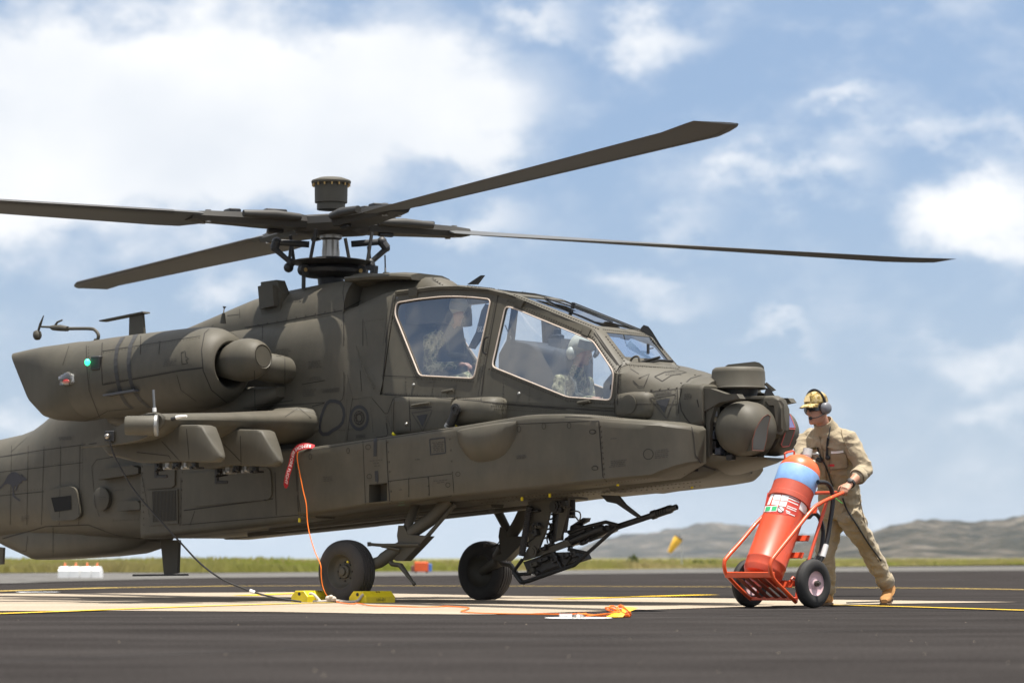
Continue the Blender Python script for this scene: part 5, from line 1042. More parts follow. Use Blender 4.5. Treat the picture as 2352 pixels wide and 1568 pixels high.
# right avionics bay
sm(c5, (637, 205), (655, 650)); sm(c5, (805, 195), (820, 500), (832, 655), w=.010); sm(c5, (820, 495), (1285, 440)); sm(c5, (1112, 462), (1118, 600), w=.009); sm(c5, (1286, 445), (1296, 590)); sm(c5, (967, 478), (970, 610)); sm(c5, (160, 290), (170, 600), (190, 745))
sm(c3, (1685, 1190), (1715, 1567), w=.009); sm(c4, (225, 905), (262, 1420), (300, 1470), w=.009); sm(c3, (1060, 1215), (1685, 1190)); sm(c5, (165, 287), (640, 212), (1290, 112), w=.006); sm(c5, (660, 640), (655, 660), (680, 685), (900, 668), (1280, 598))
# canopy and cockpit doors
sm(c3, (145, 245), (100, 480), (70, 760), (50, 975), (62, 992), (420, 1012), (795, 1042), w=.010)
sm(c3, (928, 245), (870, 560), (822, 830), (798, 1042), w=.014); sm(c3, (800, 1045), (1300, 1085), (1810, 1120), w=.008); sm(c3, (1648, 530), (1835, 785), (1822, 1070), w=.010)
sm(c3, (960, 225), (1650, 505), (1838, 775), w=.008); sm(c3, (50, 850), (330, 862)); sm(c3, (150, 245), (500, 205), (860, 212), w=.007); sm(c3, (1840, 790), (1900, 770)); sm(c3, (1430, 1160), (1860, 1170)); sm(c3, (885, 1060), (1440, 1105))
# flank between cockpit and wing
sm(cf, (395, -40), (395, 200), (380, 300), (340, 330)); sm(cf, (600, -60), (620, 200)); sm(cf, (505, 290), (470, 500), (435, 820)); sm(cf, (0, 390), (150, 350)); sm(cf, (750, 290), (910, 480), (945, 480), (1015, 290)); sm(cf, (800, 780), (930, 765), (945, 730), (925, 600)); sm(cf, (1212, 285), (1232, 700), w=.009); sm(cf, (1215, 415), (1500, 400)); sm(cf, (1030, 270), (1020, 420), (1015, 700))
sm(c1, (1900, 270), (1900, 420)); sm(c1, (2185, 700), (2351, 670)); sm(c1, (1840, 600), (1845, 880)); sm(c1, (1850, 850), (2120, 815)); sm(c1, (1760, 870), (2351, 830)); sm(c1, (2060, 500), (2060, 690))
# upper cowling
sm(c2, (170, 1412), (485, 1362), (1000, 1266), (1100, 1215), (1165, 1180), w=.010); sm(c2, (1025, 1008), (1010, 1110), (1022, 1250)); sm(c2, (125, 1230), (128, 1330)); sm(c2, (1010, 1280), (1020, 1520)); sm(c2, (1180, 1210), (1180, 1567)); sm(c2, (1440, 1130), (1370, 1540)); sm(c2, (1720, 965), (1845, 1045)); sm(c2, (20, 1310), (120, 1300))
# nose
sm(c4, (1190, 470), (1090, 500), (1010, 570), (985, 700), (1000, 800), (1040, 870), (1090, 930), (1115, 1060), (1130, 1220), (1200, 1320), (1320, 1360), w=.012); sm(c4, (660, 630), (990, 597), w=.008); sm(c4, (960, 610), (975, 830)); sm(c4, (565, 745), (960, 745)); sm(c4, (440, 350), (420, 430), (410, 600)); sm(c4, (520, 410), (600, 460)); sm(c4, (545, 520), (600, 575), (650, 578), (700, 460), (600, 500)); sm(c4, (1150, 700), (1165, 770), w=.01)
# nacelle
sm(c1, (625, 420), (628, 560), (645, 740), (720, 935), w=.008); sm(c1, (740, 400), (735, 560), (742, 705), w=.010); sm(c1, (1545, 270), (1480, 330), (1458, 450), (1470, 600), (1530, 740), (1640, 830), w=.010); sm(c1, (745, 702), (1318, 598), w=.012); sm(c1, (1318, 598), (1465, 580), w=.016); sm(c1, (1160, 390), (1150, 480)); sm(c1, (740, 460), (1450, 350)); sm(c1, (1280, 630), (1310, 740), (1420, 820)); sm(c1, (1018, 350), (1015, 480)); sm(c1, (500, 420), (455, 560)); sm(c1, (950, 875), (780, 890), (700, 935), (590, 970)); sm(c1, (2060, 935), (2160, 870), (2250, 945))
# tail boom and aft bays
for x0, x1 in ((85, 75), (205, 195), (320, 300), (440, 430), (580, 570)): sm(c8, (x0, 330), (x1, 900))
sm(c8, (0, 410), (310, 360), (700, 310), w=.008); sm(c8, (0, 520), (600, 450)); sm(c8, (0, 690), (320, 660)); sm(c8, (20, 1000), (330, 912), (640, 900), (840, 975), (1010, 1000), w=.012); sm(c8, (80, 375), (200, 265)); sm(c8, (665, 480), (700, 430), (820, 410)); sm(c8, (665, 480), (690, 760), (720, 840)); sm(c8, (1015, 480), (1090, 880), (1085, 910)); sm(c8, (1310, 905), (1310, 560)); sm(c8, (1990, 520), (2000, 830), w=.008); sm(c8, (2140, 450), (2160, 820), w=.010); sm(c8, (1330, 797), (1975, 712), w=.012); sm(c8, (1320, 900), (2160, 830)); sm(c8, (1410, 800), (1375, 905)); sm(c8, (200, 980), (190, 1090), (165, 1090)); sm(c8, (385, 915), (385, 1140))
sm(c1, (1170, 1110), (1300, 1250)); sm(c1, (990, 1190), (1220, 1215), (1250, 1260)); sm(c1, (1350, 1020), (1370, 1260)); sm(c1, (1740, 1070), (1745, 1280)); sm(c1, (1600, 1110), (1740, 1255))
b = MB()
for L_, w in SE: ribbon(b, L_, w)
hb(b, 'panel_seams', SEAM, smooth=0, kind='stuff')
# rivets
b = MB(); RV = []
def rv(c, *pts, sp=7.0, r=.0055): RV.append((C(c, pts), sp, r))
for dy in (0,): 
    rv(c3, (175, 262), (330, 235), (520, 222), (850, 232), sp=6); rv(c3, (140, 300), (115, 480), (80, 800)); rv(c3, (905, 300), (830, 700), (775, 1000)); rv(c3, (890, 240), (800, 700), (770, 900)); rv(c3, (130, 400), (310, 870), (740, 895), sp=6, r=.008); rv(c3, (1000, 290), (1640, 560), (1815, 815), (1800, 1050), sp=6, r=.008); rv(c3, (860, 800), (1450, 1040), (1790, 1065), sp=6, r=.008)
    rv(c3, (1080, 215), (1290, 265), (1500, 350), (2010, 525), sp=5, r=.009); rv(c3, (1050, 245), (1330, 360), (1680, 500), sp=6, r=.009); rv(c3, (1740, 560), (1890, 760), sp=7, r=.009); rv(c3, (1720, 505), (2050, 545), sp=4.5, r=.008); rv(c3, (2080, 575), (2290, 790), sp=6, r=.009); rv(c3, (1900, 770), (2280, 800), sp=5, r=.008); rv(c3, (700, 176), (880, 196), (1060, 225), sp=5, r=.009); rv(c3, (560, 182), (870, 190), sp=8, r=.007)
    rv(c3, (60, 985), (780, 1030), sp=5); rv(c3, (820, 1050), (1800, 1110), sp=5); rv(c3, (880, 1075), (1850, 1150), sp=5); rv(c3, (230, 870), (235, 980)); rv(c3, (440, 900), (430, 1000)); rv(c3, (970, 880), (965, 1040)); rv(c3, (1160, 950), (1160, 1060)); rv(c3, (1850, 800), (1850, 1060), sp=6); rv(c3, (900, 1100), (1400, 1130), sp=5); rv(c3, (960, 1080), (960, 1160)); rv(c3, (610, 900), (600, 1010))
    rv(c2, (1020, 1280), (1015, 1560), sp=5); rv(c2, (1180, 1300), (1220, 1560), sp=5); rv(c2, (1350, 1340), (1000, 1390), sp=6); rv(c2, (1400, 1200), (1350, 1560), sp=5); rv(c2, (200, 1405), (1100, 1230), sp=22, r=.008); rv(c2, (1740, 965), (1860, 1045), sp=6, r=.008)
    rv(cf, (410, 0), (400, 290), sp=5); rv(cf, (440, 10), (500, 290), sp=6); rv(cf, (760, 0), (850, 230), sp=5); rv(cf, (520, 300), (740, 270), sp=5); rv(cf, (890, 20), (880, 220), sp=5); rv(cf, (880, 220), (1850, 275), sp=6); rv(cf, (730, 420), (760, 700), sp=6); rv(cf, (920, 520), (960, 740), sp=5); rv(cf, (940, 520), (1000, 740), sp=5); rv(cf, (430, 310), (420, 800), sp=5); rv(cf, (0, 400), (150, 375), sp=5); rv(cf, (300, 690), (500, 680), sp=6)
    rv(c4, (420, 420), (400, 740), sp=6); rv(c4, (520, 390), (900, 400), sp=9); rv(c4, (945, 615), (960, 840), sp=6); rv(c4, (240, 950), (275, 1400), sp=12, r=.008); rv(c4, (720, 610), (960, 590), sp=18, r=.009); rv(c4, (0, 790), (390, 830), sp=5); rv(c4, (0, 830), (430, 870), sp=5); rv(c4, (0, 860), (440, 880), sp=5); rv(c4, (1000, 545), (1130, 470), sp=20, r=.008); rv(c4, (200, 1500), (680, 1440), sp=7); rv(c4, (1030, 1400), (1240, 1370), sp=8)
    rv(c5, (815, 210), (845, 640), sp=20, r=.008); rv(c5, (1265, 190), (1285, 430), sp=24, r=.008); rv(c5, (970, 470), (965, 600), sp=18, r=.007); rv(c5, (1105, 470), (1110, 590), sp=18, r=.007)
    rv(c1, (750, 470), (1440, 365), sp=7); rv(c1, (1150, 390), (1150, 480), sp=5); rv(c1, (760, 690), (1310, 590), sp=5, r=.006); rv(c1, (640, 430), (650, 720), sp=7); rv(c1, (1020, 360), (1015, 480), sp=5)
    rv(c8, (330, 470), (620, 430), sp=7); rv(c8, (60, 660), (320, 640), sp=7); rv(c8, (600, 310), (590, 700), sp=7); rv(c8, (1030, 480), (1040, 900), sp=14, r=.008); rv(c8, (1320, 520), (1300, 900), sp=20, r=.008); rv(c8, (2150, 560), (2165, 800), sp=7); rv(c8, (820, 870), (1000, 860), sp=8)
    rv(c7, (0, 250), (1400, 150), (2350, 60), sp=9, r=.007); rv(c7, (300, 260), (2350, 95), sp=12, r=.007)
for L_, sp, r in RV:
    r *= 1.35
    for p, n in trace(L_, sp):
        x = n.orthogonal().normalized(); y = n.cross(x); base = [p + (x * math.cos(k * 2.094) + y * math.sin(k * 2.094)) * r + n * .0005 for k in (0, 1, 2)]
        b.add(base + [p + (x * math.cos(k * 2.094) + y * math.sin(k * 2.094)) * r * .6 + n * r * .55 for k in (0, 1, 2)], [(0, 1, 4, 3), (1, 2, 5, 4), (2, 0, 3, 5), (3, 4, 5)])
hb(b, 'rivets', RIVET, smooth=0, kind='stuff')
# hinge blocks on the canopy rail
for L_ in (((255, 205), (322, 200), (318, 262), (255, 262)), ((780, 190), (852, 186), (848, 240), (780, 240)), ((1068, 268), (1130, 292), (1105, 345), (1050, 322)), ((1565, 480), (1630, 508), (1605, 560), (1560, 540))):
    P = [hit(*c3(*q)) for q in L_]
    if all(P): b = MB(); b.prism([p + n * .001 for p, n in P], P[0][1] * .016); hb(b, 'canopy_hinge', OLIVE2, smooth=0)
# markings: rings, triangles, bands, kangaroo, placards
def line_mark(name, L_, w, m=DARK, closed=True, label=None):
    b = MB(); ribbon(b, L_, w, .0035, closed, 3.0); return hb(b, name, m, smooth=0, label=label) if b.v else None
line_mark('ring_marking', round2d := [cf(x, y) for x, y in ((175, 360), (220, 325), (290, 325), (350, 350), (390, 420), (400, 500), (380, 590), (330, 650), (260, 690), (200, 735), (130, 740), (95, 700), (90, 620), (110, 530), (140, 440))], .034)
line_mark('ring_marking', circ(cf, 588, 535, 108, 140), .032)
b = MB()
for rr_, dy in ((62, 82), (34, 48)): ribbon(b, circ(cf, 588, 535, rr_, dy), .012, .004, True, 3)
hb(b, 'filler_cap', SEAM, smooth=0)
for k in range(10):
    q = hit(*cf(588 + 52 * math.cos(k * .628), 535 + 68 * math.sin(k * .628)))
    if q: b = MB(); b.ball(q[0], .010, 8, 6); hb(b, 'cap_bolt', RIVET)
for c, tri, inn in ((c3, ((278, 1130), (432, 1107), (362, 1270)), ((315, 1152), (398, 1138), (358, 1235))), (c4, ((700, 685), (950, 648), (862, 880)), ((760, 708), (895, 688), (842, 825)))):
    line_mark('warning_triangle_outline', C(c, tri), .009, STEN); tri_decal(C(c, inn), DARK, 'warning_triangle')
for L_ in (((890, 360), (850, 430), (838, 520), (840, 600), (855, 690), (880, 780), (915, 840), (960, 875)), ((985, 340), (945, 420), (932, 520), (935, 600), (950, 690), (980, 760), (1020, 815), (1085, 868))): line_mark('nacelle_band', C(c1, L_), .052, mat('band_paint', (.030, .029, .028, 1), .6), False)
for L_ in (((727, 185), (726, 315)), ((735, 420), (739, 515))): line_mark('stripe_marking', C(c5, L_), .042, DARK, False)
kang = ((-12, 640), (12, 618), (30, 598), (45, 570), (60, 542), (85, 521), (110, 518), (135, 530), (150, 547), (160, 557), (152, 536), (160, 533), (172, 553), (188, 560), (198, 575), (186, 582), (166, 580), (156, 600), (136, 606), (128, 628), (120, 656), (112, 655), (118, 628), (112, 616), (104, 626), (102, 660), (108, 688), (126, 705), (150, 722), (145, 732), (124, 718), (98, 698), (92, 688), (95, 645), (82, 612), (55, 602), (32, 612), (12, 634), (-12, 652))
decal(C(c8, kang), mat('kangaroo_marking_paint', (.028, .026, .030, 1), .6), 'kangaroo_marking', .005, label='dark grey leaping kangaroo marking on the tail boom')
line_mark('placard_frame', C(c5, ((1120, 193), (1228, 180), (1236, 290), (1127, 304))), .012, DARK)
line_mark('cover_outline', circ(c4, 690, 1212, 46, 48), .007, SEAM); line_mark('arrow_outline', C(c4, ((748, 485), (820, 528), (905, 475), (1050, 445), (970, 425), (850, 440))), .008, SEAM)
for c, x, y, rx, ry in ((c3, 1085, 1252, 14, 22), (c3, 1272, 1230, 14, 22), (c3, 1462, 1226, 14, 22), (c3, 1637, 1272, 22, 15), (c3, 1655, 1546, 22, 15), (c5, 257, 318, 10, 20), (c5, 530, 275, 10, 20), (c5, 675, 248, 18, 18), (c5, 684, 460, 18, 16), (c5, 1325, 443, 16, 16), (c5, 1252, 522, 16, 16), (c4, 168, 1003, 32, 20), (c4, 190, 1342, 30, 20)): line_mark('latch_outline', circ(c, x, y, rx, ry, 14), .005, SEAM)
for c, L_ in ((c1, ((1312, 470), (1340, 460), (1345, 500), (1368, 515), (1345, 525), (1360, 548), (1318, 555))),): line_mark('access_outline', C(c, L_), .008, SEAM)
# stencil blocks: rows of worn lettering too small to read
b = MB(); rs = random.Random(3)
def sten(c, x, y, w, rows, gap=14, slope=-.1):
    for k in range(rows):
        xx = x - w / 2 + rs.uniform(0, w * .15)
        while xx < x + w / 2:
            l_ = rs.uniform(8, 22); yy = y + k * gap + (xx - x) * slope
            T = [hit(*c(xx, yy)), hit(*c(xx + l_, yy + l_ * slope))]
            if all(T) and (T[0][0] - T[1][0]).length < .06:
                n = T[0][1]; s = n.cross((T[1][0] - T[0][0]).normalized()) * .0035; b.add([T[0][0] + n * .004 + s, T[1][0] + n * .004 + s, T[1][0] + n * .004 - s, T[0][0] + n * .004 - s], [(0, 1, 2, 3)])
            xx += l_ + rs.uniform(4, 8)
for a in ((c5, 728, 345, 90, 1), (c5, 730, 365, 40, 1), (c5, 730, 385, 30, 1), (c5, 1178, 215, 80, 6, 13), (c5, 1190, 490, 110, 1), (c5, 1190, 505, 40, 1), (c5, 378, 465, 60, 3), (c5, 1775, 315, 70, 2), (c3, 1100, 1450, 70, 2), (c3, 2150, 1410, 90, 5), (c3, 1820, 1490, 120, 4), (c3, 355, 1085, 90, 2), (c3, 2165, 970, 110, 2), (c4, 1055, 650, 60, 4), (c4, 820, 635, 150, 2), (c4, 920, 440, 150, 3, 14, .0), (c4, 820, 690, 60, 1), (c2, 580, 1160, 110, 3), (c1, 1225, 520, 90, 4), (c1, 2040, 450, 100, 4), (c1, 2270, 535, 90, 4), (c1, 2230, 740, 90, 4), (c1, 2280, 650, 80, 2), (c1, 470, 1080, 90, 2), (cf, 220, 170, 220, 4), (cf, 600, 750, 120, 3), (c8, 470, 270, 90, 2), (c8, 180, 840, 60, 3), (c8, 755, 700, 70, 2), (c8, 860, 650, 80, 1), (c5, 1028, 338, 24, 1), (c5, 910, 556, 24, 1), (c3, 315, 1480, 24, 1), (c4, 355, 1066, 40, 1), (c3, 420, 900, 50, 1), (c3, 1235, 1022, 40, 1)): sten(*a)
hb(b, 'stencilled_notes', STEN, smooth=0, kind='stuff')
# small bright fasteners and tape tags
for c, x, y, m, r in ((c3, 292, 920, GREYM, .016), (c3, 1085, 986, GREYM, .016), (c3, 237, 1215, STEEL, .018), (c3, 612, 1225, YTAG, .012), (c3, 145, 1288, YTAG, .022), (c5, 860, 152, YTAG, .02)):
    q = hit(*c(x, y))
    if q: b = MB(); b.ball(q[0], r, 10, 8); hb(b, 'fastener_head', m)
for c, x, y in ((c5, 1787, 612), (c5, 1988, 587), (c5, 177, 768), (c4, 403, 1495), (c4, 1100, 1518)):
    q = hit(*c(x, y))
    if q: b = MB(); b.box(q[0] + Vector((0, 0, -.005)), (.02, .012, .05 if c is c5 else .02)); hb(b, 'tape_tag', YTAG, smooth=0)
decal(C(c8, ((372, 705), (515, 688), (518, 790), (398, 808))), HOLE_SHADE, 'hatch_opening_shade', .006)  # near-black decal paints the shade inside the opening, hatch stays closed
decal(C(c5, ((895, 645), (935, 640), (940, 662), (890, 668))), mat('green_primer', (.10, .22, .14, 1), .6), 'primer_patch', .004)
def text_mesh(s, size, align='CENTER'):
    cu = bpy.data.curves.new('t', 'FONT'); cu.body = s; cu.size = size; cu.align_x = align; cu.align_y = 'CENTER'; cu.resolution_u = 2
    ob = bpy.data.objects.new('t', cu); scene.collection.objects.link(ob); dg = bpy.context.evaluated_depsgraph_get()
    me = bpy.data.meshes.new_from_object(ob.evaluated_get(dg)); vs_ = [v.co.copy() for v in me.vertices]; fs_ = [tuple(p.vertices) for p in me.polygons]
    bpy.data.objects.remove(ob); bpy.data.curves.remove(cu); bpy.data.meshes.remove(me); return vs_, fs_
P = [H(*c3(x, y), .34) for x, y in ((800, 360), (830, 310), (855, 320), (800, 560), (740, 650), (700, 640), (760, 520))]; b = MB(); b.prism(P, (0, -.03, 0)); cpst = hb(b, 'cockpit_post', mat('post_grey', (.06, .06, .065, 1), .7), smooth=20)
b = MB()
for k, s_ in enumerate(('DO NOT', 'GRAB')):
    p = H(*c3(772, 492 + 22 * k), .345); vs_, fs_ = text_mesh(s_, .036, 'LEFT'); b.add([(p[0] + q.x, .346, p[2] + q.y) for q in vs_], fs_)
hb(b, 'post_lettering', WHITE, cpst, smooth=0)
# ------------------------------------------------------------------ people
def fabric(name, cols, scale, bump=.5, rough=.9):
    m = bpy.data.materials.new(name); m.use_nodes = True; nt = m.node_tree; N = nt.nodes; K = nt.links
    p = N['Principled BSDF']; p.inputs['Roughness'].default_value = rough; p.inputs['Specular IOR Level'].default_value = .15; p.inputs['Sheen Weight'].default_value = .15
    tc = N.new('ShaderNodeTexCoord'); a = N.new('ShaderNodeTexNoise'); a.inputs['Scale'].default_value = scale; a.inputs['Detail'].default_value = 3; K.new(tc.outputs['Object'], a.inputs['Vector'])
    cr = N.new('ShaderNodeValToRGB'); cr.color_ramp.interpolation = 'CONSTANT' if len(cols) > 2 else 'LINEAR'; e = cr.color_ramp.elements
    lo, hi = .36, .62
    e[0].position = lo; e[0].color = cols[0]; e[1].position = hi; e[1].color = cols[-1]
    for i, c_ in enumerate(cols[1:-1]): x = e.new(lo + (hi - lo) * (i + 1) / (len(cols) - 1)); x.color = c_
    K.new(a.outputs['Fac'], cr.inputs[0]); K.new(cr.outputs[0], p.inputs['Base Color'])
    w = N.new('ShaderNodeTexNoise'); w.inputs['Scale'].default_value = 22; w.inputs['Detail'].default_value = 5; w.inputs['Distortion'].default_value = 1.4; K.new(tc.outputs['Object'], w.inputs['Vector'])
    bn = N.new('ShaderNodeBump'); bn.inputs['Strength'].default_value = bump; bn.inputs['Distance'].default_value = .012; K.new(w.outputs['Fac'], bn.inputs['Height']); K.new(bn.outputs[0], p.inputs['Normal'])
    return m
def skin_mat(name, col):
    m = mat(name, col, .5, var=.12, vscale=18, bump=.15, bscale=90, spec=.4); p = m.node_tree.nodes['Principled BSDF']; p.inputs['Subsurface Weight'].default_value = .12; p.inputs['Subsurface Radius'].default_value = (.02, .008, .004); p.inputs['Subsurface Scale'].default_value = .3; return m
KHAKI = fabric('khaki_coverall_cloth', ((.31, .255, .170, 1), (.39, .325, .225, 1)), 3)
CAMO = fabric('camouflage_cloth', ((.09, .075, .04, 1), (.22, .20, .10, 1), (.42, .36, .21, 1), (.15, .15, .075, 1), (.28, .22, .125, 1)), 11)
CAPM = fabric('yellow_camouflage_cap_cloth', ((.13, .085, .025, 1), (.36, .26, .085, 1), (.48, .38, .20, 1), (.25, .17, .05, 1)), 26, .2)
SKIN = skin_mat('tanned_skin', (.42, .22, .145, 1))
BOOT = mat('tan_boot_suede', (.34, .17, .055, 1), .85, var=.25, vscale=14, bump=.3, bscale=40)
SOLE = mat('boot_sole', (.10, .06, .03, 1), .8)
VEST = mat('survival_vest', (.10, .095, .07, 1), .9, var=.25, vscale=12)
HELM = mat('helmet_shell_tan', (.60, .56, .43, 1), .45, var=.05)
def ring_at(c, t, x, rx, ry, n=16, sq=2.3):
    """ellipse ring round direction t, with x as its wide axis"""
    t = Vector(t).normalized(); x = Vector(x); x = (x - t * x.dot(t)).normalized(); y = t.cross(x); out = []
    for k in range(n):
        a = 2 * math.pi * k / n; c_, s_ = math.cos(a), math.sin(a)
        out.append(Vector(c) + x * rx * math.copysign(abs(c_) ** (2 / sq), c_) + y * ry * math.copysign(abs(s_) ** (2 / sq), s_))
    return out
def limb(pts, rs, n=16, x=(0, 0, 1)):
    b = MB(); P = [Vector(p) for p in pts]; b.tube(P, rs, n); b.ball(P[0], rs[0] * .98, 12, 8); b.ball(P[-1], rs[-1] * .98, 12, 8); return b
def hand(w, fwd, side, pn, curl, s=1.0, thumb=1):
    """palm + four fingers + thumb; fwd along the fingers, side towards the thumb, pn out of the back of the hand"""
    fwd = Vector(fwd).normalized(); pn = Vector(pn); pn = (pn - fwd * pn.dot(fwd)).normalized(); sd = Vector(side); sd = (sd - fwd * sd.dot(fwd) - pn * sd.dot(pn)).normalized(); w = Vector(w); b = MB()
    b.loft([ring_at(w + fwd * d * s, fwd, sd, a * s, c_ * s, 12, 2.6) for d, a, c_ in ((-.02, .028, .022), (.02, .034, .022), (.055, .042, .019), (.09, .042, .016))])
    for k, (o, l) in enumerate(((.031, .075), (.0105, .084), (-.0105, .078), (-.031, .062))):
        p = w + fwd * .085 * s + sd * o * s; d = fwd.copy(); P = [p - fwd * .02 * s, p]; ang = 0
        for j, f in enumerate((.45, .32, .25)):
            ang += curl[j]; d = fwd * math.cos(ang) - pn * math.sin(ang); p = p + d * l * f * s; P.append(p)
        b.tube(P, [.0098 * s, .0098 * s, .0092 * s, .0086 * s, .007 * s], 8); b.ball(P[-1], .0075 * s, 8, 6)
    p = w + fwd * .03 * s + sd * .034 * s; d = (fwd * .7 + sd * .6 - pn * .25).normalized(); q = p + d * .042 * s; d2 = (fwd * .8 - pn * .6 - sd * .05).normalized(); r_ = q + d2 * .034 * s
    b.tube([p - d * .02 * s, p, q, r_], [.013 * s, .0125 * s, .011 * s, .008 * s], 8); b.ball(r_, .0085 * s, 8, 6); return b
def head(c, f, up, s=1.0):
    """head with brow, nose, lips, chin, ears; c is its centre, f the way the face looks"""
    f = Vector(f).normalized(); up = Vector(up); up = (up - f * up.dot(f)).normalized(); l = up.cross(f); c = Vector(c); b = MB(); rr = []
    for z, bk, fr, w in ((-.128, -.015, .088, .030), (-.120, -.035, .098, .042), (-.10, -.05, .100, .055), (-.07, -.072, .096, .064), (-.03, -.094, .094, .070), (.0, -.102, .092, .073), (.03, -.106, .096, .075), (.06, -.102, .092, .074), (.09, -.085, .072, .064), (.115, -.055, .042, .043), (.128, -.02, .01, .018)):
        rr.append([c + up * z * s + f * ((bk + fr) / 2 + (fr - bk) / 2 * math.cos(a)) * s + l * w * math.sin(a) * (1 - .10 * max(0, math.cos(a))) * s for a in [2 * math.pi * k / 20 for k in range(20)]])
    b.loft(rr)
    b.tube([c + f * .088 * s + up * .022 * s, c + f * .104 * s - up * .006 * s, c + f * .118 * s - up * .030 * s, c + f * .094 * s - up * .043 * s], [.009 * s, .011 * s, .015 * s, .010 * s], 8)
    b.tube([c + f * .090 * s + up * .035 * s + l * .05 * s, c + f * .100 * s + up * .040 * s, c + f * .090 * s + up * .035 * s - l * .05 * s], [.008 * s, .011 * s, .008 * s], 8)
    for dz, fr in ((-.064, .096), (-.078, .095)): b.tube([c + f * (fr - .012) * s + up * dz * s + l * .024 * s, c + f * fr * s + up * dz * s, c + f * (fr - .012) * s + up * dz * s - l * .024 * s], [.004 * s, .0075 * s, .004 * s], 6)
    b.ball(c + f * .088 * s - up * .108 * s, .021 * s, 10, 8)
    for e in (1, -1): b.ball(c + l * e * .074 * s - f * .010 * s - up * .010 * s, (.013 * s, .013 * s, .030 * s), 8, 8)
    return b
def grow(name, parts, mats, parent, voxel, origin, cloth=(0,), folds=.006, label=None):
    """join overlapping closed pieces into one continuous skin; each piece gives its material index"""
    mb = MB(); trees = []
    for b, mi in parts:
        mb.add(b.v, b.f); trees.append((BVHTree.FromPolygons([Vector(p) for p in b.v], b.f), mi))
    tmp = mb.build('tmp', [mats[0]], None, 0); md = tmp.modifiers.new('r', 'REMESH'); md.mode = 'VOXEL'; md.voxel_size = voxel
    sm_ = tmp.modifiers.new('s', 'SMOOTH'); sm_.iterations = 3; sm_.factor = .5
    dg = bpy.context.evaluated_depsgraph_get(); me = bpy.data.meshes.new_from_object(tmp.evaluated_get(dg)); bpy.data.objects.remove(tmp)
    me.name = name; me.materials.clear(); [me.materials.append(m) for m in mats]
    idx = []
    for p in me.polygons:
        best = (9, 0)
        for t, mi in trees:
            q = t.find_nearest(p.center, .08)
            if q[0] is not None and q[3] < best[0]: best = (q[3], mi)
        idx.append(best[1])
    vm = [0] * len(me.vertices)
    for p, mi in zip(me.polygons, idx):
        for v in p.vertices: vm[v] = mi
    no = [v.normal.copy() for v in me.vertices]
    for v, n, mi in zip(me.vertices, no, vm):
        if mi in cloth:
            q = v.co * 7.5; w = noise.noise(Vector((q.x, q.y, q.z * 1.7))); w2 = noise.noise(v.co * 17 + Vector((5, 1, 2)))
            w3 = noise.noise(Vector((v.co.x * 11 + v.co.z * 9, v.co.y * 11, v.co.z * 15 - v.co.x * 6))); v.co += n * ((.5 - abs(w) * 2.2) * folds + w2 * folds * .35 + (.35 - abs(w3) * 1.8) * folds * .7)
    for v in me.vertices: v.co -= Vector(origin)
    me.polygons.foreach_set('material_index', idx); me.polygons.foreach_set('use_smooth', [True] * len(me.polygons)); me.update()
    ob = bpy.data.objects.new(name, me); scene.collection.objects.link(ob); ob.parent = parent
    if label: ob['label'] = label
    return ob

# ------------------------------------------------------------------ fire extinguisher cart
CA = R(45); CO = Vector((2.2, 23.35, 0)); CX = Vector((math.cos(CA), -math.sin(CA), 0)); CB = Vector((math.sin(CA), math.cos(CA), 0))
CART = Matrix.Translation(CO) @ Matrix.Rotation(-CA, 4, 'Z')        # x across (towards the lens), y back to the handle, z up
def K(px, py, x):
    D = px_dir(px, py); t = (x - (CAM_P - CO).dot(CX)) / D.dot(CX); P = CAM_P + D * t; return Vector((x, (P - CO).dot(CB), P.z))
cart = empty('fire_extinguisher_cart', mw=CART, label='large red wheeled fire extinguisher with a blue band being pushed by the walking person', cat='fire extinguisher')
def kb(b, name, m, parent=None, smooth=35, label=None): return b.build(name, m, parent or cart, smooth, label=label)
base = K(*ce(395, 1190), 0); top = K(*ce(738, 250), 0); ax = (top - base); AL = ax.length; ax.normalize(); cr_ = .168
b = MB(); b.lathe([(-.075, .001), (-.07, .10), (-.05, .145), (-.01, .164), (.0, .165), (.06, .166), (.066, .169), (.075, .169), (.08, .166), (AL * .70, .166)], base, ax, 56, caps=True); cyl = kb(b, 'cylinder', REDP)
b = MB(); b.lathe([(AL * .645, .167), (AL * .65, .180), (AL * .695, .180), (AL * .70, .174), (AL * .80, .174)], base, ax, 56, caps=False); kb(b, 'collar', mat('dusty_red_enamel', (.46, .07, .035, 1), .55, var=.14, vscale=9), cyl)
b = MB(); b.lathe([(AL * .795, .1745), (AL * .80, .176), (AL * .945, .176), (AL * .95, .174)], base, ax, 56, caps=False); kb(b, 'blue_band', mat('pale_blue_vinyl', (.22, .38, .66, 1), .45, var=.18, vscale=7), cyl)
b = MB(); b.lathe([(AL * .945, .175), (AL * .975, .172), (AL * 1.01, .160), (AL * 1.045, .135), (AL * 1.075, .095), (AL * 1.092, .045), (AL * 1.096, .001)], base, ax, 56, caps=False); kb(b, 'dome', mat('orange_red_enamel', (.68, .12, .03, 1), .38, var=.08, vscale=6, coat=.25), cyl)
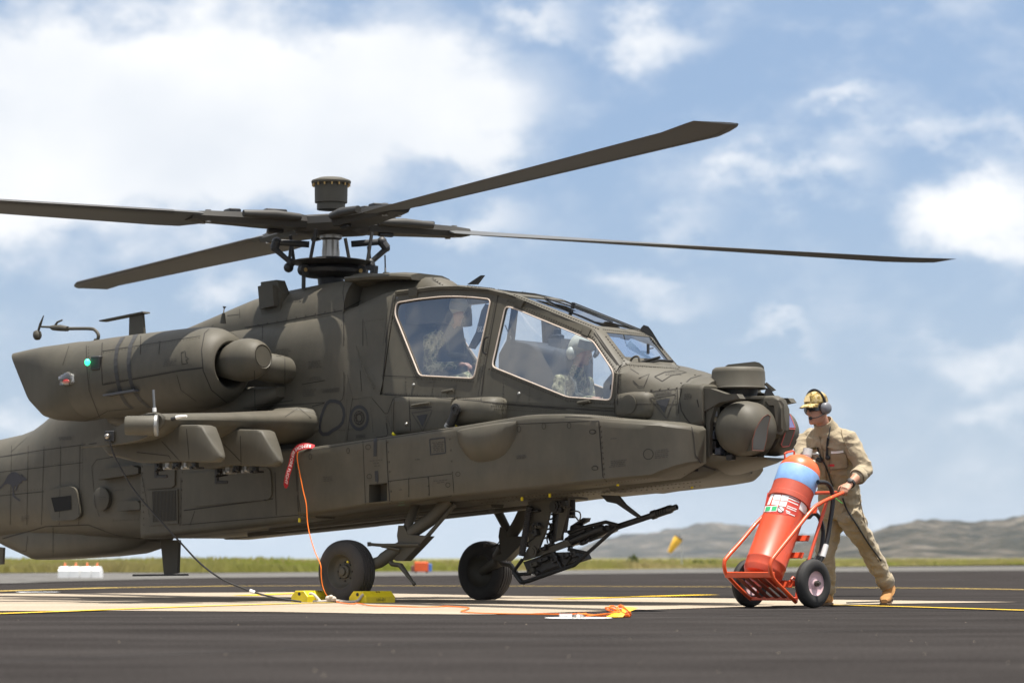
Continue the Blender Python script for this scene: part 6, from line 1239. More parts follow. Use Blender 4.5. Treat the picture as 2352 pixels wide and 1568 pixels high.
# valve, ball handle, dome handle
vt = base + ax * AL * 1.09
b = MB(); v0 = K(*ce(785, 170), 0); v1 = K(*ce(800, 80), 0); b.tube([v0, v0.lerp(v1, .3), v0.lerp(v1, .32), v1], [.036, .036, .040, .040], 16); vv_ = kb(b, 'valve_body', mat('nickel_valve', (.62, .60, .55, 1), .35, metal=.6))
b = MB(); b.tube([K(*ce(830, 125), 0), K(*ce(885, 128), 0)], .007, 8); b.ball(K(*ce(882, 128), 0), .020, 12, 8); kb(b, 'valve_lever', GREYM, vv_)
b = MB(); b.tube([K(*ce(710, 150), .0), K(*ce(760, 150), 0)], .016, 10); b.tube([K(*ce(690, 148), 0), K(*ce(712, 150), 0)], .012, 8); kb(b, 'valve_outlet', mat('brass_valve', (.6, .42, .12, 1), .35, metal=.6), vv_)
b = MB(); b.tube([K(*ce(845, 200), .02), K(*ce(850, 185), .02)], .02, 10); kb(b, 'gauge', mat('gauge_face', (.7, .65, .5, 1), .3), vv_)
b = MB(); b.tube([K(*ce(x, y), -.06) for x, y in ((590, 165), (588, 120), (600, 112), (662, 97), (674, 105), (676, 150))], .008, 8); kb(b, 'lifting_handle', REDP, cyl)
# label sheet on the front, wrapped round the cylinder
def wrap(px, py, off=.0022):
    """pixel on the cylinder's skin"""
    D = px_dir(px, py); M_ = CART.inverted(); o = M_ @ CAM_P; d = (M_.to_3x3() @ D).normalized()
    oc = o - base; d_ = d - ax * d.dot(ax); o_ = oc - ax * oc.dot(ax); r = .166 + off
    A = d_.dot(d_); B = 2 * d_.dot(o_); C_ = o_.dot(o_) - r * r; q = B * B - 4 * A * C_
    t = (-B - math.sqrt(max(q, 0))) / (2 * A); return o + d * t
def patch(L_, m, name, parent, off=.0022, n=6):
    """four-cornered sticker: corners a b c d in photo pixels of the close crop"""
    a, b_, c_, d_ = L_; rows = []
    for j in range(n + 1):
        t = j / n; p = (a[0] + (d_[0] - a[0]) * t, a[1] + (d_[1] - a[1]) * t); q = (b_[0] + (c_[0] - b_[0]) * t, b_[1] + (c_[1] - b_[1]) * t)
        rows.append([wrap(*ce(p[0] + (q[0] - p[0]) * k / n, p[1] + (q[1] - p[1]) * k / n), off) for k in range(n + 1)])
    b = MB(); b.loft(rows, False, False, closed=False); return kb(b, name, m, parent, 60)
STW = mat('sticker_white', (.78, .76, .74, 1), .4, var=.04); STG = mat('sticker_green', (.05, .42, .16, 1), .4); STR = mat('sticker_red', (.55, .05, .03, 1), .4)
lab = patch(((432, 475), (760, 510), (700, 690), (395, 655)), STR, 'label_sheet', cyl, .0015, 10)
for L_ in (((492, 490), (556, 493), (545, 545), (480, 535)), ((562, 494), (630, 502), (615, 552), (550, 546)), ((478, 540), (542, 550), (532, 590), (466, 584)), ((548, 552), (612, 558), (598, 602), (536, 594))): patch(L_, STW, 'label_pane', lab, .003)
for L_ in (((468, 478), (494, 474), (450, 585), (426, 588)),): patch(L_, STW, 'label_column', lab, .003)
patch(((412, 598), (526, 592), (512, 645), (400, 650)), STW, 'label_strip', lab, .003); patch(((418, 604), (462, 600), (450, 640), (408, 645)), STG, 'exit_pictogram', lab, .0042); patch(((476, 600), (520, 598), (508, 638), (464, 640)), STG, 'exit_pictogram', lab, .0042)
for L_ in (((630, 500), (732, 540), (726, 548), (626, 508)), ((626, 520), (722, 560), (718, 568), (622, 528)), ((620, 545), (712, 585), (708, 592), (616, 552)), ((612, 590), (700, 625), (696, 632), (609, 597)), ((608, 606), (694, 642), (690, 648), (604, 613)), ((600, 632), (640, 650), (636, 658), (596, 640)), ((604, 650), (682, 684), (678, 690), (600, 658))): patch(L_, STW, 'label_line', lab, .003, 3)
patch(((742, 535), (815, 590), (782, 682), (718, 622)), STW, 'side_label', cyl, .003); patch(((795, 610), (820, 620), (806, 660), (790, 662)), STG, 'side_label_corner', cyl, .0042, 3)
cc = (552, 626); b = MB(); b.add([wrap(*ce(*cc), .003)] + [wrap(*ce(cc[0] + 33 * math.cos(a), cc[1] + 30 * math.sin(a)), .003) for a in [2 * math.pi * k / 24 for k in range(24)]], [(0, k + 1, (k + 1) % 24 + 1) for k in range(24)]); kb(b, 'round_pictogram', STW, lab, 60)
b = MB(); b.tube([wrap(*ce(530, 606), .004), wrap(*ce(574, 648), .004)], .003, 5); b.tube([wrap(*ce(cc[0] + 30 * math.cos(a), cc[1] + 27 * math.sin(a)), .004) for a in [2 * math.pi * k / 24 for k in range(25)]], .002, 5); kb(b, 'pictogram_ring', mat('pictogram_brown', (.12, .04, .03, 1), .5), lab)
# frame
def kt(L_, x, r, nm, m=REDP, sm=0, n=10):
    P = [K(*ce(*q), x if not isinstance(x, (list, tuple)) else x[i]) for i, q in enumerate(L_)]
    if sm: P = smooth_line(P, sm)
    return kb(MB().tube(P, r, n), nm, m)
FRM = mat('orange_red_frame_enamel', (.62, .075, .014, 1), .38, var=.12, vscale=8, coat=.15)
kt([(1118, 476), (1000, 528), (900, 580), (830, 640), (660, 850), (500, 1048), (468, 1095), (456, 1150), (468, 1215), (500, 1275), (600, 1378), (690, 1470)], .24, .0165, 'side_tube', FRM, 5, 12)
kt([(600, 500), (500, 590), (340, 745), (200, 910), (62, 1065), (40, 1110), (42, 1170), (65, 1225), (160, 1330), (280, 1440)], -.24, .0165, 'side_tube', FRM, 5, 12)
kt([(970, 560), (885, 830), (810, 1085), (700, 1390), (690, 1470)], .21, .014, 'upright', REDP)
kt([(650, 560), (560, 830), (480, 1100), (330, 1400)], -.21, .014, 'upright', REDP)
yk = K(*ce(960, 478), 0); b = MB(); b.tube([(-.24, yk.y, yk.z), (.21, yk.y, yk.z)], .015, 10); kb(b, 'handle_crossbar', REDP)
for q in ((870, 640), (800, 890), (745, 1045), (650, 1310)):
    p = K(*ce(*q), .2); b = MB(); b.box((0, p.y, p.z), (.42, .012, .05), Matrix.Rotation(R(-30), 3, 'X')); kb(b, 'crossbar', REDP, smooth=0)
yb = K(*ce(270, 1222), 0); b = MB(); b.box((0, yb.y, yb.z), (.50, .045, .05), bev=.006); kb(b, 'toe_bar', FRM, smooth=20)
yf = K(*ce(500, 1455), 0); yf = Vector((0, -.09, .075))
b = MB(); b.box((0, yf.y, yf.z), (.46, .035, .03), bev=.004); kb(b, 'floor_bar', REDP)
for x in (-.13, -.045, .045, .13):
    b = MB(); a, c_ = Vector((x, yb.y, yb.z - .02)), Vector((x, yf.y, yf.z)); d = c_ - a; b.box((a + c_) / 2, (.045, .008, d.length), d.to_track_quat('Z', 'Y').to_matrix()); kb(b, 'floor_slat', mat('rusty_red', (.22, .045, .02, 1), .7, var=.35, vscale=14), smooth=0)
b = MB(); b.tube([(-.36, 0, .2), (.36, 0, .2)], .014, 10); kb(b, 'axle', REDP)
b = MB(); b.box((.1, .01, .2), (.3, .06, .05), bev=.008); kb(b, 'axle_bracket', REDP)
for s in (1, -1):
    w = empty('cart_wheel'); w.parent = cart; w.location = (s * .335, 0, .2)
    tp = [(-.035, .10), (-.045, .125), (-.048, .15), (-.042, .178), (-.030, .192), (-.022, .195), (-.019, .19), (-.014, .196), (-.003, .199), (0, .194), (.003, .199), (.014, .196), (.019, .19), (.022, .195), (.030, .192), (.042, .178), (.048, .15), (.045, .125), (.035, .10)]
    b = MB(); b.lathe(tp, (0, 0, 0), (1, 0, 0), 48, caps=False); b.build('tyre', RUBBERD, w, 40)
    b = MB(); b.lathe([(s * h_, r_) for h_, r_ in ((.036, .122), (.042, .118), (.036, .108), (.020, .09), (.016, .05), (.03, .034), (.034, .001))], (0, 0, 0), (1, 0, 0), 40, caps=False); b.lathe([(-s * .036, .12), (-s * .02, .10), (-s * .02, .001)], (0, 0, 0), (1, 0, 0), 40, caps=False); b.build('rim', mat('pink_faded_rim', (.62, .42, .44, 1), .5, var=.08), w, 40)
    b = MB(); b.lathe([(s * .03, .024), (s * .055, .024), (s * .056, .014), (s * .075, .014), (s * .076, .001)], (0, 0, 0), (1, 0, 0), 6 if False else 16); b.build('hub_nut', mat('greasy_steel', (.10, .09, .075, 1), .45, metal=.6), w, 30)
# hose in loops behind the cylinder
HOSE = mat('black_hose', (.016, .016, .017, 1), .45)
kt([(890, 380), (960, 385), (1005, 430), (1025, 510), (1022, 600), (1000, 750), (985, 850), (965, 950)], .2, .019, 'hose', HOSE, 6, 12)
kt([(965, 950), (950, 1000), (932, 1060)], .2, .024, 'hose_coupling', mat('hose_coupling_grey', (.6, .6, .6, 1), .4), 0, 12); kt([(932, 1055), (915, 1100)], .2, [.02, .012], 'hose_nozzle', HOSE)
for k, dx in enumerate((0, .02, -.02)):
    kt([(790 + 10 * k, 700), (850, 665), (900, 700), (935, 800 + 10 * k), (930, 920), (905, 1040), (860, 1100 - 10 * k), (800, 1090)], .08 + dx * 2, .018, 'hose_loop', HOSE, 6, 10)
kt([(1000, 515), (1040, 518), (1060, 530)], .25, .004, 'cable_tie', mat('green_cable_tie', (.08, .7, .12, 1), .4), 0, 6); kt([(1045, 520), (1075, 545), (1112, 572)], .25, .0025, 'cable_tie_tail', mat('green_cable_tie', (.08, .7, .12, 1), .4), 0, 6)
kt([(655, 1290), (648, 1260), (662, 1244), (690, 1262)], .2, .010, 'tie_loop', REDP)

# ------------------------------------------------------------------ ground crew member pushing the cart
PO = Vector((2.95, 24.4, 0)); FW = Vector((-.74, -.67, 0)); LF = Vector((.67, -.74, 0))     # walking direction, his left
man = empty('person', PO, label='person in khaki coverall, camouflage cap and grey ear defenders pushing the red cart', cat='person')
A = lambda x, y, Y: AT(x, y, Y)
pel, wai, che, uch, nek = A(1930, 1165, 24.30), A(1925, 1115, 24.22), A(1910, 1045, 24.08), A(1902, 1003, 24.0), A(1893, 975, 23.94)
hdc = A(1876, 938, 23.86); fdir = Vector((-.74, -.66, -.13)); hup = Vector((-.12, -.06, 1))
shl, shr = A(1948, 1006, 23.92), A(1855, 1006, 24.18); ell, wrl = A(1987, 1078, 23.86), A(1950, 1113, 23.66)
hnd_t = CART @ K(*ce(1085, 485), .24); elr = A(1836, 1058, 24.05); hr_t = CART @ Vector((-.24, K(*ce(1085, 485), .24).y, K(*ce(1085, 485), .24).z))
wrr = hr_t + Vector((.06, .06, .05))
hpl, hpr = A(1948, 1178, 24.2), A(1915, 1178, 24.42); knl, anl = A(1990, 1250, 24.34), A(2038, 1342, 24.48); knr, anr = A(1894, 1272, 24.40), A(1899, 1362, 24.48)
def torso():
    b = MB(); rr = []
    for c_, rx, ry in ((pel - Vector((0, 0, .10)), .155, .125), (pel, .195, .150), (wai, .185, .145), (wai.lerp(che, .5), .195, .15), (che, .208, .150), (uch, .205, .125), (uch.lerp(nek, .6), .135, .09), (nek, .07, .066)):
        rr.append((c_, rx, ry))
    rings = []
    for i, (c_, rx, ry) in enumerate(rr):
        t = rr[min(i + 1, len(rr) - 1)][0] - rr[max(i - 1, 0)][0]; rings.append(ring_at(c_, t, LF, rx, ry, 24, 2.4))
    return b.loft(rings)
CL, SK = 0, 1
parts = [(torso(), CL), (limb([shl - LF * .03, shl, shl.lerp(ell, .5), ell], [.078, .082, .076, .070]), CL), (limb([shr + LF * .03, shr, shr.lerp(elr, .5), elr], [.085, .088, .078, .070]), CL),
         (limb([ell, ell.lerp(wrl, .42)], [.070, .062]), CL), (limb([elr, elr.lerp(wrr, .42)], [.070, .060]), CL), (limb([ell.lerp(wrl, .3), ell.lerp(wrl, .6), wrl], [.046, .042, .031]), SK), (limb([elr.lerp(wrr, .3), elr.lerp(wrr, .6), wrr], [.046, .042, .031]), SK),
         (limb([pel.lerp(hpl, .6), hpl, hpl.lerp(knl, .5), knl], [.105, .118, .104, .083]), CL), (limb([pel.lerp(hpr, .6), hpr, hpr.lerp(knr, .5), knr], [.105, .118, .104, .084]), CL),
         (limb([knl, knl.lerp(anl, .35), anl.lerp(knl, .1), anl], [.083, .085, .070, .066]), CL), (limb([knr, knr.lerp(anr, .35), anr.lerp(knr, .1), anr + Vector((0, 0, .02))], [.084, .086, .074, .068]), CL),
         (limb([nek - Vector((0, 0, .04)), nek.lerp(hdc, .5), hdc - Vector((0, 0, .05))], [.060, .056, .058]), SK), (head(hdc, fdir, hup), SK)]
hf = (hnd_t - wrl); parts.append((hand(wrl, hf, -CB * .2 + Vector((-.5, -.2, .1)) * 0 - CX, Vector((0, 0, 1)) + CX * .3, (.75, 1.0, .8), .98), SK))
parts.append((hand(wrr, hr_t - wrr, CX, Vector((0, 0, 1)), (.75, 1.0, .8), .98), SK))
for c_, d in ((shl, ell), (shr, elr)): pass
body = grow('body', parts, [KHAKI, SKIN], man, .0065, PO, folds=.010)
def mb_(b, name, m, smooth=40, parent=None): return b.build(name, m, parent or man, smooth)
loc = lambda p: Vector(p) - PO
def boot(an, kn, toe_dir, name, ground_heel):
    toe_dir = Vector(toe_dir).normalized(); up = Vector((0, 0, 1)); s = toe_dir.cross(up).normalized(); b = MB(); a = loc(an)
    sh = (loc(kn) - a).normalized()
    b.loft([ring_at(a + sh * .06, sh, s, .058, .062, 16), ring_at(a, sh, s, .050, .056, 16), ring_at(a - sh * .04 + toe_dir * .01, sh + toe_dir * .2, s, .046, .066, 16), ring_at(a - sh * .07 + toe_dir * .03, sh + toe_dir * .2, s, .047, .085, 16)])
    h0 = Vector((a.x, a.y, 0)) - toe_dir * .085; zs = ground_heel
    rr = []
    for d, w, hgt in ((0, .034, .075), (.03, .041, .10), (.09, .042, .105), (.14, .046, .085), (.20, .050, .066), (.25, .044, .055), (.285, .025, .035)):
        zz = .022 + zs * max(0, 1 - d / .19); c_ = h0 + toe_dir * d + up * (zz + hgt / 2); rr.append(ring_at(c_, toe_dir, s, w, hgt / 2, 16, 2.8))
    b.loft(rr); o = mb_(b, name, BOOT)
    b = MB(); rr = []
    for d, w in ((-.005, .036), (.03, .044), (.09, .042), (.14, .047), (.20, .052), (.255, .046), (.292, .026)):
        zz = zs * max(0, 1 - d / .19); rr.append(ring_at(h0 + toe_dir * d + up * (zz + .0135), toe_dir, s, w, .0135, 16, 5))
    b.loft(rr); mb_(b, 'sole', SOLE, 40, o); return o
boot(anr, knr, FW * .8 + Vector((.25, -.35, 0)), 'boot', 0.0)
boot(anl, knl, FW * .45 + Vector((.1, -.55, 0)), 'boot', .045)
# collar, cuffs, trouser hems, pockets
b = MB(); rr = []
t_ = (hdc - nek).normalized()
for dz, rx, ry in ((-.05, .105, .10), (-.01, .088, .085), (.03, .082, .080), (.035, .076, .074), (-.01, .076, .074)): rr.append([p - PO for p in ring_at(nek + t_ * dz, t_, LF, rx, ry, 24, 2.2)])
b.v = []; b.loft(rr, False, False); mb_(b, 'collar', KHAKI)
def cuff(p, q, r, nm='cuff', m=KHAKI):
    p, q = Vector(p), Vector(q); t = (q - p).normalized(); x = t.orthogonal(); b = MB(); b.loft([[v - PO for v in ring_at(p + t * d, t, x, r_, r_, 20, 2)] for d, r_ in ((-.03, r * .93), (-.025, r), (-.01, r * 1.03), (.02, r * 1.03), (.028, r * .98), (.02, r * .85), (-.01, r * .8))], False, False); return mb_(b, nm, m)
cuff(ell.lerp(wrl, .40), wrl, .071, 'rolled_cuff'); cuff(elr.lerp(wrr, .40), wrr, .069, 'rolled_cuff')
cuff(anl.lerp(knl, .12), anl, .077, 'trouser_hem'); cuff(anr.lerp(knr, .10), anr, .078, 'trouser_hem')
w_ = wrl.lerp(ell, .10); t = (wrl - ell).normalized(); b = MB(); b.lathe([(-.014, .037), (-.012, .041), (.012, .041), (.014, .037)], w_ - PO, t, 20); wt = mb_(b, 'watch_strap', BLACK)
b = MB(); b.lathe([(0, .022), (.014, .022), (.016, .016), (.016, .001)], w_ - PO + (Vector((-.2, -.75, .55)).normalized()) * .034, Vector((-.2, -.75, .55)), 16); mb_(b, 'watch_case', BLACK, 40, wt)
BT = BVHTree.FromObject(body, bpy.context.evaluated_depsgraph_get())
def onbody(px, py, off=.004):
    D = px_dir(px, py); o = CAM_P - PO; l_, n, i, d = BT.ray_cast(o, D)
    return (l_ + n * off, n) if l_ is not None else None
def body_patch(c, L_, m, nm, off=.005, n=5):
    a, b_, c_, d_ = L_; rows = []
    for j in range(n + 1):
        t = j / n; p = (a[0] + (d_[0] - a[0]) * t, a[1] + (d_[1] - a[1]) * t); q = (b_[0] + (c_[0] - b_[0]) * t, b_[1] + (c_[1] - b_[1]) * t); r_ = []
        for k in range(n + 1):
            h_ = onbody(*c(p[0] + (q[0] - p[0]) * k / n, p[1] + (q[1] - p[1]) * k / n), off)
            if not h_: return None
            r_.append(h_[0])
        rows.append(r_)
    b = MB(); b.loft(rows, False, False, closed=False); return mb_(b, nm, m, 60)
pk = body_patch(cp, ((700, 985), (880, 975), (905, 1150), (690, 1170)), KHAKI, 'chest_pocket', .009)
body_patch(cp, ((712, 945), (852, 935), (858, 972), (710, 982)), WHITE, 'pocket_paper', .012, 3)
body_patch(cp, ((676, 1115), (748, 1110), (748, 1138), (676, 1142)), mat('red_cloth_tag', (.55, .03, .04, 1), .7), 'red_tag', .013, 2)
body_patch(cp, ((455, 910), (522, 893), (524, 918), (455, 930)), mat('dark_name_tape', (.09, .075, .03, 1), .8), 'name_tape', .008, 2)
def body_line(c, L_, r, m, nm, off=.012, sm=5, lead=(), tail=()):
    P = [onbody(*c(*q), off) for q in L_]; P = list(lead) + [q[0] for q in P if q] + list(tail)
    if len(P) > 1: return mb_(MB().tube(smooth_line(P, sm), r, 8), nm, m)
SEWN = mat('khaki_seam', (.20, .155, .095, 1), .9)
CORD = mat('black_cord', (.018, .018, .019, 1), .6)
body_line(cp, ((560, 760), (585, 900), (615, 1060), (640, 1230), (650, 1400)), .004, SEWN, 'front_seam', .003)
body_line(cp, ((700, 985), (690, 1170), (800, 1165), (905, 1150), (882, 978), (790, 982), (700, 985)), .0035, SEWN, 'pocket_seam', .010, 3)
body_line(cp, ((830, 690), (850, 780), (900, 900), (960, 1010)), .0035, SEWN, 'sleeve_seam', .003)
body_line(c6, ((760, 740), (880, 760), (1010, 720)), .004, SEWN, 'waist_seam', .003)
body_line(c6, ((1000, 800), (1030, 950), (1060, 1080), (1120, 1200)), .0035, SEWN, 'leg_seam', .003)
body_line(cp, ((545, 900), (560, 970), (600, 1060), (640, 1130), (690, 1260), (735, 1390)), .007, CORD, 'radio_lead')
body_line(cp, ((545, 1050), (575, 1065), (610, 1050)), .02, CORD, 'lead_switch', .02, 3)
body_line(cp, ((690, 640), (685, 700), (672, 780)), .005, CORD, 'headset_lead')
P = [onbody(*cp(*q), .014) for q in ((672, 780), (665, 860), (658, 940), (660, 1010))]
if all(P):
    P = smooth_line([q[0] for q in P], 40); b = MB(); pts = []
    for i, p in enumerate(P): a = i * .9; pts.append(p + Vector((math.cos(a), math.sin(a) * .6, 0)) * .009)
    b.tube(pts, .0035, 6); mb_(b, 'coiled_cord', CORD)
q = onbody(*cp(672, 1022), .015)
if q: b = MB(); b.ball(q[0], (.022, .02, .022), 12, 8); mb_(b, 'cord_plug', CORD)
body_line(c6, ((895, 800), (920, 870), (960, 940), (1000, 1000), (1040, 1060), (1080, 1120), (1130, 1190), (1190, 1255)), .007, CORD, 'long_lead', .014)
# cap, sunglasses, ear defenders
Fh = fdir.normalized(); Uh = (hup - Fh * hup.dot(Fh)).normalized(); Lh = Uh.cross(Fh); hc = loc(hdc)
def hp(f, l, u): return hc + Fh * f + Lh * l + Uh * u
b = MB(); rr = []
for u, bk, fr, w in ((.044, -.118, .112, .086), (.06, -.120, .114, .087), (.09, -.112, .106, .084), (.115, -.095, .090, .073), (.135, -.065, .06, .052), (.146, -.03, .022, .024), (.148, -.012, .0, .006)):
    rr.append([hp((bk + fr) / 2 + (fr - bk) / 2 * math.cos(a), w * math.sin(a), u) for a in [2 * math.pi * k / 28 for k in range(28)]])
b.loft(rr, False, True); cap_ = mb_(b, 'cap', CAPM)
b = MB(); rows = []
for j in range(5):
    t = j / 4; row = []
    for k in range(13):
        a = R(-62 + 124 * k / 12); r0 = .108 + .085 * t * math.cos(a) ** .8; row.append(hp(.0 + r0 * math.cos(a) + .002, (.082 + .006 * t) * math.sin(a) * 1.05, .054 - .016 * t - .016 * (abs(math.sin(a)) ** 2) - .010 * t * t))
    rows.append(row)
b.loft(rows, False, False, closed=False); b.loft([[p - Uh * .005 for p in r] for r in rows], False, False, closed=False); mb_(b, 'brim', CAPM, 50, cap_)
b = MB(); b.loft([[hp(.098 + .003, y, z) for y, z in ((-.03, .068), (.03, .068), (.026, .11), (-.026, .11))], [hp(.122 - (.02 if z > .1 else 0), y, z) for y, z in ((-.028, .07), (.028, .07), (.024, .108), (-.024, .108))]]); mb_(b, 'cap_badge', mat('cap_badge_tan', (.62, .48, .25, 1), .8), 30, cap_)
b = MB(); GL = mat('black_sunglass_lens', (.008, .008, .009, 1), .12, spec=.8)
rows = [[hp(.100 * math.cos(a) + .006 - .03 * (abs(math.sin(a)) ** 3), .079 * math.sin(a), u) for a in [R(-75 + 150 * k / 16) for k in range(17)]] for u in (.030, .010, -.016)]
b.loft(rows, False, False, closed=False); b.loft([[p * 1.0 + Fh * .004 for p in r] for r in rows], False, False, closed=False); mb_(b, 'sunglasses', GL, 50)
b = MB(); rr = [hp(.01 - .01 * math.cos(a), .102 * math.cos(a), .02 + .135 * math.sin(a)) for a in [math.pi * k / 20 for k in range(21)]]
b.tube(rr, .014, 8, flat=.45, up=Fh); band = mb_(b, 'ear_defender_band', CORD)
for e in (1, -1):
    b = MB(); b.lathe([(-.012, .042), (-.005, .052), (.010, .054), (.026, .050), (.040, .040), (.046, .022), (.047, .001)], hp(-.012, e * .082, -.004), Lh * e, 24); b.v = [tuple(Vector(p)) for p in b.v]; mb_(b, 'ear_cup', mat('ear_cup_grey', (.16, .165, .18, 1), .4), 40, band)
    b = MB(); b.lathe([(-.016, .045), (-.010, .053), (-.002, .053)], hp(-.012, e * .082, -.004), Lh * e, 24, caps=False); mb_(b, 'ear_cushion', BLACK, 40, band)
b = MB(); b.tube(smooth_line([hp(.01, .098, -.035), hp(.05, .098, -.055), hp(.09, .075, -.07), hp(.118, .035, -.072)], 5), .004, 6); mc = mb_(b, 'microphone_boom', CORD, 40, band)
b = MB(); b.ball(hp(.122, .028, -.072), .016, 10, 8); mb_(b, 'microphone', CORD, 40, mc)
# ------------------------------------------------------------------ the two aircrew behind the canopy
def crew(name_lab, head_px, v, lean, zdrop, fwd_hands, sz=1.0, aft=True):
    """seated figure in the helicopter frame"""
    hu, _, hz_ = H(*head_px, v); W = lambda u, vv, z: HEL @ Vector((u, -vv, z)); F = (HEL.to_3x3() @ Vector((1, 0, 0))); Lr = HEL.to_3x3() @ Vector((0, -1, 0))
    o = W(hu - .15, v, hz_ - .85); root = empty('person', o, label=name_lab, cat='person')
    P = lambda du, dv, dz: W(hu + du, v + dv, hz_ + dz)
    pe, wa, ch, uc, ne = P(-.20, 0, -.72), P(-.20, 0, -.58), P(-.16, 0, -.40), P(-.13, 0, -.25), P(-.06, 0, -.14)
    rr = [(pe, .17, .13), (wa, .17, .125), (ch, .19, .135), (uc, .185, .11), (uc.lerp(ne, .6), .11, .08), (ne, .06, .06)]; b = MB()
    b.loft([ring_at(c_, (rr[min(i + 1, 5)][0] - rr[max(i - 1, 0)][0]), Lr, rx, ry, 20, 2.4) for i, (c_, rx, ry) in enumerate(rr)])
    pts = [(b, 0)]
    for s in (1, -1):
        sh, el, wr = P(-.13, s * .20, -.27), P(-.10, s * .25, -.55), P(*[fwd_hands[0], s * fwd_hands[1], fwd_hands[2]])
        pts += [(limb([sh - Lr * s * .03, sh, sh.lerp(el, .5), el], [.075, .078, .068, .058], 12), 0), (limb([el, el.lerp(wr, .5), wr], [.058, .050, .036], 12), 0)]
        pts.append((hand(wr, F, -Lr * s, Vector((0, 0, 1)), (.5, .7, .5)), 1))
        hp_, kn, an = P(-.16, s * .10, -.74), P(.26, s * .15, -.66), P(.36, s * .14, -1.02)
        pts += [(limb([hp_, hp_.lerp(kn, .5), kn], [.09, .085, .068], 12), 0), (limb([kn, an], [.068, .05], 12), 0), (limb([an, an + F * .16 - Vector((0, 0, .03))], [.045, .04], 10), 2)]
    hc_ = W(hu, v, hz_); fd = (F * .95 + Vector((0, 0, -.30)) - Lr * -.05).normalized()
    pts += [(limb([ne, hc_], [.056, .056], 12), 1), (head(hc_, fd, Vector((0, 0, 1)) + F * .2), 1)]
    grow('body', pts, [CAMO, SKIN, BLACK], root, .012, o, folds=.006)
    U_ = (Vector((0, 0, 1)) + F * .3); U_ = (U_ - fd * U_.dot(fd)).normalized(); L2 = U_.cross(fd); hh = hc_ - o
    q = lambda f, l, u: hh + fd * f + L2 * l + U_ * u
    b = MB(); ring = []
    for u, bk, fr, w in ((-.085, -.118, -.02, .085), (-.05, -.132, .02, .112), (-.01, -.138, .06, .125), (.03, -.14, .112, .126), (.07, -.132, .118, .118), (.11, -.11, .10, .095), (.14, -.07, .06, .062), (.155, -.02, .01, .02)):
        ring.append([q((bk + fr) / 2 + (fr - bk) / 2 * math.cos(a), w * math.sin(a), u) for a in [2 * math.pi * k / 28 for k in range(28)]])
    b.loft(ring, False, True); he = b.build('helmet', HELM, root, 40)
    for e in (1, -1): b = MB(); b.ball(q(-.03, e * .115, -.05), (.045, .045, .06), 14, 10); b.build('ear_shell', HELM, he, 40)
    b = MB(); b.loft([[q(.02 + .112 * math.cos(a), .132 * math.sin(a), u) for a in [R(-80 + 160 * k / 12) for k in range(13)]] for u in (.10, .06, .025)], False, False, closed=False); b.build('visor_cover', mat('visor_cover_tan', (.36, .34, .27, 1), .4), he, 40)
    b = MB(); b.tube([q(.12, .03, .06), q(.155, .02, .03), q(.165, .0, .0), q(.15, 0, -.03)], [.022, .026, .024, .016], 8); b.build('sight_mount', BLACK, he, 40)
    b = MB(); b.tube([q(.04, .10, -.08), q(.10, .06, -.10), q(.118, .02, -.085)], [.006, .005, .009], 6); b.build('microphone', BLACK, he, 40)
    b = MB()
    for s in (1, -1): b.tube([P(-.12, s * .10, -.17) - o, P(.0, s * .12, -.30) - o, P(.02, s * .10, -.48) - o, P(-.02, s * .06, -.62) - o], [.022, .024, .024, .02], 8, flat=.4, up=F)
    b.tube([P(.0, .14, -.42) - o, P(.03, 0, -.42) - o, P(.0, -.14, -.42) - o], .03, 8); b.build('survival_vest', VEST, root, 40); return root
crew('helmeted person in camouflage seated behind the aft side window, head bowed', c3(605, 365), .02, .1, .5, (.16, .12, -.52))
crew('helmeted person in camouflage seated behind the forward side window', c3(1565, 655), .02, .1, .5, (.18, .10, -.46))
# ------------------------------------------------------------------ small things on and by the aircraft
def chock(u, v0, v1, label, mark):
    o = empty('wheel_chock', HEL @ Vector((u, -(v0 + v1) / 2, .005)), label=label, cat='wheel chock', group='yellow chocks at the near wheel'); o.rotation_euler = (0, 0, -YAW)
    b = MB(); hl = (v1 - v0) / 2; rr = []
    for y, k in ((-hl, .96), (-hl + .008, 1), (hl - .008, 1), (hl, .96)):
        rr.append([(x * k, y, z * (k if z > .01 else 1)) for x, z in ((-.105, 0), (.105, 0), (.105, .052), (.055, .104), (-.055, .104), (-.105, .052))])
    b.loft(rr); b.build('block', YEL, o, 20)
    b = MB()
    for y in (-.02, .012): b.add([(.1062, y, .045), (.1062, y + .02, .045), (.0565, y + .02, .1045), (.0565, y, .1045)], [(0, 1, 2, 3)])
    b.build('wear_strip', mat('worn_wood', (.16, .07, .02, 1), .8, var=.4, vscale=30), o, 0)
    b = MB(); b.tube([(.0, -hl - .004, .075), (0, -hl + .03, .075)], .016, 10); b.build('rope_hole_shade', BLACK, o)  # solid black plug paints the dark inside the hole
    if mark:
        vs_, fs_ = text_mesh('164-601', .04); b = MB(); b.add([(.1072, q.x - .0, .026 + q.y) for q in vs_], fs_); b.build('hand_lettering', BLACK, o, 0)
    return o
chock(.36, .85, 1.25, 'yellow wooden chock with black hand lettering in front of the near wheel', True)
chock(-.36, .85, 1.25, 'yellow wooden chock behind the near wheel, by the black cable end', False)
ROPE = mat('white_rope_fibre', (.55, .50, .42, 1), .9, var=.2, vscale=60, bump=.6, bscale=200)
def world_tube(name, pts, r, m, label, cat, sm=5, n=8):
    P = smooth_line(pts, sm) if sm else [Vector(p) for p in pts]; o = P[0]; b = MB(); b.tube([p - o for p in P], r, n); ob = b.build(name, m); ob.location = o; return tag(ob, label, cat)
HW = lambda px, py, v: HEL @ Vector((H(px, py, v)[0], -v, max(H(px, py, v)[2], .014)))
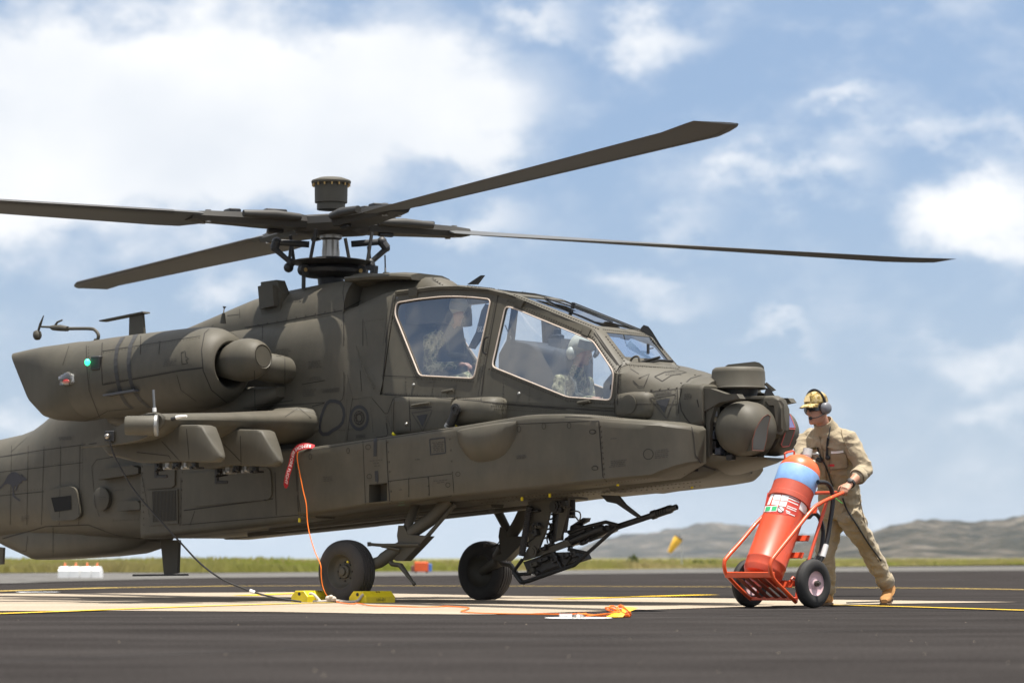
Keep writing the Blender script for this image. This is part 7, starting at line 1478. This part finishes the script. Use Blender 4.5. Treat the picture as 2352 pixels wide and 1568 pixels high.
rp = [(420, 345, 1.26), (470, 345, 1.28), (540, 400, 1.29), (600, 470, 1.29), (620, 490, 1.29), (540, 515, 1.28), (500, 515, 1.28), (640, 490, 1.30), (760, 480, 1.29), (870, 470, 1.28), (980, 480, 1.28), (1090, 492, 1.28), (1000, 520, 1.29), (1100, 528, 1.29), (1240, 520, 1.28), (1330, 470, 1.27), (1390, 390, 1.26), (1430, 352, 1.25)]
world_tube('chock_rope', [HW(*cb(x, y), v) for x, y, v in rp], .0125, ROPE, 'knotted white rope tying the two yellow chocks together', 'rope')
kn = HW(*cb(860, 470), 1.30)
b = MB(); b.ball((0, 0, .0), (.030, .026, .024), 12, 8); b.ball((-.045, 0, .004), (.028, .024, .024), 12, 8); b.ball((-.02, -.01, .018), (.022, .02, .018), 10, 8); o = b.build('rope_knot', ROPE); o.location = kn + Vector((0, 0, .015)); tag(o, 'fist-sized knot in the white rope under the near tyre', 'knot')
# orange cord: off the bay, down past the tyre, along the ground to the flags
c_pts = [HW(*c5(x, y), v) for x, y, v in ((280, 246, .93), (215, 248, .97), (175, 262, .985), (162, 300, 1.0), (163, 350, 1.0), (178, 430, 1.0), (203, 560, 1.0), (226, 660, 1.01), (235, 790, 1.03), (256, 900, 1.06), (291, 1010, 1.10), (330, 1100, 1.14), (334, 1180, 1.15), (347, 1260, 1.15), (382, 1330, 1.17), (432, 1384, 1.20))]
g_pts = [G(*c5(x, y)) + Vector((0, 0, .012)) for x, y in ((550, 1391), (600, 1386), (700, 1404), (860, 1408), (1000, 1413), (1180, 1412), (1245, 1409), (1385, 1417), (1402, 1424), (1375, 1436), (1346, 1446), (1420, 1456), (1600, 1463), (1900, 1467), (2130, 1469), (2250, 1463))]
world_tube('orange_cord', c_pts + g_pts, .0048, ORANGE, 'thin orange cord hanging past the near wheel and trailing over the pad', 'cord')
# earth cable from the wing tip to the chock
ep = [(790, 290), (820, 385), (900, 540), (1000, 690), (1190, 905), (1300, 1022), (1450, 1180), (1600, 1290), (1740, 1352), (1830, 1386), (2000, 1428), (2180, 1466)]
s0 = HEL @ Vector((H(*c8(790, 290), 2.68)[0], -2.68, H(*c8(790, 290), 2.68)[2])); Ye = G(*c8(2180, 1466)).y
P = []
for i, (x, y) in enumerate(ep): q = AT(*c8(x, y), s0.y + (Ye - s0.y) * (i / 11)); q.z = max(q.z, .012); P.append(q)
world_tube('earthing_cable', P, .0085, CORD, 'black earthing cable sagging from the wing tip to the yellow chock', 'cable')
a = AT(*c8(1805, 1376), P[9].y); c_ = AT(*c8(1842, 1390), P[9].y); b = MB(); b.tube([Vector((0, 0, 0)), c_ - a], .018, 10); o = b.build('cable_connector', WHITE); o.location = a; tag(o, 'white plastic connector on the sagging black earthing cable', 'connector')
# remove-before-flight streamer
st = [HW(*c5(x, y), v) for x, y, v in ((285, 246, .93), (240, 243, .965), (195, 247, .99), (158, 262, 1.0), (130, 290, 1.0), (118, 330, 1.0), (110, 380, 1.0), (98, 440, 1.0), (86, 500, 1.0), (78, 545, 1.0))]
S_ = smooth_line(st, 6); acc = [0]
for p, q in zip(S_, S_[1:]): acc.append(acc[-1] + (q - p).length)
sroot = empty('warning_streamer', S_[20], label='red remove before flight streamer hanging over the edge of the right flank', cat='streamer')
def s_at(d, off, lift=0.0):
    d = min(max(d, 0), acc[-1] - 1e-4); k = max(i for i in range(len(acc) - 1) if acc[i] <= d); f = (d - acc[k]) / max(acc[k + 1] - acc[k], 1e-6)
    p = S_[k].lerp(S_[k + 1], f); t = (S_[min(k + 2, len(S_) - 1)] - S_[max(k - 1, 0)]).normalized()
    n = (HR * 1.0 + Vector((0, 0, .15)) + Vector((0, 0, 1)) * max(0, 1 - 4 * f * 0 - d * 9)).normalized(); s = t.cross(n).normalized(); n = s.cross(t)
    return p + s * off + n * (lift + .010 * math.sin(d * 16)) - S_[20]
nS = 48; wS = .031
b = MB(); b.loft([[s_at(acc[-1] * i / nS, -wS * (1 if i < nS - 1 else .55)), s_at(acc[-1] * i / nS, wS * (1 if i < nS - 1 else .55)), s_at(acc[-1] * i / nS, wS * (1 if i < nS - 1 else .55), -.002), s_at(acc[-1] * i / nS, -wS * (1 if i < nS - 1 else .55), -.002)] for i in range(nS + 1)]); b.build('ribbon', mat('red_streamer_fabric', (.42, .012, .020, 1), .75, var=.1), sroot, 60)
vs_, fs_ = text_mesh('REMOVE BEFORE FLIGHT', .060, 'LEFT'); wtx = max(v.x for v in vs_); b = MB(); d0, d1 = .03, acc[-1] - .04
b.add([s_at(d0 + (d1 - d0) * v.x / wtx, -v.y * .85, .003) for v in vs_], fs_); b.build('lettering', WHITE, sroot, 0)
# flush ground fitting: painted disc, ribbed metal dome, tag plate
gc = G(*c7(1208, 1345)); o = empty('tie_down_point', Vector((gc.x, gc.y, .0)), label='ribbed metal ground fitting set in a white painted disc on the asphalt', cat='ground fitting')
b = MB(); b.lathe([(.004, .001), (.004, .225), (.0055, .225), (.0055, .001)], (0, 0, 0), (0, 0, 1), 48); b.build('painted_disc', mat('disc_white_paint', (.80, .79, .76, 1), .6, var=.08, vscale=12), o, 30)
b = MB(); ring = []
for h_, r_ in ((.005, .045), (.012, .042), (.022, .034), (.029, .022), (.031, .001)): ring.append([((r_ * (1 + .08 * (k % 2))) * math.cos(2 * math.pi * k / 24), (r_ * (1 + .08 * (k % 2))) * math.sin(2 * math.pi * k / 24), h_) for k in range(24)])
b.loft(ring); b.build('dome', STEEL, o, 20)
b = MB(); b.box((-.085, -.02, .022), (.085, .05, .003), Matrix.Rotation(R(18), 3, 'X')); b.build('tag_plate', mat('aluminium_plate', (.5, .5, .5, 1), .4, metal=.6), o, 0)
# coil of orange cord with yellow flags
gf_ = G(*c7(1600, 1338)); coil = empty('cord_bundle', Vector((gf_.x, gf_.y, .004)), label='bundle of looped orange cord with yellow flags lying on the asphalt', cat='cord bundle')
Yb = gf_.y; bb_ = Vector((gf_.x, gf_.y, .004))
def fl(x, y, dy=0.0): q = AT(*c7(x, y), Yb + dy) - bb_; q.z = max(q.z, .003); return q
for k, L_ in enumerate((((1200, 1300), (1330, 1312), (1480, 1330), (1600, 1338), (1690, 1325)), ((1260, 1335), (1400, 1310), (1500, 1300), (1600, 1290), (1690, 1320)), ((1690, 1335), (1698, 1300), (1640, 1240), (1600, 1222), (1580, 1250), (1620, 1300), (1690, 1330)), ((1460, 1245), (1500, 1240), (1560, 1265), (1620, 1285), (1640, 1310), (1560, 1290), (1480, 1262), (1460, 1245)), ((1500, 1260), (1505, 1230), (1550, 1235), (1610, 1270), (1590, 1285), (1540, 1280)), ((1680, 1310), (1640, 1250), (1570, 1240), (1590, 1300), (1660, 1335)))):
    b = MB(); b.tube(smooth_line([fl(x, y, .03 * math.sin(i * 1.7 + k)) for i, (x, y) in enumerate(L_)], 6), .0055, 8); b.build('cord_loop', ORANGE, coil)
FLG = mat('yellow_flag_vinyl', (.90, .58, .015, 1), .45)
for L_, dy in ((((1600, 1275), (1640, 1235), (1700, 1238), (1768, 1245), (1700, 1275), (1640, 1290)), .05), (((1465, 1330), (1530, 1300), (1600, 1288), (1640, 1305), (1620, 1330), (1560, 1342)), -.05)):
    P = [fl(x, y, dy + .03 * math.sin(i)) for i, (x, y) in enumerate(L_)]; b = MB(); b.prism(P, (.002, -.004, .001)); b.build('flag', FLG, coil, 0)
# a second long lead on the pad by the walking person
world_tube('ground_lead', [G(x, y) + Vector((0, 0, .01)) for x, y in ((1945, 1386), (1990, 1384.5), (2030, 1383.5))] , .006, CORD, 'thin black lead on the pad between the boots of the walking person', 'cable')
# ------------------------------------------------------------------ haze over the airfield
def haze():
    b = MB(); b.add([(x, y, z) for z in (-6, 140) for y in (-80, 7200) for x in (-3600, 3600)], [(0, 2, 3, 1), (4, 5, 7, 6), (0, 1, 5, 4), (2, 6, 7, 3), (0, 4, 6, 2), (1, 3, 7, 5)])
    m = bpy.data.materials.new('summer_haze'); m.use_nodes = True; nt = m.node_tree; N = nt.nodes; N.clear()
    o = N.new('ShaderNodeOutputMaterial'); v = N.new('ShaderNodeVolumePrincipled'); v.inputs['Density'].default_value = 5.2e-5; v.inputs['Color'].default_value = (.80, .87, .97, 1); v.inputs['Anisotropy'].default_value = .2
    nt.links.new(v.outputs[0], o.inputs['Volume']); ob = b.build('haze', m, smooth=0); ob['kind'] = 'stuff'; return ob
haze()
